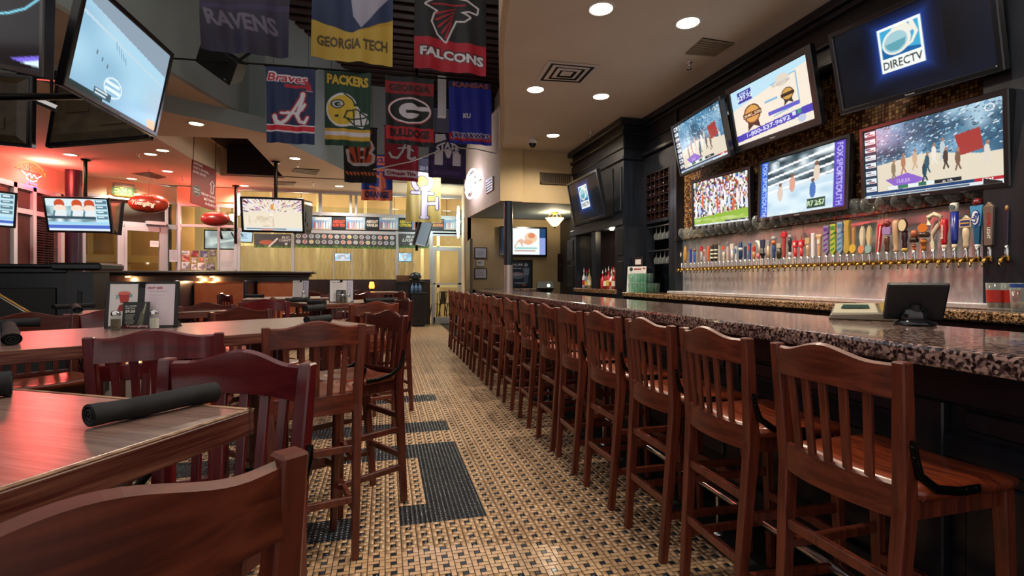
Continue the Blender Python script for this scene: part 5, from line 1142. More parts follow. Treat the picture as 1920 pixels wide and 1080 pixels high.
def flag(label, art, cs, Y, fold=.014, seed=0):
    TL, TR_, BR_, BL_ = [pY(u, v, Y) for u, v in cs]
    o = (TL + TR_) / 2; TL, TR_, BR_, BL_ = TL - o, TR_ - o, BR_ - o, BL_ - o
    r = np.random.default_rng(seed); ph = r.random(4) * 6
    def fn(U, V):
        x = (TL.x * (1 - U) + TR_.x * U) * (1 - V) + (BL_.x * (1 - U) + BR_.x * U) * V
        z = (TL.z * (1 - U) + TR_.z * U) * (1 - V) + (BL_.z * (1 - U) + BR_.z * U) * V
        y = fold * (.35 + V) * (np.sin(U * 11 + ph[0] + V * 1.2) + .6 * np.sin(U * 23 + ph[1] - V * 2)) + .01 * np.sin(V * 7 + ph[2])
        return x, y, z
    t = T('team_flag', label, 'flag', Matrix.Translation(o), 'flags hanging in the tall middle')
    printed('printed_cloth', art, fn, M_cloth, t)
    P('hem_rod', MB().tube([tuple(TL + Vector((-.02, 0, .005))), tuple(TR_ + Vector((.02, 0, .005)))], .009, 8), M_iron, t)
    for q in (.15, .85):
        p = TL.lerp(TR_, q); P('hanger_cord', MB().tube([(p.x, 0, p.z), (p.x, 0, ZU - o.z)], .0025, 5), M_black, t)
    return o + (TL + TR_) / 2
F_ = [
 ('dark violet flag with slanted silver letters, upper left of all flags', f_ravens(), [(372, -70), (545, -70), (541, 108), (378, 92)], 4.3),
 ('gold and navy flag with a white field, between two dark flags in the front row', f_tech(), [(588, -95), (738, -92), (736, 123), (583, 107)], 4.7),
 ('black flag with a bird head outline and red lettered foot, front row', f_falcons(), [(778, -55), (912, -50), (911, 143), (776, 127)], 5.2),
 ('navy flag with a white script A and red stripe', f_braves(), [(498, 124), (592, 131), (590, 272), (500, 267)], 7.2),
 ('green flag with a yellow football helmet and gold stripes', f_packers(), [(608, 131), (696, 137), (694, 277), (609, 271)], 7.5),
 ('black and red flag with a white oval G', f_georgia(), [(722, 140), (813, 147), (813, 277), (724, 268)], 7.3),
 ('bright blue flag with white initials and a red lettered band', f_kansas(), [(841, 150), (921, 156), (922, 273), (842, 268)], 8.3),
 ('black flag with an orange striped letter B', f_bengals(), [(643, 238), (707, 241), (706, 344), (646, 342)], 9.6),
 ('crimson flag with a white script A and white band', f_bama(), [(721, 236), (785, 240), (784, 341), (721, 336)], 9.5),
 ('dark violet flag with a large white M behind a banner', f_state(), [(805, 250), (874, 253), (873, 337), (803, 332)], 9.3),
 ('blue and orange flag with an orange lettered foot', f_cuse(), [(679, 290), (736, 292), (736, 377), (677, 375)], 10.6),
 ('pale yellow flag with interlocked white letters, lowest of all flags', f_gt(), [(764, 320), (826, 326), (827, 417), (760, 416)], 10.3),
 ('small slate grey flag half hidden between the crimson and violet flags', f_grey(), [(778, 296), (815, 297), (815, 335), (778, 334)], 11.0)]
for k, (lb_, a, cs, Y) in enumerate(F_): flag(lb_, a, cs, Y, seed=k)
def rod(label, pts, r=.012, m=M_iron):
    mb = MB().tube([tuple(p) for p in pts], r, 8); o = P('flag_rail', mb, m); tag(o, label, 'rail')
    return o
rod('dark straight rail carrying the middle row of flags', [pY(300, 108, 7.25), pY(500, 121, 7.25), pY(936, 155, 7.9)])
arc = [pY(700, 318, 9.2), pY(770, 303, 9.2), pY(820, 284, 9.2), pY(858, 277, 9.2), pY(895, 280, 9.1), pY(933, 289, 8.7)]
rod('curved white rail sweeping behind the back row of flags to the cream wall', arc, .012, M_white)
rod('dark straight rail carrying the front row of flags above the picture', [pY(330, -66, 4.3), pY(560, -84, 4.6), pY(940, -48, 5.3)])
# ================================================================ stools, tables, table ware
def stool_meshes(tag_, mw, ms, mh):
    R = {}
    def post(sx):
        m = MB(); pts = [(.166, -.245, 0), (.186, -.195, .70), (.201, -.225, 1.075)]; w, d = [.015, .019, .017], [.018, .024, .017]
        for i in (0, 1):
            a, b = pts[i], pts[i + 1]
            q = lambda p, k: [(sx * p[0] - w[k], p[1] - d[k], p[2]), (sx * p[0] + w[k], p[1] - d[k], p[2]), (sx * p[0] + w[k], p[1] + d[k], p[2]), (sx * p[0] - w[k], p[1] + d[k], p[2])]
            m.hexa(q(a, i), q(b, i + 1))
        return m.mesh('back_post', mw, .004)
    R['back_post'] = [post(-1), post(1)]
    def leg(sx):
        m = MB(); q = lambda p, k: [(sx * p[0] - k, p[1] - k, p[2]), (sx * p[0] + k, p[1] - k, p[2]), (sx * p[0] + k, p[1] + k, p[2]), (sx * p[0] - k, p[1] + k, p[2])]
        return m.hexa(q((.186, .195, 0), .014), q((.180, .165, .715), .019)).mesh('front_leg', mw, .004)
    R['front_leg'] = [leg(-1), leg(1)]
    bow = lambda x: -.036 * (1 - (x / .195) ** 2)
    def rail(z0, z1f, y0, th, n=26, hl=.186):
        m = MB(); vs = []; fs = []
        for i in range(n + 1):
            x = -hl + 2 * hl * i / n; y = y0 + bow(x); zt = z1f(x)
            vs += [(x, y - th, z0(x)), (x, y + th, z0(x)), (x, y + th, zt - .006), (x, y, zt), (x, y - th, zt - .006)]
        for i in range(n): fs += [(i * 5 + k, i * 5 + (k + 1) % 5, (i + 1) * 5 + (k + 1) % 5, (i + 1) * 5 + k) for k in range(5)]
        fs += [(4, 3, 2, 1, 0), tuple(n * 5 + k for k in range(5))]
        m.add(vs, fs, smooth=False); return m
    hump = lambda x: 1.069 + .030 * (.5 + .5 * math.cos(max(-1, min(1, x / .15)) * PI))
    R['crest_rail'] = [rail(lambda x: .980 + .006 * math.cos(x * 9), hump, -.222, .012).mesh('crest_rail', mh)]
    R['lower_rail'] = [rail(lambda x: .672, lambda x: .762, -.198, .011, 20, .174).mesh('lower_rail', mh)]
    R['slat'] = []
    for k in range(5):
        x = -.114 + .057 * k; xt = x * 1.1; y0, y1 = -.198 + bow(x), -.222 + bow(xt); w, t = .0125, .006
        R['slat'].append(MB().hexa([(x - w, y0 - t, .75), (x + w, y0 - t, .75), (x + w, y0 + t, .75), (x - w, y0 + t, .75)], [(xt - w, y1 - t, .988), (xt + w, y1 - t, .988), (xt + w, y1 + t, .988), (xt - w, y1 + t, .988)]).mesh('slat', mw, .002))
    def seat():
        m = MB(); n = 12; top = []; 
        def P2(a, b):
            hw = .208 + .010 * b; x = (a * 2 - 1) * hw * (1 - .10 * max(0, abs(b * 2 - 1) - .82) / .18 * 1); y = -.185 + .385 * b
            rx = abs(a * 2 - 1); z = .752 - .014 * (math.cos(PI * (a * 2 - 1)) * .5 + .5) * (1 - (b - .45) ** 2 * 2) - (.010 if max(rx, abs(b * 2 - 1)) > .93 else 0)
            return x, y, z
        m.grid(P2, n, n); nb = (n + 1) ** 2; m.grid(lambda a, b: (P2(1 - a, b)[0] * .97, P2(1 - a, b)[1] * .98, .716), n, n)
        br = [i for i in range(n + 1)] + [(j + 1) * (n + 1) - 1 for j in range(1, n + 1)] + [n * (n + 1) + i for i in range(n - 1, -1, -1)] + [j * (n + 1) for j in range(n - 1, 0, -1)]
        mir = lambda i: nb + (i // (n + 1)) * (n + 1) + (n - i % (n + 1))
        m.f += [(br[k], mir(br[k]), mir(br[(k + 1) % len(br)]), br[(k + 1) % len(br)]) for k in range(len(br))]; m.sm += [True] * len(br)
        return m.mesh('seat', ms)
    R['seat'] = [seat()]
    R['apron'] = [MB().bx(-.178, .178, -.18, .165, .655, .717).mesh('apron', mw, .004)]
    st = []
    def bar(a, b, w=.011, h=.016):
        a, b = Vector(a), Vector(b); d = (b - a).normalized(); s_ = d.cross(Vector((0, 0, 1))).normalized() * w; up_ = Vector((0, 0, h))
        st.append(MB().hexa([tuple(p) for p in (a - s_ - up_, a + s_ - up_, b + s_ - up_, b - s_ - up_)], [tuple(p) for p in (a - s_ + up_, a + s_ + up_, b + s_ + up_, b - s_ + up_)]).mesh('stretcher', mw, .003))
    bar((-.18, -.212, .50), (.18, -.212, .50)); bar((-.174, -.228, .27), (.174, -.228, .27))
    bar((-.183, .18, .33), (.183, .18, .33), .014, .018)
    for s_ in (-1, 1): bar((s_ * .178, -.215, .43), (s_ * .182, .178, .43)); bar((s_ * .172, -.232, .21), (s_ * .184, .186, .21))
    R['stretcher'] = st
    R['iron_bracket'] = []; R['bolt'] = []
    for s_ in (-1, 1):
        x = s_ * .216
        R['iron_bracket'].append(MB().tube([(s_ * .213, -.210, .88), (x, -.205, .845), (x, -.185, .79), (x, -.13, .752), (x, -.05, .738), (x, .02, .738)], .011, 6, flat=(.45, 1.2)).mesh('iron_bracket', M_iron))
        b = MB()
        for p in ((-.212, .865), (-.206, .838), (-.03, .742), (.005, .742)): b.lathe([(.007, 0), (.006, .005), (.001, .006)], 8, Matrix.Translation((x, p[0], p[1])) @ RY(s_ * PI / 2))
        R['bolt'].append(b.mesh('bolt', M_iron))
    return R
def make_stool(R, label, M, group):
    t = T('bar_stool', label, 'stool', M, group)
    for nm, ms in R.items():
        for me in ms: link(nm, me, t)
    KIDS[t.name] = list(t.children)
    return t
RB = stool_meshes('bar', M_stool, M_seat, M_stool_h); RD = stool_meshes('dining', M_wood, M_seat, M_wood_h); RR = stool_meshes('red', M_red, M_seat, M_red_h)
base = {}
def stool(kind, label, M, group):
    if kind not in base:
        base[kind] = make_stool({'bar': RB, 'dining': RD, 'red': RR}[kind], label, M, group); return base[kind]
    return dup(base[kind], M, label, group)
ORD = 'first second third fourth fifth sixth seventh eighth ninth tenth eleventh twelfth thirteenth fourteenth fifteenth'.split()
US = [1457, 1283, 1180, 1103, 1050, 1013, 977, 948, 924, 906, 891, 878, 866, 854, 844]
for k, u in enumerate(US):
    X = 1.245 - .004 * k; yc = pX(u, 560, X + .01).y - .212
    a = (.02, -.03, .0, .025, -.02)[k % 5]
    stool('bar', f'brown slat-back stool at the granite bar, {ORD[k]} from the near end' if k < 14 else 'brown slat-back stool at the granite bar, last at the far end', TR(X + .225, yc, 0, -PI / 2 + a), 'stools along the bar')
def chair_at(kind, label, l, r, away=True, z=1.075):
    a, b = pZ(*l, z), pZ(*r, z); d = (b - a); d.z = 0; d.normalize()
    if not away: d = -d
    y = Vector((-d.y, d.x, 0)); c = (a + b) / 2 + y * .225
    return stool(kind, label, TR(c.x, c.y, 0, math.atan2(d.y, d.x)), 'stools around the dining tables')
# nearest chair: its back cut by the lower left corner
c1 = pZ(541, 846, 1.075); c1.z = 0; d1 = Vector((.79, .61, 0)); y1 = Vector((-d1.y, d1.x, 0)); cc = c1 - d1 * .20 + y1 * .225
stool('bar', 'dark brown stool with its broad back cut by the lower left picture corner', TR(cc.x, cc.y, 0, math.atan2(d1.y, d1.x)), 'stools around the dining tables')
chair_at('red', 'glossy cherry stool facing the camera with a scuffed crest, behind the red lit table', (330, 672), (560, 680), False)
chair_at('red', 'cherry red stool with its back to the camera, before the open menu stand', (170, 632), (408, 623))
chair_at('bar', 'brown stool with its back to the camera at the right corner of the menu table', (508, 614), (670, 607))
chair_at('dining', 'glossy brown stool at the right end of the menu table, seen from its front', (694, 586), (752, 591), False)
chair_at('dining', 'dark stool with a pale reflection on its crest, beyond the menu table', (390, 586), (508, 579), False)
chair_at('dining', 'dark stool one row behind the stool with the pale reflection', (352, 574), (424, 571), False)
chair_at('red', 'small red stool standing near the tan booth bench', (478, 566), (515, 565), False)
chair_at('bar', 'brown stool with its back to the camera at the table with a white menu', (655, 571), (747, 568))
chair_at('dining', 'glossy stool at the right end of the table with a white menu, by the aisle', (741, 561), (773, 564), False)
chair_at('bar', 'brown stool at the left side of the table with a white menu', (484, 563), (522, 558))
chair_at('red', 'red stool partly hidden behind the open menu stand', (176, 588), (230, 587))
chair_at('dining', 'dark stool under the left end of the menu table, facing the camera', (6, 595), (98, 591), False)
for k, (l, r, aw, lb_) in enumerate((((612, 552), (650, 552), False, 'dark stool behind the black napkin rolls of the white menu table'), ((668, 551), (715, 551), True, 'dark stool beyond the white menu, before the orange lamp'), ((738, 548), (762, 549), False, 'dark stool by the aisle before the waiter station'), ((410, 552), (432, 553), True, 'small brown stool in front of the tan booth bench'), ((652, 546), (690, 546), False, 'farthest dark stool near the orange table lamp'), ((560, 549), (600, 548), True, 'dark stool beyond the small menu by the booth'))):
    chair_at('red' if k % 3 == 0 else 'dining', lb_, l, r, aw)

# ---- tables
TZ = 1.035
def table(label, A, a1, L, Wd, legs=((.2, .5), (.8, .5))):
    """A: front right corner on the floor plan, a1: direction of the long side, the other side turns right of it"""
    a1 = Vector((*a1, 0)).normalized(); M = TR(A[0], A[1], 0, math.atan2(a1.y, a1.x))
    t = T('pub_table', label, 'table', M, 'high dining tables')
    P('table_top', MB().bx(.012, L - .012, -Wd + .012, -.012, TZ - .042, TZ), M_top, t, bevel=.003)
    e = [(0, L, -.012, 0), (0, L, -Wd, -Wd + .012), (0, .012, -Wd + .012, -.012), (L - .012, L, -Wd + .012, -.012)]
    for x0, x1, y0, y1 in e: P('edge_band', MB().bx(x0, x1, y0, y1, TZ - .048, TZ - .0005), M_edge, t, bevel=.003)
    w = MB()
    for x0, x1, y0, y1 in ((0.002, L, -.011, -.001), (.002, L, -Wd + .001, -Wd + .011), (.001, .011, -Wd, 0), (L - .011, L - .001, -Wd, 0)): w.bx(x0, x1, y0, y1, TZ - .0008, TZ + .0004)
    P('worn_edge', w, M_worn, t)
    for fx, fy in legs:
        x, y = L * fx, -Wd * fy
        P('leg', MB().bx(x - .10, x - .035, y - .035, y + .035, .05, TZ - .042), M_wood, t, bevel=.006); P('leg', MB().bx(x + .035, x + .10, y - .035, y + .035, .05, TZ - .042), M_wood, t, bevel=.006)
        P('foot_plate', MB().bx(x - .06, x + .06, -Wd * .86, -Wd * .14, 0, .05), M_black, t, bevel=.012)
        P('iron_ring', MB().tube([(x + .16 * math.cos(q * PI / 8), y + .13 * math.sin(q * PI / 8), .30) for q in range(16)], .011, 8, closed=True), M_iron, t)
    P('top_support', MB().bx(L * .1, L * .9, -Wd * .5 - .05, -Wd * .5 + .05, .97, TZ - .042), M_wood, t)
    return t
n1 = Vector((-.508, .293)).normalized()
# long side runs away to the upper left, body of the table towards the camera side
def table2(label, A, ang, L, Wd, **k):
    return table(label, A, (math.cos(ang), math.sin(ang)), L, Wd, **k)
def tbl(label, A, ang, L, Wd, side=1, **k):
    """corner A, long side at angle ang; side=+1: the body lies left of the direction"""
    a = Vector((math.cos(ang), math.sin(ang)))
    if side > 0: A = (A[0] + a.x * L, A[1] + a.y * L); ang = ang + PI
    return table2(label, A, ang, L, Wd, **k)
tbl('nearest high table, top glowing red and bearing one black napkin roll', pZ(478, 766, TZ)[:2], math.atan2(.293, -.508), 1.25, .85, 1, legs=((.30, .5), (.72, .5)))
tbl('long high table bearing the open menu stand and shakers', pZ(704, 610, TZ)[:2], math.atan2(-.50, -.87), 2.0, .88, -1)
p = pZ(597, 571, TZ); tbl('high table with a white menu and several black napkin rolls', (p.x, p.y), .56, 1.0, .80, 1)
p = pZ(126, 592.5, TZ); tbl('small high table before the dark panelled partition', (p.x, p.y), .35, .95, .75, 1)
p = pZ(470, 561.5, TZ); tbl('high table with a small white menu before the tan booth', (p.x - .1, p.y), .15, 1.2, .95, 1)
p = pZ(660, 549, TZ); tbl('farthest high table, before the orange table lamp', (p.x, p.y), .3, 1.0, .8, 1)

# ---- napkin rolls
def roll(label, a, b, r=.022, z=TZ + .0005, lift=0.):
    A, B = pZ(*a, z), pZ(*b, z); d = B - A; L = d.length; M = Matrix.Translation((A + B) / 2 + Vector((0, 0, r * .86 + lift))) @ RZ(math.atan2(d.y, d.x))
    t = T('napkin_roll', label, 'napkin', M, 'black napkin rolls')
    vs = MB(); n = 20; seg = 14
    def fn(a_, b_):
        th = b_ * 2 * PI; x = (a_ - .5) * L; rr = r * (1 + .05 * math.sin(a_ * 9 + th) + .08 * math.cos(th * 2 + a_ * 2) + .05 * (abs(a_ - .5) > .42) + .07 * (abs(a_ - .35) < .05))
        return x, rr * math.cos(th), rr * math.sin(th) * .86
    vs.grid(fn, seg, n); P('rolled_cloth', vs, M_napkin, t)
    for s_ in (-1, 1):
        e = MB(); e.tube([(s_ * L * (.495 if k else .49), r * (1 - k / 34) * math.cos(k * .5), r * .84 * (1 - k / 34) * math.sin(k * .5)) for k in range(30)], .0016, 5); e.lathe([(.001, 0), (r * .93, 0)], 14, Matrix.Translation((s_ * L * .47, 0, 0)) @ RY(s_ * PI / 2) @ Matrix.Diagonal((.86, 1, 1, 1)), caps=False)
        P('folded_end', e, M_napkin, t)
    P('cloth_flap', MB().grid(lambda a_, b_: ((a_ - .5) * L * .96, (r * 1.08 + .001) * math.cos(-.5 + b_ * .9), (r * 1.08) * .86 * math.sin(-.5 + b_ * .9)), 10, 5), M_napkin, t)
    return t
roll('large black napkin roll lying across the nearest red lit table', (166, 802), (402, 752), .022)
roll('black napkin roll at the left picture edge on the nearest table', (-70, 752), (22, 742), .030)
roll('black napkin roll at the left end of the menu table', (-60, 618), (76, 612), .026)
roll('black napkin roll seen end-on before the left roll of the menu table', (22, 648), (16, 620), .026)
roll('lower black napkin roll of the crossed pair at the right end of the menu table', (575, 607), (618, 603), .024)
roll('upper black napkin roll of the crossed pair at the right end of the menu table', (572, 599), (606, 596), .024, lift=.047)
roll('black napkin roll at the left end of the white menu table', (536, 567), (580, 566), .028)
roll('short black napkin roll left of the white menu', (580, 571), (608, 572), .028)
roll('black napkin roll right of the white menu', (684, 568), (744, 566), .028)
roll('long black napkin roll on the small table before the dark partition', (100, 580), (176, 576), .022)
roll('black napkin roll seen end-on on the small table before the dark partition', (146, 587), (141, 579), .026)
roll('black napkin roll on the table before the tan booth', (462, 558), (494, 558), .026)

# ---- menus and shakers
def shaker(label, p, white, s=1.):
    t = T('shaker', label, 'shaker', Matrix.Translation(p) @ Matrix.Scale(s, 4), 'salt and pepper shakers')
    P('glass_jar', MB().lathe([(.020, 0), (.023, .006), (.023, .055), (.017, .066), (.017, .070)], 8, smooth=False), M_jar, t)
    P('contents', MB().lathe([(.001, .003), (.0205, .004), (.0205, .052), (.001, .053)], 8, smooth=False), mat('salt', '#d8d4c8', .8) if white else mat('pepper', '#3a2c22', .8, col2='#8c7c66', scale=(300, 300, 300)), t)
    P('metal_cap', MB().lathe([(.0185, .068), (.0195, .072), (.019, .084), (.014, .092), (.001, .094)], 14), M_chrome, t)
def menu_stand(label, p, rz, w, h, arts, card=None):
    t = T('menu_stand', label, 'menu', Matrix.Translation(p) @ RZ(rz), 'table menu stands')
    P('backing_board', MB().bx(-w / 2, w / 2, .0, .008, 0, h, RX(-.10)), M_black, t, bevel=.003)
    P('foot', MB().hexa([(-w * .45, -.01, 0), (w * .45, -.01, 0), (w * .45, .10, 0), (-w * .45, .10, 0)], [(-w * .45, .0, .01), (w * .45, .0, .01), (w * .45, .03, .05), (-w * .45, .03, .05)]), M_black, t)
    for x0, x1, z0, z1, art, yy in arts:
        sh = printed('menu_sheet', art, flat(x1 - x0, z1 - z0), M_paper, t, RX(-.10) @ Matrix.Translation(((x0 + x1) / 2, -yy, (z0 + z1) / 2)))
    P('clip', MB().bx(-.012, .012, -.008, .0, h - .03, h - .005, RX(-.1)), M_iron, t)
    return t
a1 = Art(70, 100, '#d8d4d2'); a1.ell(.52, .25, .22, .09, '#c6c9cc'); a1.poly([(.30, .22), (.74, .22), (.66, .46), (.40, .46)], '#b0342c'); a1.ell(.52, .22, .22, .04, '#d86a5a'); a1.rect(.22, .26, .32, .36, '#7fb0b8'); a1.rect(.70, .24, .80, .32, '#6aa0a8'); a1.poly([(.36, .50), (.62, .46), (.56, .64), (.28, .66)], '#8c2420')
a2 = Art(70, 100, '#d9ccd4'); a2.text('DRAFT BEER', .34, .10, .055, '#8c2440', .5, .03); a2.bars(.14, .17, .86, .20, 1, '#a89aa6', .5); a2.bars(.14, .24, .60, .9, 16, '#c4b6c0', .35, .5)
a3 = Art(60, 80, '#14181a'); a3.text('BUCKET', .30, .17, .06, '#d0d0c8', .42, .02); a3.text('SPECIAL', .28, .25, .05, '#d0d0c8', .36, .02); a3.text('$9.50', .28, .38, .09, '#e8e6dc', .36, .04); a3.bars(.10, .48, .46, .86, 9, '#a9a79c', .4, .2)
a3.line([(.84, .05), (.80, .28), (.74, .42), (.66, .85)], .07, '#5a5a48', .20); a3.line([(.83, .08), (.76, .45)], .02, '#d0cfb8'); a3.rect(0, .88, 1, 1, '#5a1c1c'); a3.text('Yuengling', .55, .94, .07, '#e8ded8', .8, .02)
pm_ = pZ(264, 615, TZ + .0005)
menu_stand('open black menu stand with a draft beer list and a red drink picture', pm_, -.05, .33, .235, [(-.145, -.02, .012, .222, a1, .002), (.012, .148, .012, .222, a2, .002), (-.07, .05, .0, .13, a3, .03)])
pq = pm_ + Vector((-.075, -.075, 0)); shaker('pepper shaker with a steel cap before the open menu stand', pq, False)
pq = pm_ + Vector((.085, -.065, 0)); shaker('white salt shaker with a steel cap before the open menu stand', pq, True)
a4 = Art(50, 80, '#dcd8d8'); a4.text('DRAFT BEER', .35, .10, .05, '#8c5a60', .5, .02); a4.bars(.14, .18, .8, .9, 14, '#c6c0c4', .35, .4); a5 = Art(30, 80, '#c9c6d6'); a5.bars(.2, .1, .8, .9, 12, '#8c88b0', .35, .4)
p = pZ(640, 567, TZ + .0005); menu_stand('white framed menu stand on the middle table, with a dark card', p, .05, .25, .245, [(-.115, .055, .01, .235, a4, .002), (.06, .118, .01, .235, a5, .002), (-.05, .045, .0, .13, a3, .03)])
shaker('pepper shaker before the white framed menu stand', p + Vector((.02, -.08, 0)), False); shaker('salt shaker right of the card before the white framed menu stand', p + Vector((.075, -.075, 0)), True)
p = pZ(563, 558.7, TZ + .0005); menu_stand('small white menu stand on the table before the tan booth', p, -.25, .22, .24, [(-.105, .03, .01, .23, a4, .002), (.035, .105, .01, .23, a5, .002)])
shaker('salt shaker before the small white menu by the booth', p + Vector((.05, -.08, 0)), True)
# ---- partitions and booths
def panel_wall(label, plane, u0, u1, ztop, n, th=.12, cap=.05):
    s0, s1 = sorted((plane.st(u0, 540)[0], plane.st(u1, 540)[0]))
    t = T('partition', label, 'partition', None)
    P('wall_body', MB().bx(s0, s1, 0, th, 0, ztop - .09, plane.M), M_dkwood, t)
    P('cap_ledge', MB().bx(s0 - cap, s1 + cap, -.06, th + .04, ztop - .04, ztop, plane.M), M_dkwood, t, bevel=.012)
    P('cap_molding', MB().bx(s0 - cap * .5, s1 + cap * .5, -.03, th + .02, ztop - .10, ztop - .04, plane.M), M_dkwood, t, bevel=.012)
    w = (s1 - s0) / n
    for k in range(n): P('recessed_panel', MB().bx(s0 + w * k + w * .1, s0 + w * (k + 1) - w * .1, -.014, 0, .25, ztop - .26, plane.M), M_black, t, bevel=.012)
    return t
P1 = Plane((-7, 6.6), (-2.5, 6.6)); zt1 = pY(60, 495, 6.6).z
panel_wall('black panelled partition at the left, below the football television', P1, -60, 124, zt1, 1)
P1b = Plane((-7, 6.45), (-2.5, 6.45))
s0, s1 = P1b.st(125, 540)[0], P1b.st(174, 540)[0]
t = T('partition_post', 'square black newel post with a recessed panel, ending the left partition', 'post', None)
P('shaft', MB().bx(s0, s1, 0, .34, 0, zt1 - .08, P1b.M), M_dkwood, t); P('cap_ledge', MB().bx(s0 - .1, s1 + .12, -.1, .42, zt1 - .07, zt1 + .01, P1b.M), M_dkwood, t, bevel=.02); P('recessed_panel', MB().bx(s0 + .1, s1 - .1, -.012, 0, .3, zt1 - .30, P1b.M), M_black, t, bevel=.01)
P2 = Plane((-6, 10.4), (1, 10.4)); zt2 = pY(400, 508.5, 10.4).z
t2 = T('booth_partition', 'dark wooden booth partition with a wide ledge lit by small lamps', 'partition', None)
s0, s1 = P2.st(190, 515)[0], P2.st(578, 515)[0]
P('wall_body', MB().bx(s0, s1, 0, .14, 0, zt2 - .06, P2.M), M_dkbrown, t2); P('cap_ledge', MB().bx(s0 - .05, s1 + .12, -.28, .2, zt2 - .05, zt2, P2.M), M_dkbrown, t2, bevel=.015); P('cap_molding', MB().bx(s0, s1 + .05, -.20, .17, zt2 - .10, zt2 - .05, P2.M), M_dkbrown, t2, bevel=.02)
for k, (u, lb_) in enumerate(((246, 'left'), (378, 'middle'), (402, 'right'))):
    s_ = P2.st(u, 515)[0]; p = P2.at(s_, .12, zt2 - .105)
    t = T('ledge_lamp', f'small amber puck lamp under the booth ledge, {lb_} one of three', 'lamp', Matrix.Translation(p), 'ledge lamps')
    P('puck', MB().lathe([(.04, .004), (.04, -.012), (.001, -.014)], 14), mat('amber_lens', '#ffd080', .3, emit=8., ecol='#ffb850'), t)
    l = bpy.data.lights.new('ledge_light', 'POINT'); l.energy = 7; l.color = (1, .62, .25); l.shadow_soft_size = .04; lo = bpy.data.objects.new('ledge_light', l); COL.objects.link(lo); lo.parent = t; lo.location = (0, 0, -.06)
def booth(label, u0, u1, v=528):
    s0, s1 = P2.st(u0, 540)[0], P2.st(u1, 540)[0]; z = pY((u0 + u1) / 2, v, 10.1).z
    t = T('booth_bench', label, 'bench', None, 'tan booth benches')
    P('backrest', MB().bx(s0 + .02, s1 - .02, -.16, -.02, .50, z, P2.M), M_vinyl, t, bevel=.05, seg=3); P('seat_cushion', MB().bx(s0 + .02, s1 - .02, -.62, -.14, .36, .50, P2.M), M_vinyl, t, bevel=.04, seg=3); P('bench_base', MB().bx(s0, s1, -.58, -.02, 0, .36, P2.M), M_dkwood, t)
booth('left tan vinyl booth bench, partly hidden by the open menu stand', 268, 352); booth('middle tan vinyl booth bench, the widest', 366, 474); booth('right tan vinyl booth bench behind the small white menu', 483, 572)
for u0, u1, lb_ in ((353, 365, 'left'), (474.5, 482.5, 'right')):
    s0, s1 = P2.st(u0, 540)[0], P2.st(u1, 540)[0]; z = pY((u0 + u1) / 2, 526, 10.0).z
    o = P('booth_divider', MB().bx(s0, s1, -.70, -.0, 0, z, P2.M), mat('divider_blue', '#2a2430', .3), bevel=.03, seg=2); tag(o, f'dark padded divider between the booth benches, {lb_} of two', 'divider')
# gold edged stair rail at the far left
a, b = pD(-25, 538, 3.4), pD(98, 611, 3.4)
t = T('stair_rail', 'dark sloping stair rail with a thin gold edge at the left picture edge', 'rail', None)
d = (b - a).normalized(); 
P('hand_rail', MB().tube([tuple(a - d * .3), tuple(b)], .008, 8), M_brass, t); 
P('side_panel', MB().hexa([tuple(q) for q in (Vector((a.x - .3, a.y, 0)), Vector((b.x, b.y, 0)), Vector((b.x, b.y + .05, 0)), Vector((a.x - .3, a.y + .05, 0)))], [tuple(q) for q in (a - d * .3 - Vector((0, 0, .02)), b - Vector((0, 0, .02)), b + Vector((0, .05, -.02)), a - d * .3 + Vector((0, .05, -.02)))]), M_black, t)
# waiter station
p = pZ(787, 613, 0); zs_ = HC + (V0 - 549) / F * (p.x * SY + p.y * CY)
t = T('waiter_station', 'narrow black waiter station cabinet at the end of the aisle', 'cabinet', TR(p.x, p.y, 0))
P('cabinet_body', MB().bx(-.22, .17, 0, .9, .06, zs_ - .03), M_dkwood, t, bevel=.008); P('counter_top', MB().bx(-.25, .19, -.03, .92, zs_ - .03, zs_), M_black, t, bevel=.006); P('plinth', MB().bx(-.18, .14, .04, .88, 0, .06), M_black, t); P('side_panel', MB().bx(-.17, .12, -.012, 0, .14, zs_ - .14), M_black, t, bevel=.006); P('upper_shelf', MB().bx(-.62, -.25, .2, .9, zs_ + .28, zs_ + .31), M_dkwood, t); P('shelf_back', MB().bx(-.62, -.25, .86, .9, .0, zs_ + .31), M_dkwood, t); P('shelf_side', MB().bx(-.64, -.62, .2, .9, 0, zs_ + .31), M_dkwood, t)
q = Vector((p.x - .43, p.y + .45, zs_ + .311))
bk_ = P('wicker_basket', MB().hexa([(-.16, -.12, 0), (.16, -.12, 0), (.16, .12, 0), (-.16, .12, 0)], [(-.18, -.14, .16), (.18, -.14, .16), (.18, .14, .16), (-.18, .14, .16)]), mat('wicker', '#6b4a34', .7, col2='#8c6648', scale=(60, 60, 90)), None, Matrix.Translation(q)); tag(bk_, 'brown wicker basket on the waiter station shelf', 'basket')
t = T('coffee_grinder', 'black machine with a domed top on the waiter station', 'machine', Matrix.Translation((p.x - .1, p.y + .3, zs_)))
P('body', MB().bx(-.1, .12, -.08, .15, 0, .38), M_black, t, bevel=.02); P('domed_top', MB().lathe([(.16, .38), (.17, .45), (.12, .54), (.001, .56)], 16), mat('machine_blue', '#1c222c', .2), t); P('spout', MB().tube([(.08, -.05, .30), (.26, -.05, .28)], .03, 8), M_black, t)
for k in range(3):
    o = P('spray_bottle', bottle_mb(.26, .045), mat('bottle_blue', '#5f86b5', .2, coat=.3), None, Matrix.Translation((p.x - .19 + .10 * k, p.y + .08, zs_ + .001))); tag(o, f'pale blue plastic bottle on the waiter station, {("left", "middle", "right")[k]} one of three', 'bottle', 'blue bottles on the waiter station')
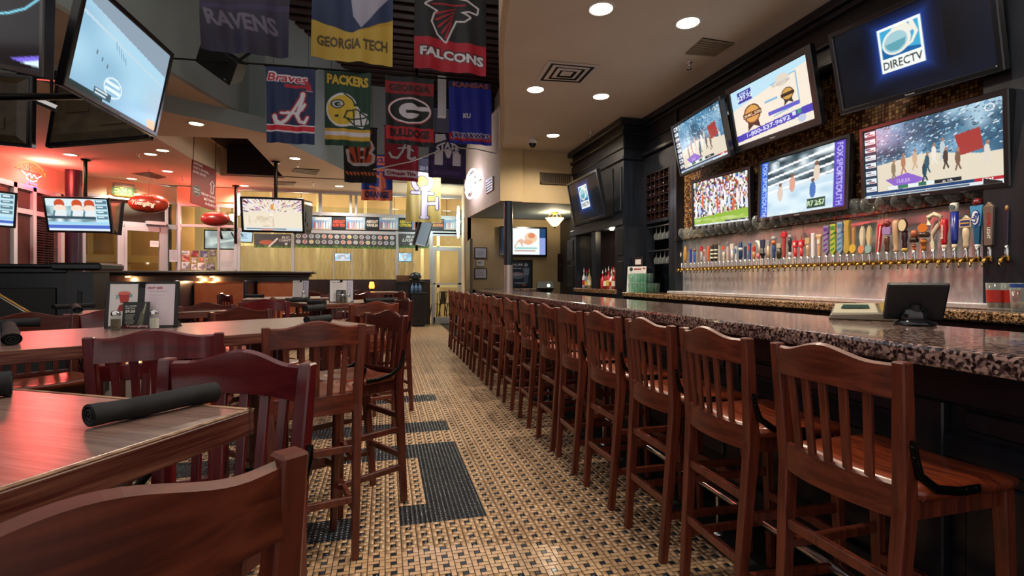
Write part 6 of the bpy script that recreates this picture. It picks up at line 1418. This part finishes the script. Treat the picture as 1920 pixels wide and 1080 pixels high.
# orange lamp on the far half wall
p = pY(697, 540, 11.6); t = T('table_lamp', 'small glowing orange lamp on the farthest table', 'lamp', Matrix.Translation((p.x, p.y, 1.02)))
P('shade', MB().lathe([(.05, .06), (.06, .10), (.045, .20), (.001, .21)], 14), mat('orange_glass', '#ff9a40', .3, emit=4., ecol='#ff8a28'), t); P('base', MB().lathe([(.05, -1.02), (.05, -1.0), (.02, -.98), (.02, .06)], 12), M_iron, t)
# patio chairs beyond the glass door
def patio_chair(label, x, y, rz, s=1.):
    t = T('metal_chair', label, 'chair', TR(x, y, 0, rz) @ Matrix.Scale(s, 4), 'metal patio chairs'); m = mat('gunmetal', '#2a2520', .3, .7)
    P('seat', MB().bx(-.18, .18, -.18, .18, .44, .455), m, t, bevel=.006)
    for sx_ in (-1, 1):
        for sy_ in (-1, 1): P('leg', MB().tube([(sx_ * .21, sy_ * .21, 0), (sx_ * .16, sy_ * .16, .44)], .018, 6), m, t)
    P('back_frame', MB().tube([(-.17, -.17, .45), (-.19, -.22, .80), (-.14, -.23, .86), (.14, -.23, .86), (.19, -.22, .80), (.17, -.17, .45)], .014, 6), m, t); P('back_splat', MB().hexa([(-.05, -.18, .45), (.05, -.18, .45), (.05, -.172, .45), (-.05, -.172, .45)], [(-.06, -.235, .86), (.06, -.235, .86), (.06, -.227, .86), (-.06, -.227, .86)]), m, t)
for k, (u, v, rz) in enumerate(((822, 586, .5), (838, 592, -.6), (850, 584, 1.2))):
    p = pZ(u, v - 6, 0); patio_chair(f'dark metal chair seen through the glass door, {("left", "middle", "right")[k]} of three', p.x * (17.2 + .3 * k) / p.y, 17.2 + .3 * k, rz)
# ================================================================ signs, neon, ceiling fixtures, posters
def neon_mat(n, c, s): return mat('neon_' + n, c, .4, emit=s, ecol=c)
def neon_light(t, loc, col, w, r=.15):
    l = bpy.data.lights.new('neon_light', 'POINT'); l.energy = w; l.color = col; l.shadow_soft_size = r; lo = bpy.data.objects.new('neon_light', l); COL.objects.link(lo); lo.parent = t; lo.location = loc
# red neon on the left wall
s_, z_ = LW.st(44, 322); Mn = LW.local(s_, z_, .14) @ Matrix.Scale(.52, 4)
t = T('neon_sign', 'red glowing neon sign of arched letters above the left wall windows', 'sign', Mn)
NL = DW.len
for i, ch in enumerate('YUENGLING'):
    a = (i - 4) * .17; lettering('neon_letter', ch, .22, neon_mat('red', '#ff3a1a', 2.6), t, Matrix.Translation((1.05 * math.sin(a), -.02, .18 - .75 * (1 - math.cos(a)) * .9)) @ RY(a), bold=.03, ext=.008)
P('neon_outline', MB().tube([(-.8, 0, -.02), (-.62, 0, .22), (-.3, 0, .36), (0, 0, .40), (.3, 0, .36), (.62, 0, .22), (.8, 0, -.02)], .014, 6), neon_mat('amber', '#ff6a2c', 2.4), t)
P('neon_bird', MB().tube([(-.55, 0, -.05), (-.3, 0, -.20), (-.12, 0, -.08), (0, 0, -.22), (.12, 0, -.08), (.3, 0, -.2), (.55, 0, -.05)], .016, 6).tube([(-.3, 0, -.28), (-.1, 0, -.36), (.1, 0, -.36), (.3, 0, -.28)], .016, 6), neon_mat('white', '#cfd8ff', 2.), t)
P('neon_base', MB().tube([(-.28, 0, -.44), (.28, 0, -.44), (.28, 0, -.56), (-.28, 0, -.56)], .014, 6, closed=True), neon_mat('blue', '#5a6aff', 2.), t)
P('mount_frame', MB().tube([(-.8, .08, 0), (.8, .08, 0)], .012, 6).tube([(0, .08, .3), (0, .08, -.5)], .012, 6), M_black, t)
neon_light(t, (0, -.5, .1), (1, .12, .10), 95, .3)
# white neon signs on the fascia of the bar side
def fas(u, v, dy=.1):
    a, b = Vector((*NE[0], 0)), Vector((*NE[1], 0)); c = Vector((*NE[2], 0))
    for p, q in ((a, b), (b, c)):
        pl = Plane(p, q); s, z = pl.st(u, v)
        if -.05 <= s <= pl.len + .05: return pl, s, z
    return pl, s, z
for u0, u1, v0, v1, nm, colr, seed in ((884, 906, 318, 372, 'violet and white neon sign, nearer one on the cream wall beyond the flags', '#d9c8ff', 3), (866, 884, 360, 432, 'green white neon sign, farther one on the cream wall beyond the flags', '#d4fff0', 5)):
    pl, s0, za = fas(u0, (v0 + v1) / 2); _, s1, zb_ = fas(u1, (v0 + v1) / 2); _, _, zt_ = fas((u0 + u1) / 2, v0); _, _, zl_ = fas((u0 + u1) / 2, v1)
    w, h = abs(s1 - s0), zt_ - zl_; t = T('neon_sign', nm, 'sign', pl.local((s0 + s1) / 2, (zt_ + zl_) / 2, .12)); r = random.Random(seed)
    pts = [(w * .48 * math.cos(q * PI / 10) * (1 + .15 * r.random()), 0, h * .48 * math.sin(q * PI / 10)) for q in range(20)]
    P('neon_outline', MB().tube(pts, .022, 6, closed=True), neon_mat(nm[:5], colr, 4.), t)
    for k in range(3): P('neon_script', MB().tube([(-w * .36 + w * .72 * q / 12, -.02, h * (.2 - .2 * k) + h * .08 * math.sin(q * 2.1 + k)) for q in range(13)], .018, 6), neon_mat('pure', '#f4fff8', 4.), t)
    P('mount_frame', MB().tube([(-w * .5, .07, 0), (w * .5, .07, 0)], .012, 6).tube([(0, .07, h * .4), (0, .07, -h * .4)], .012, 6), M_black, t)
    neon_light(t, (0, -.75, 0), (.86, .84, 1) if seed == 3 else (.8, 1, .93), 20, .35)
# red neon strip behind the hanging sign
p = BW.at(BW.st(405, 384)[0], .3, BW.st(405, 384)[1]); t = T('neon_sign', 'thin red neon tube glowing behind the red hanging sign', 'sign', Matrix.Translation(p))
P('neon_tube', MB().tube([(-.45, 0, 0), (.5, 0, .02)], .018, 8), neon_mat('red', '#ff3a1a', 2.6), t); P('neon_bracket', MB().bx(-.02, .02, 0, .22, -.02, .02), M_black, t); neon_light(t, (0, -.2, 0), (1, .14, .1), 25, .25)

# exit sign
s0, s1, z0, z1 = DW.rect(213, 345, 247, 368)
t = T('exit_sign', 'lit green EXIT sign above the slanted doors', 'sign', DW.local((s0 + s1) / 2, 0, .1)); w = s1 - s0
P('housing', MB().bx(-w / 2 - .03, w / 2 + .03, -.03, .05, z1 - .09, z1), mat('housing_grey', '#77706c', .5), t, bevel=.01); P('lit_panel', MB().bx(-w / 2, w / 2, -.01, .02, z0, z1 - .09), mat('exit_glow', '#c9c840', .4, emit=.75, ecol='#c4cc3a'), t)
lettering('lettering', 'EXIT', .17, mat('exit_letters', '#1f4a26', .5), t, Matrix.Translation((0, -.013, (z0 + z1 - .09) / 2)), bold=.06)
# inflated footballs
def football(label, p, L, rz, txt, m):
    t = T('football_sign', label, 'sign', Matrix.Translation(p) @ RZ(rz))
    pr = [(.001, -.5)] + [(.272 * math.cos(q) ** .85, .5 * math.sin(q)) for q in [(-1.45 + 2.9 * k / 18) for k in range(19)]] + [(.001, .5)]
    P('ball', MB().lathe([(r * L, z * L) for r, z in pr], 24, RY(PI / 2)), m, t)
    for k in range(7): P('lace', MB().bx(-.006 * L, .006 * L, -.02 * L, .04 * L, -.005 * L, .005 * L, Matrix.Translation(((k - 3) * .06 * L, -.165 * L, .20 * L)) @ RX(-.9)), M_white, t)
    P('lace_seam', MB().bx(-.22 * L, .22 * L, -.006 * L, .006 * L, -.004 * L, .004 * L, Matrix.Translation((0, -.185 * L, .19 * L)) @ RX(-.9)), M_white, t)
    if txt: lettering('lettering', txt, .13 * L, mat('ball_letters', '#efe2d0', .4), t, Matrix.Translation((-.01 * L, -.297 * L, -.03 * L)) @ RY(.12), bold=.03, italic=.25, width=.58 * L)
    P('hanging_cord', MB().tube([(0, 0, .25 * L), (0, 0, ZL - p.z)], .004, 5), M_black, t)
M_ball = mat('football_red', '#a8341f', .3, coat=.4)
p = pD(279, 382, 11.0); football('glossy red brown football sign with white script, hung before the doors', p, .78, -YAW * .3, 'Yuengling', M_ball)
p = pD(404, 411, 12.6); football('dark red football sign half hidden by the tilted screen under the hanging sign', p, .66, 0, None, mat('football_dark', '#8c2420', .3, coat=.4))
# red hanging sign
cs = [(361, 297), (406, 321), (403, 393), (358, 382)]
M, w, e = frame_pose(cs, .72, 1.0, lambda d: 10.2 / d.y)
h = w / .72; t = T('hanging_sign', 'dark red hanging sign with white lettering about upstairs rooms, on two wires', 'sign', M)
P('sign_board', MB().bx(-w / 2, w / 2, 0, .02, -h / 2, h / 2), mat('sign_red', '#8a2a26', .5), t, bevel=.003)
a = Art(90, 130, '#8f2e28'); 
for k, (s, x) in enumerate((('UPSTAIRS', .26), ('PARTY ROOMS...', .40), ('BOOK NOW!', .30))): a.text(s, .05, .07 + .095 * k, .055, '#e6dcd8', (.36, .66, .50)[k], .04, al='l')
a.poly([(.84, .30), (.96, .42), (.90, .42), (.90, .62), (.78, .62), (.78, .42), (.72, .42)], '#e8e4ee'); a.poly([(.84, .33), (.92, .405), (.875, .405), (.875, .60), (.805, .60), (.805, .405), (.76, .405)], '#8f2e28')
a.ell(.22, .68, .17, .13, '#3a2a2a'); a.ell(.22, .68, .15, .115, '#c9b8b0', ring=.01); a.text('RETRO', .22, .65, .04, '#d9ccc4', .22, .03); a.text('GRILLE', .22, .71, .04, '#d9ccc4', .22, .03)
for k, s in enumerate(('THIS WAY TO THE', 'BEST PARTY', 'IN ATLANTA!')): a.text(s, .97, .70 + .10 * k, .055, '#e6dcd8', (.58, .46, .40)[k], .04, al='r')
printed('printed_face', a, flat(w, h), M_paper, t, Matrix.Translation((0, -.0015, 0)))
Zup = (ZL + .3 - M.to_translation().z)
for sx_ in (-.46, .46): P('hanging_wire', MB().tube([(sx_ * w, .01, h / 2), (sx_ * w, .01, h / 2 + .95)], .006, 5), M_black, t)

# posters and banners on the back wall
sx_ad = Art(50, 36, '#7fa8cf'); sx_ad.fuzz(0, 0, 1, 1, ['#5f8fc4', '#9fbfdc', '#c9c0c0'], 2, 2, 1); sx_ad.text('ABSOLUT', .5, .17, .17, '#f0f4fa', .72, .05)
for x, y, c in ((.12, .6, '#b05a5a'), (.24, .62, '#d8dce4'), (.36, .58, '#c9a0a8'), (.50, .60, '#e0b0a8'), (.62, .6, '#e6e6ea'), (.76, .58, '#dfe2e8'), (.88, .58, '#c4ccd8')): sx_ad.rect(x - .045, y - .12, x + .045, .92, c); sx_ad.rect(x - .02, y - .22, x + .02, y - .1, c)
sx_ad.rect(0, .9, 1, 1, '#b9a8a0')
def wordad(l1, l2, c): a = Art(40, 34, '#20242c'); a.text('ABSOLUT', .5, .36, .22, c, .9, .05); a.text(l2, .5, .64, .22, c, .9, .05); return a
def bposter(u0, u1, v0, v1, art, label, grp=None, d=.05, plane=None, frame=None, par=None):
    pl = plane or BW; s0, s1, z0, z1 = pl.rect(u0, v0, u1, v1); w, h = s1 - s0, z1 - z0
    t = T('poster', label, 'poster', pl.local((s0 + s1) / 2, (z0 + z1) / 2, d), grp)
    P('backing_board', MB().bx(-w / 2, w / 2, .0, .012, -h / 2, h / 2), frame or M_black, t); b = .0 if frame is None else min(w, h) * .08
    printed('printed_sheet', art, flat(w - 2 * b, h - 2 * b), M_paper, t, Matrix.Translation((0, -.002, 0))); return t
N5 = 'first second third fourth fifth sixth'.split()
for k, (u0, u1) in enumerate(((586, 622), (649, 685), (711, 747), (773, 808), (832, 856))): bposter(u0, u1, 407, 431, sx_ad, f'blue bottle poster in the strip over the back windows, {N5[k]} from the left', 'bottle posters')
for u0, u1, l2, c, lb_ in ((578, 585, '', '#c8503a', 'sliver of a red lettered poster beside the basketball court television'), (623, 648, 'RUBY RED', '#d8503e', 'dark poster with red lettering in the strip over the back windows'), (686, 710, 'VANILIA', '#dcd8d0', 'dark poster with white lettering in the strip over the back windows'), (748, 772, 'CITRON', '#d8c83e', 'dark poster with yellow lettering in the strip over the back windows'), (809, 831, 'MANDRIN', '#d88a4a', 'dark poster with orange lettering in the strip over the back windows')): bposter(u0, u1, 408, 431, wordad('', l2, c), lb_, 'lettered posters')
def net(w, h):
    a = Art(w, h, '#23272c', 2)
    n = w // 5
    for k in range(-n, n * 2): x = k / n; a.line([(x, 0), (x + h / w * 1.4, 1)], .4 / w, '#8b9098'); a.line([(x + h / w * 1.4, 0), (x, 1)], .4 / w, '#8b9098')
    a.rect(0, .86, 1, 1, '#5f8f4a'); a.fuzz(0, .80, 1, .95, ['#23272c', '#6f9a55', '#3a5a3a'], w // 3, 2, .6); return a
a = net(90, 40); a.ell(.34, .62, .20, .17, '#a5604a'); a.line([(.40, .9), (.62, .35)], .05, '#d6d2da'); a.text('BUD', .84, .25, .16, '#dfe2e6', .2, .02, it=.3); a.text('LIGHT', .82, .46, .16, '#dfe2e6', .3, .02, it=.3); a.ell(.86, .70, .04, .09, '#c9ccd2'); bposter(478, 547, 439, 465, a, 'net patterned banner with a brown football, behind the basketball court television', 'window banners', .09)
a = net(230, 34); cl = ['#2f5a3c', '#4a5a9a', '#b0402c', '#8a9ab0', '#c9b04a', '#5a3a6a', '#2f6a7a', '#c9603a', '#8c1f2c']
for r in range(2):
    for k in range(16): x = .04 + .0613 * k; y = .22 + .36 * r; a.ell(x, y, .022, .13, '#dcdfe4'); a.ell(x, y, .015, .09, cl[(k * 5 + r * 3) % 9]); a.line([(x - .006, y - .02), (x + .008, y + .03)], .005, '#e8e8ec')
bposter(553, 742, 439, 466, a, 'long net patterned banner with two rows of small round emblems', 'window banners', .09)
a = net(72, 34); a.text('BUD', .42, .22, .18, '#dfe6ea', .34, .02, it=.3); a.text('LIGHT', .38, .45, .18, '#dfe6ea', .5, .02, it=.3); a.ell(.40, .70, .05, .10, '#c9ccd2'); a.ell(.86, .5, .13, .36, '#a9adb4', ring=.02); bposter(747, 804, 439, 466, a, 'net patterned banner with white script beside the glass door', 'window banners', .09)
# papers on the windows and doors
a = Art(24, 30, '#b9b8c0'); a.bars(.1, .55, .9, .8, 3, '#a6a5ae', .5); bposter(413, 444, 469, 508, a, 'plain grey paper sheet on the left back window', None, .06)
st = [(342, 357, 470, 478, '#c8ccd6'), (343, 356, 479, 490, '#b8504a'), (342, 357, 491, 506, '#c4ccd8'), (360, 373, 470, 482, '#8c2f3a'), (361, 369, 484, 492, '#d8ccd0'), (360, 370, 495, 506, '#cfc4cc'), (377, 390, 470, 482, '#5a5f8a'), (375, 383, 484, 491, '#d86a5a'), (372, 387, 493, 506, '#e3d6e0'), (393, 406, 469, 481, '#6a6a72'), (386, 392, 484, 490, '#b8a8a8'), (389, 404, 494, 506, '#4a4a5a')]
for k, (u0, u1, v0, v1, c) in enumerate(st):
    a = Art(14, 14, c); a.fuzz(.1, .1, .9, .9, [c, '#2a2228', '#e6e0e4'], 3, 3, .55)
    bposter(u0, u1, v0, v1, a, f'small printed sticker, {("first", "second", "third", "last")[k // 3]} column, {("upper", "middle", "lower")[k % 3]} row, left back window', 'window stickers', .05)
a = Art(14, 10, '#e8e4e8'); a.bars(.1, .3, .9, .7, 2, '#b4aab8', .4); bposter(279, 295, 452, 463, a, 'small white paper sheet taped to the slanted glass door', None, .1, DW)
a = Art(14, 20, '#d8d4e0'); a.bars(.1, .1, .9, .9, 5, '#a8a4b8', .4); bposter(315, 330, 469, 491, a, 'tall white notice on the narrow window beside the doors', None, .1, DW)
# pale screen set behind the left back window
s0, s1, z0, z1 = BW.rect(371, 428, 437, 466)
a = Art(60, 30, '#bcc0bc'); a.fuzz(0, 0, 1, 1, ['#9fa5a4', '#d9dad2', '#b4b8b0', '#e6e6dc'], 5, 4, 1); a.line([(.2, .7), (.9, .5)], .05, '#e8e8de')
tv('pale screen set behind the left back window above the stickers', None, a, None, None, (s1 - s0) / (z1 - z0), mark=False, pose=(BW.local((s0 + s1) / 2, (z0 + z1) / 2, -.45), s1 - s0))
# small glowing beer sign behind the glass near the door
for (u0, u1, v0, v1, c, lb_) in ((628, 658, 475, 490, '#dfeaf2', 'pale glowing pennant sign behind the middle back window'), (747, 772, 474, 491, '#a9d8ea', 'glowing blue white sign in the window beside the glass door')):
    s0, s1, z0, z1 = BW.rect(u0, v0, u1, v1); w, h = s1 - s0, z1 - z0; t = T('window_sign', lb_, 'sign', BW.local((s0 + s1) / 2, (z0 + z1) / 2, .086)); P('sign_case', MB().bx(-w / 2, w / 2, .0, .06, -h / 2, h / 2), M_black, t, bevel=.01)
    a = Art(30, 20, c); a.fuzz(0, 0, 1, 1, [c, '#f2f6f8', '#8ab0c8', c], 4, 3, .8); a.ell(.5, .5, .2, .3, '#d08a70', ring=.05); printed('lit_face', a, flat(w * .95, h * .92), M_screen, t, Matrix.Translation((0, -.003, 0)))
    P('hanging_cord', MB().tube([(-w * .4, .03, h / 2), (-w * .4, .03, h / 2 + .5)], .006, 5), M_black, t)

# cream back room wall: certificates, thermostat, posters, pendant
def bk(u0, u1, v0, v1, art, label, frame=M_black, grp=None, name='poster'): 
    t = bposter(u0, u1, v0, v1, art, label, grp, .03, BK, frame); t.name = name; return t
a = Art(30, 26, '#c9cbd8'); a.bars(.15, .2, .85, .8, 6, '#9a98b0', .35, .3)
bk(889, 912.5, 464, 485, a, 'black framed certificate above the thermostat', grp='framed certificates', name='framed_certificate'); a = Art(30, 26, '#cdcad6'); a.bars(.15, .2, .85, .8, 6, '#a89ab0', .35, .3); bk(889, 912.5, 503, 523, a, 'black framed certificate below the thermostat', grp='framed certificates', name='framed_certificate')
s0, s1, z0, z1 = BK.rect(893, 488, 908, 500); t = T('thermostat', 'white thermostat between the two framed certificates', 'thermostat', BK.local((s0 + s1) / 2, (z0 + z1) / 2, .0)); w, h = s1 - s0, z1 - z0; P('casing', MB().bx(-w / 2, w / 2, -.035, 0, -h / 2, h / 2), M_white, t, bevel=.012); P('display', MB().bx(-w * .3, w * .05, -.037, -.03, .0, h * .25), mat('lcd_grey', '#6f7470', .3), t)
a = Art(60, 84, '#1d2f45'); a.text('10.95', .40, .13, .09, '#e8ecf2', .46, .04); a.bars(.1, .25, .6, .31, 1, '#b9c8d8', .6); a.ell(.38, .55, .36, .14, '#6f7a90'); a.ell(.38, .5, .24, .06, '#b4bccb'); a.text('BUD LIGHT', .34, .48, .06, '#c04048', .5, .03); a.ell(.78, .13, .09, .07, '#b9bccb'); a.poly([(.64, .25), (.94, .25), (.90, .55), (.68, .55)], '#8a94b0'); a.rect(.70, .55, .76, .85, '#6a7490'); a.rect(.80, .55, .86, .85, '#6a7490'); a.text('AVAILABLE', .5, .86, .05, '#e8ecf2', .5, .03); a.rect(.6, .91, .8, .97, '#c0603a'); bk(950, 998, 487, 541, a, 'dark blue poster with a white price and a standing figure, right of the bar column')
a = Art(50, 84, '#4a1a26'); a.ell(.22, .13, .13, .08, '#2a1a1e'); a.text('RETRO', .22, .13, .03, '#d9c4b8', .2, .02); a.text('Call', .66, .08, .07, '#e0ccc4', .3, .02); a.bars(.5, .2, .95, .45, 4, '#c9a8a8', .4); a.ell(.24, .42, .18, .08, '#8a5a5a'); a.bars(.3, .55, .95, .66, 3, '#d0b0ac', .5); a.ell(.28, .85, .2, .09, '#7a4a44'); a.bars(.55, .75, .95, .9, 3, '#c9a8a8', .4); bk(1045, 1072, 476, 528, a, 'maroon poster with pale lettering, partly behind the bottle cabinet')
p = pZ(1040, 394, ZS); p = pY(1040, 404, 9.6); t = T('pendant_lamp', 'cream glass bowl pendant lamp beyond the bar', 'lamp', TR(p.x, p.y, 0)); zc = pY(1040, 414, 9.6).z; rb = .2
P('glass_bowl', MB().lathe([(.02, zc - .12), (.08, zc - .09), (.13, zc - .03), (rb, zc + .05), (rb * .98, zc + .055), (.12, zc - .02)], 8, smooth=False), mat('alabaster', '#ffe9c0', .4, emit=1.6, ecol='#ffdca0'), t); P('finial', MB().lathe([(.001, zc - .16), (.018, zc - .14), (.02, zc - .115)], 10), M_brass, t)
for q in range(4): P('hanging_rod', MB().tube([(rb * .8 * math.cos(q * PI / 2), rb * .8 * math.sin(q * PI / 2), zc + .05), (.02, .0, zc + .30)], .007, 6), M_brass, t)
P('canopy', MB().lathe([(.001, ZS - .06), (.06, ZS - .03), (.075, ZS - .004)], 14), M_brass, t); P('stem', MB().tube([(0, 0, zc + .28), (0, 0, ZS - .02)], .009, 8), M_brass, t); neon_light(t, (0, 0, zc + .16), (1, .82, .55), 60, .1)
# door frame on the side wall and grille
SWp = Plane((1.76, YRB), (2.16, YB)); r = SWp.rect(875, 455, 886, 540)
S('door_2', MB().bx(min(r[0], r[1]), max(r[0], r[1]), -.05, 0, 0, r[3], SWp.M), M_dkbrown)
def grille(label, plane, u0, u1, v0, v1, n, vert, m, mb_=M_black):
    s0, s1, z0, z1 = plane.rect(u0, v0, u1, v1); s0, s1 = sorted((s0, s1)); w, h = s1 - s0, z1 - z0; t = T('wall_vent', label, 'vent', plane.local((s0 + s1) / 2, (z0 + z1) / 2, .005))
    P('backing', MB().bx(-w / 2, w / 2, -.01, 0, -h / 2, h / 2), mb_, t)
    f = MB(); k = .02; f.bx(-w / 2, w / 2, -.025, 0, h / 2 - k, h / 2).bx(-w / 2, w / 2, -.025, 0, -h / 2, -h / 2 + k).bx(-w / 2, -w / 2 + k, -.025, 0, -h / 2, h / 2).bx(w / 2 - k, w / 2, -.025, 0, -h / 2, h / 2); P('frame', f, m, t)
    for q in range(n):
        if vert: x = -w / 2 + w * (q + .5) / n; P('slat', MB().bx(x - w / n * .25, x + w / n * .25, -.02, -.008, -h / 2, h / 2), m, t)
        else: z = -h / 2 + h * (q + .5) / n; P('slat', MB().bx(-w / 2, w / 2, -.02, -.008, z - h / n * .3, z + h / n * .3), m, t)
HW = Plane((XH0, YH + .05), (4.2, YH + .05)); grille('brown slatted vent in the cream header wall beside the tall cabinet', HW, 1012, 1070, 325, 346, 16, True, mat('vent_brown', '#5a4630', .5))
pl, s_, z_ = fas(919, 345); NP = pl; grille('small white vent beside the nearer neon sign', NP, 913, 926, 335, 360, 5, False, M_white)

# ceiling fixtures
def diffuser(label, q, z, m=M_white):
    c = [pZ(u, v, z) for u, v in q]; o = sum(c, Vector()) / 4; c = [p - o for p in c]
    t = T('ceiling_vent', label, 'vent', Matrix.Translation(o), 'ceiling vents')
    b = MB(); b.add([tuple(p * .9 - Vector((0, 0, .001))) for p in c], [(0, 1, 2, 3)]); P('backing', b, M_black, t)
    for k, (r0, r1, dz) in enumerate(((1, .84, .001), (.72, .58, .004), (.47, .33, .006), (.22, .02, .008))):
        f = MB(); vs = [(p.x * r0, p.y * r0, -.006 - dz * .3) for p in c] + [(p.x * r1, p.y * r1, -.008 - dz) for p in c]; f.add(vs, [(i, (i + 1) % 4, (i + 1) % 4 + 4, i + 4) for i in range(4)]); P('louvre_ring', f, m, t)
diffuser('square stepped vent in the bar ceiling', [(1003, 152), (1028, 113), (1126, 122), (1092, 157)], ZR)
def linear(label, q, z, n, m=M_white):
    c = [pZ(u, v, z) for u, v in q]; o = sum(c, Vector()) / 4; c = [p - o for p in c]; t = T('ceiling_vent', label, 'vent', Matrix.Translation(o), 'ceiling vents')
    b = MB(); b.add([(p.x, p.y, -.001) for p in c], [(0, 1, 2, 3)]); P('backing', b, M_black, t)
    for k in range(n):
        f0, f1 = (k + .1) / n, (k + .62) / n; a0, a1, b0, b1 = c[0].lerp(c[1], f0), c[0].lerp(c[1], f1), c[3].lerp(c[2], f0), c[3].lerp(c[2], f1)
        P('slat', MB().hexa([(p.x, p.y, -.014) for p in (a0, b0, b1, a1)], [(p.x, p.y, -.002) for p in (a0, b0, b1, a1)]), m, t)
linear('long slatted vent in the bar ceiling near the crown', [(1285, 100), (1318, 70), (1378, 80), (1340, 104)], ZR, 8, mat('vent_tan', '#9a8a70', .6))
linear('small slatted vent in the dining ceiling beside the basketball court pole', [(546, 322), (552, 315), (600, 318), (592, 328)], ZL, 4, mat('vent_tan', '#9a8a70', .6)); linear('low slatted vent in the dining ceiling behind the basketball court pole', [(512, 346), (520, 340), (556, 341), (550, 348)], ZL, 3, mat('vent_tan', '#9a8a70', .6)); linear('dark slatted vent in the dining ceiling above the exit sign', [(246, 325), (280, 322), (312, 332), (296, 335)], ZL, 5, mat('vent_brown', '#5a4630', .5))
def sprinkler(u, v, z, lb_):
    p = pZ(u, v, z); t = T('sprinkler', 'small sprinkler head ' + lb_, 'sprinkler', TR(p.x, p.y, z)); P('stem', MB().lathe([(.03, 0), (.03, -.006), (.010, -.012), (.010, -.05)], 10), M_chrome, t); P('deflector', MB().lathe([(.001, -.07), (.03, -.07), (.03, -.066), (.001, -.05)], 12), M_chrome, t)
sprinkler(1292, 117, ZR, 'below the long slatted vent of the bar ceiling'); sprinkler(1108, 248, ZR, 'over the tall bottle cabinet'); sprinkler(558, 306, ZL, 'beside the basketball court pole'); sprinkler(343, 332, ZL, 'near the slanted door wall'); sprinkler(588, 342, ZL, 'before the back windows'); sprinkler(260, 289, ZL, 'near the pair of downlights')
p = pZ(998, 262, ZR); t = T('dome_camera', 'white dome security camera on the bar ceiling', 'camera', TR(p.x, p.y, ZR)); P('housing', MB().lathe([(.085, 0), (.085, -.05), (.07, -.065)], 18), M_white, t, bevel=0); P('dome', MB().lathe([(.062, -.062), (.055, -.10), (.03, -.125), (.001, -.132)], 18), mat('smoked_dome', '#12151c', .05, coat=.5), t)
# projector, loudspeaker, left camera
M, w, e = frame_pose([(299, 10), (363, 24), (366, 57), (303, 44)], 1.75, .42)
t = T('projector', 'white ceiling projector with a round lens near the big tilted television', 'projector', M); h = w / 1.75
P('casing', MB().bx(-w / 2, w / 2, 0, .30, -h / 2, h / 2), M_white, t, bevel=.02, seg=2); P('lens', MB().lathe([(.001, .0), (.05, .002), (.055, .02), (.04, .03)], 18, Matrix.Translation((-w * .3, .0, h * .22)) @ RX(PI / 2)), M_black, t)
for k in range(4): P('vent_slot', MB().bx(w * .1, w * .42, -.004, .002, h * (.12 + .09 * k), h * (.16 + .09 * k)), mat('slot_grey', '#8a8a88', .5), t)
for k, c in enumerate(('#ffb040', '#ff7a30')): P('status_light', MB().bx(-w * (.36 - .12 * k), -w * (.32 - .12 * k), -.004, .002, -h * .18, -h * .12), mat('led%d' % k, c, .4, emit=3.), t)
P('mount_pole', MB().tube([(0, .15, h / 2), (0, .15, h / 2 + 2.2)], .02, 8), M_black, t)
t = T('loudspeaker', 'black wedge loudspeaker fixed to the grey bulkhead', 'loudspeaker', Matrix.Translation(pD(405, 116, 6.6)) @ RZ(-.35) @ RY(.62) @ RX(.30)); M_sp = mat('speaker_black', '#101113', .5)
P('cabinet', MB().hexa([(-.30, 0, -.17), (.30, 0, -.17), (.20, .30, -.13), (-.20, .30, -.13)], [(-.30, 0, .17), (.30, 0, .17), (.20, .30, .13), (-.20, .30, .13)]), M_sp, t, bevel=.012); P('grille_cloth', MB().bx(-.285, .285, -.012, .0, -.155, .155), M_black, t); P('maker_badge', MB().bx(.20, .24, -.015, -.011, -.13, -.115), M_chrome, t); P('mount_arm', MB().tube([(0, .28, 0), (-.15, .75, .25)], .022, 8), M_sp, t)
M = Matrix.Translation(pD(88, 197, 4.6)); t = T('bullet_camera', 'small silver security camera between the two dark televisions at the left', 'camera', M @ RZ(.3)); P('body', MB().tube([(-.06, 0, .03), (.07, 0, -.02)], .035, 12), M_chrome, t); P('lens', MB().lathe([(.001, .0), (.028, .0), (.03, .02)], 12, Matrix.Translation((-.062, 0, .031)) @ RY(-PI / 2)), M_black, t); P('mount_arm', MB().tube([(.03, 0, .02), (.03, .05, 1.2)], .012, 6), M_iron, t)
# ceiling beams at the upper left
for k, (a, b) in enumerate((((70, 15), (150, 60)), ((60, 62), (140, 95)), ((70, 140), (130, 145)))):
    A, B = pD(*a, 6.0), pD(*b, 6.0); S('trim_beam', MB().tube([tuple(A + (A - B) * 1.5), tuple(B + (B - A) * .6)], .07, 4), M_black)
# monitor on the rear counter
p = pD(1023, 549, 9.9); t = T('order_monitor', 'squat dark monitor with a round pale mark on the rear counter', 'monitor', TR(p.x, p.y, 1.1, -.2)); P('casing', MB().hexa([(-.19, 0, 0), (.19, 0, 0), (.14, .22, 0), (-.14, .22, 0)], [(-.165, .03, .15), (.165, .03, .15), (.12, .2, .14), (-.12, .2, .14)]), mat('monitor_green', '#26302c', .4), t, bevel=.012); P('round_mark', MB().lathe([(.001, 0), (.035, 0), (.035, .004), (.001, .005)], 14, Matrix.Translation((.06, .006, .06)) @ RX(PI / 2)), mat('mark_glow', '#cfe8d8', .3, emit=.8), t)
t = T('rear_counter', 'cream and brown counter behind the bar column under the back room television', 'counter', None); P('counter_top', MB().bx(2.0, 3.3, 9.6, 10.3, 1.05, 1.10), M_gran, t, bevel=.006); P('counter_body', MB().bx(2.05, 3.28, 9.68, 10.28, 0, 1.05), M_dkwood, t)
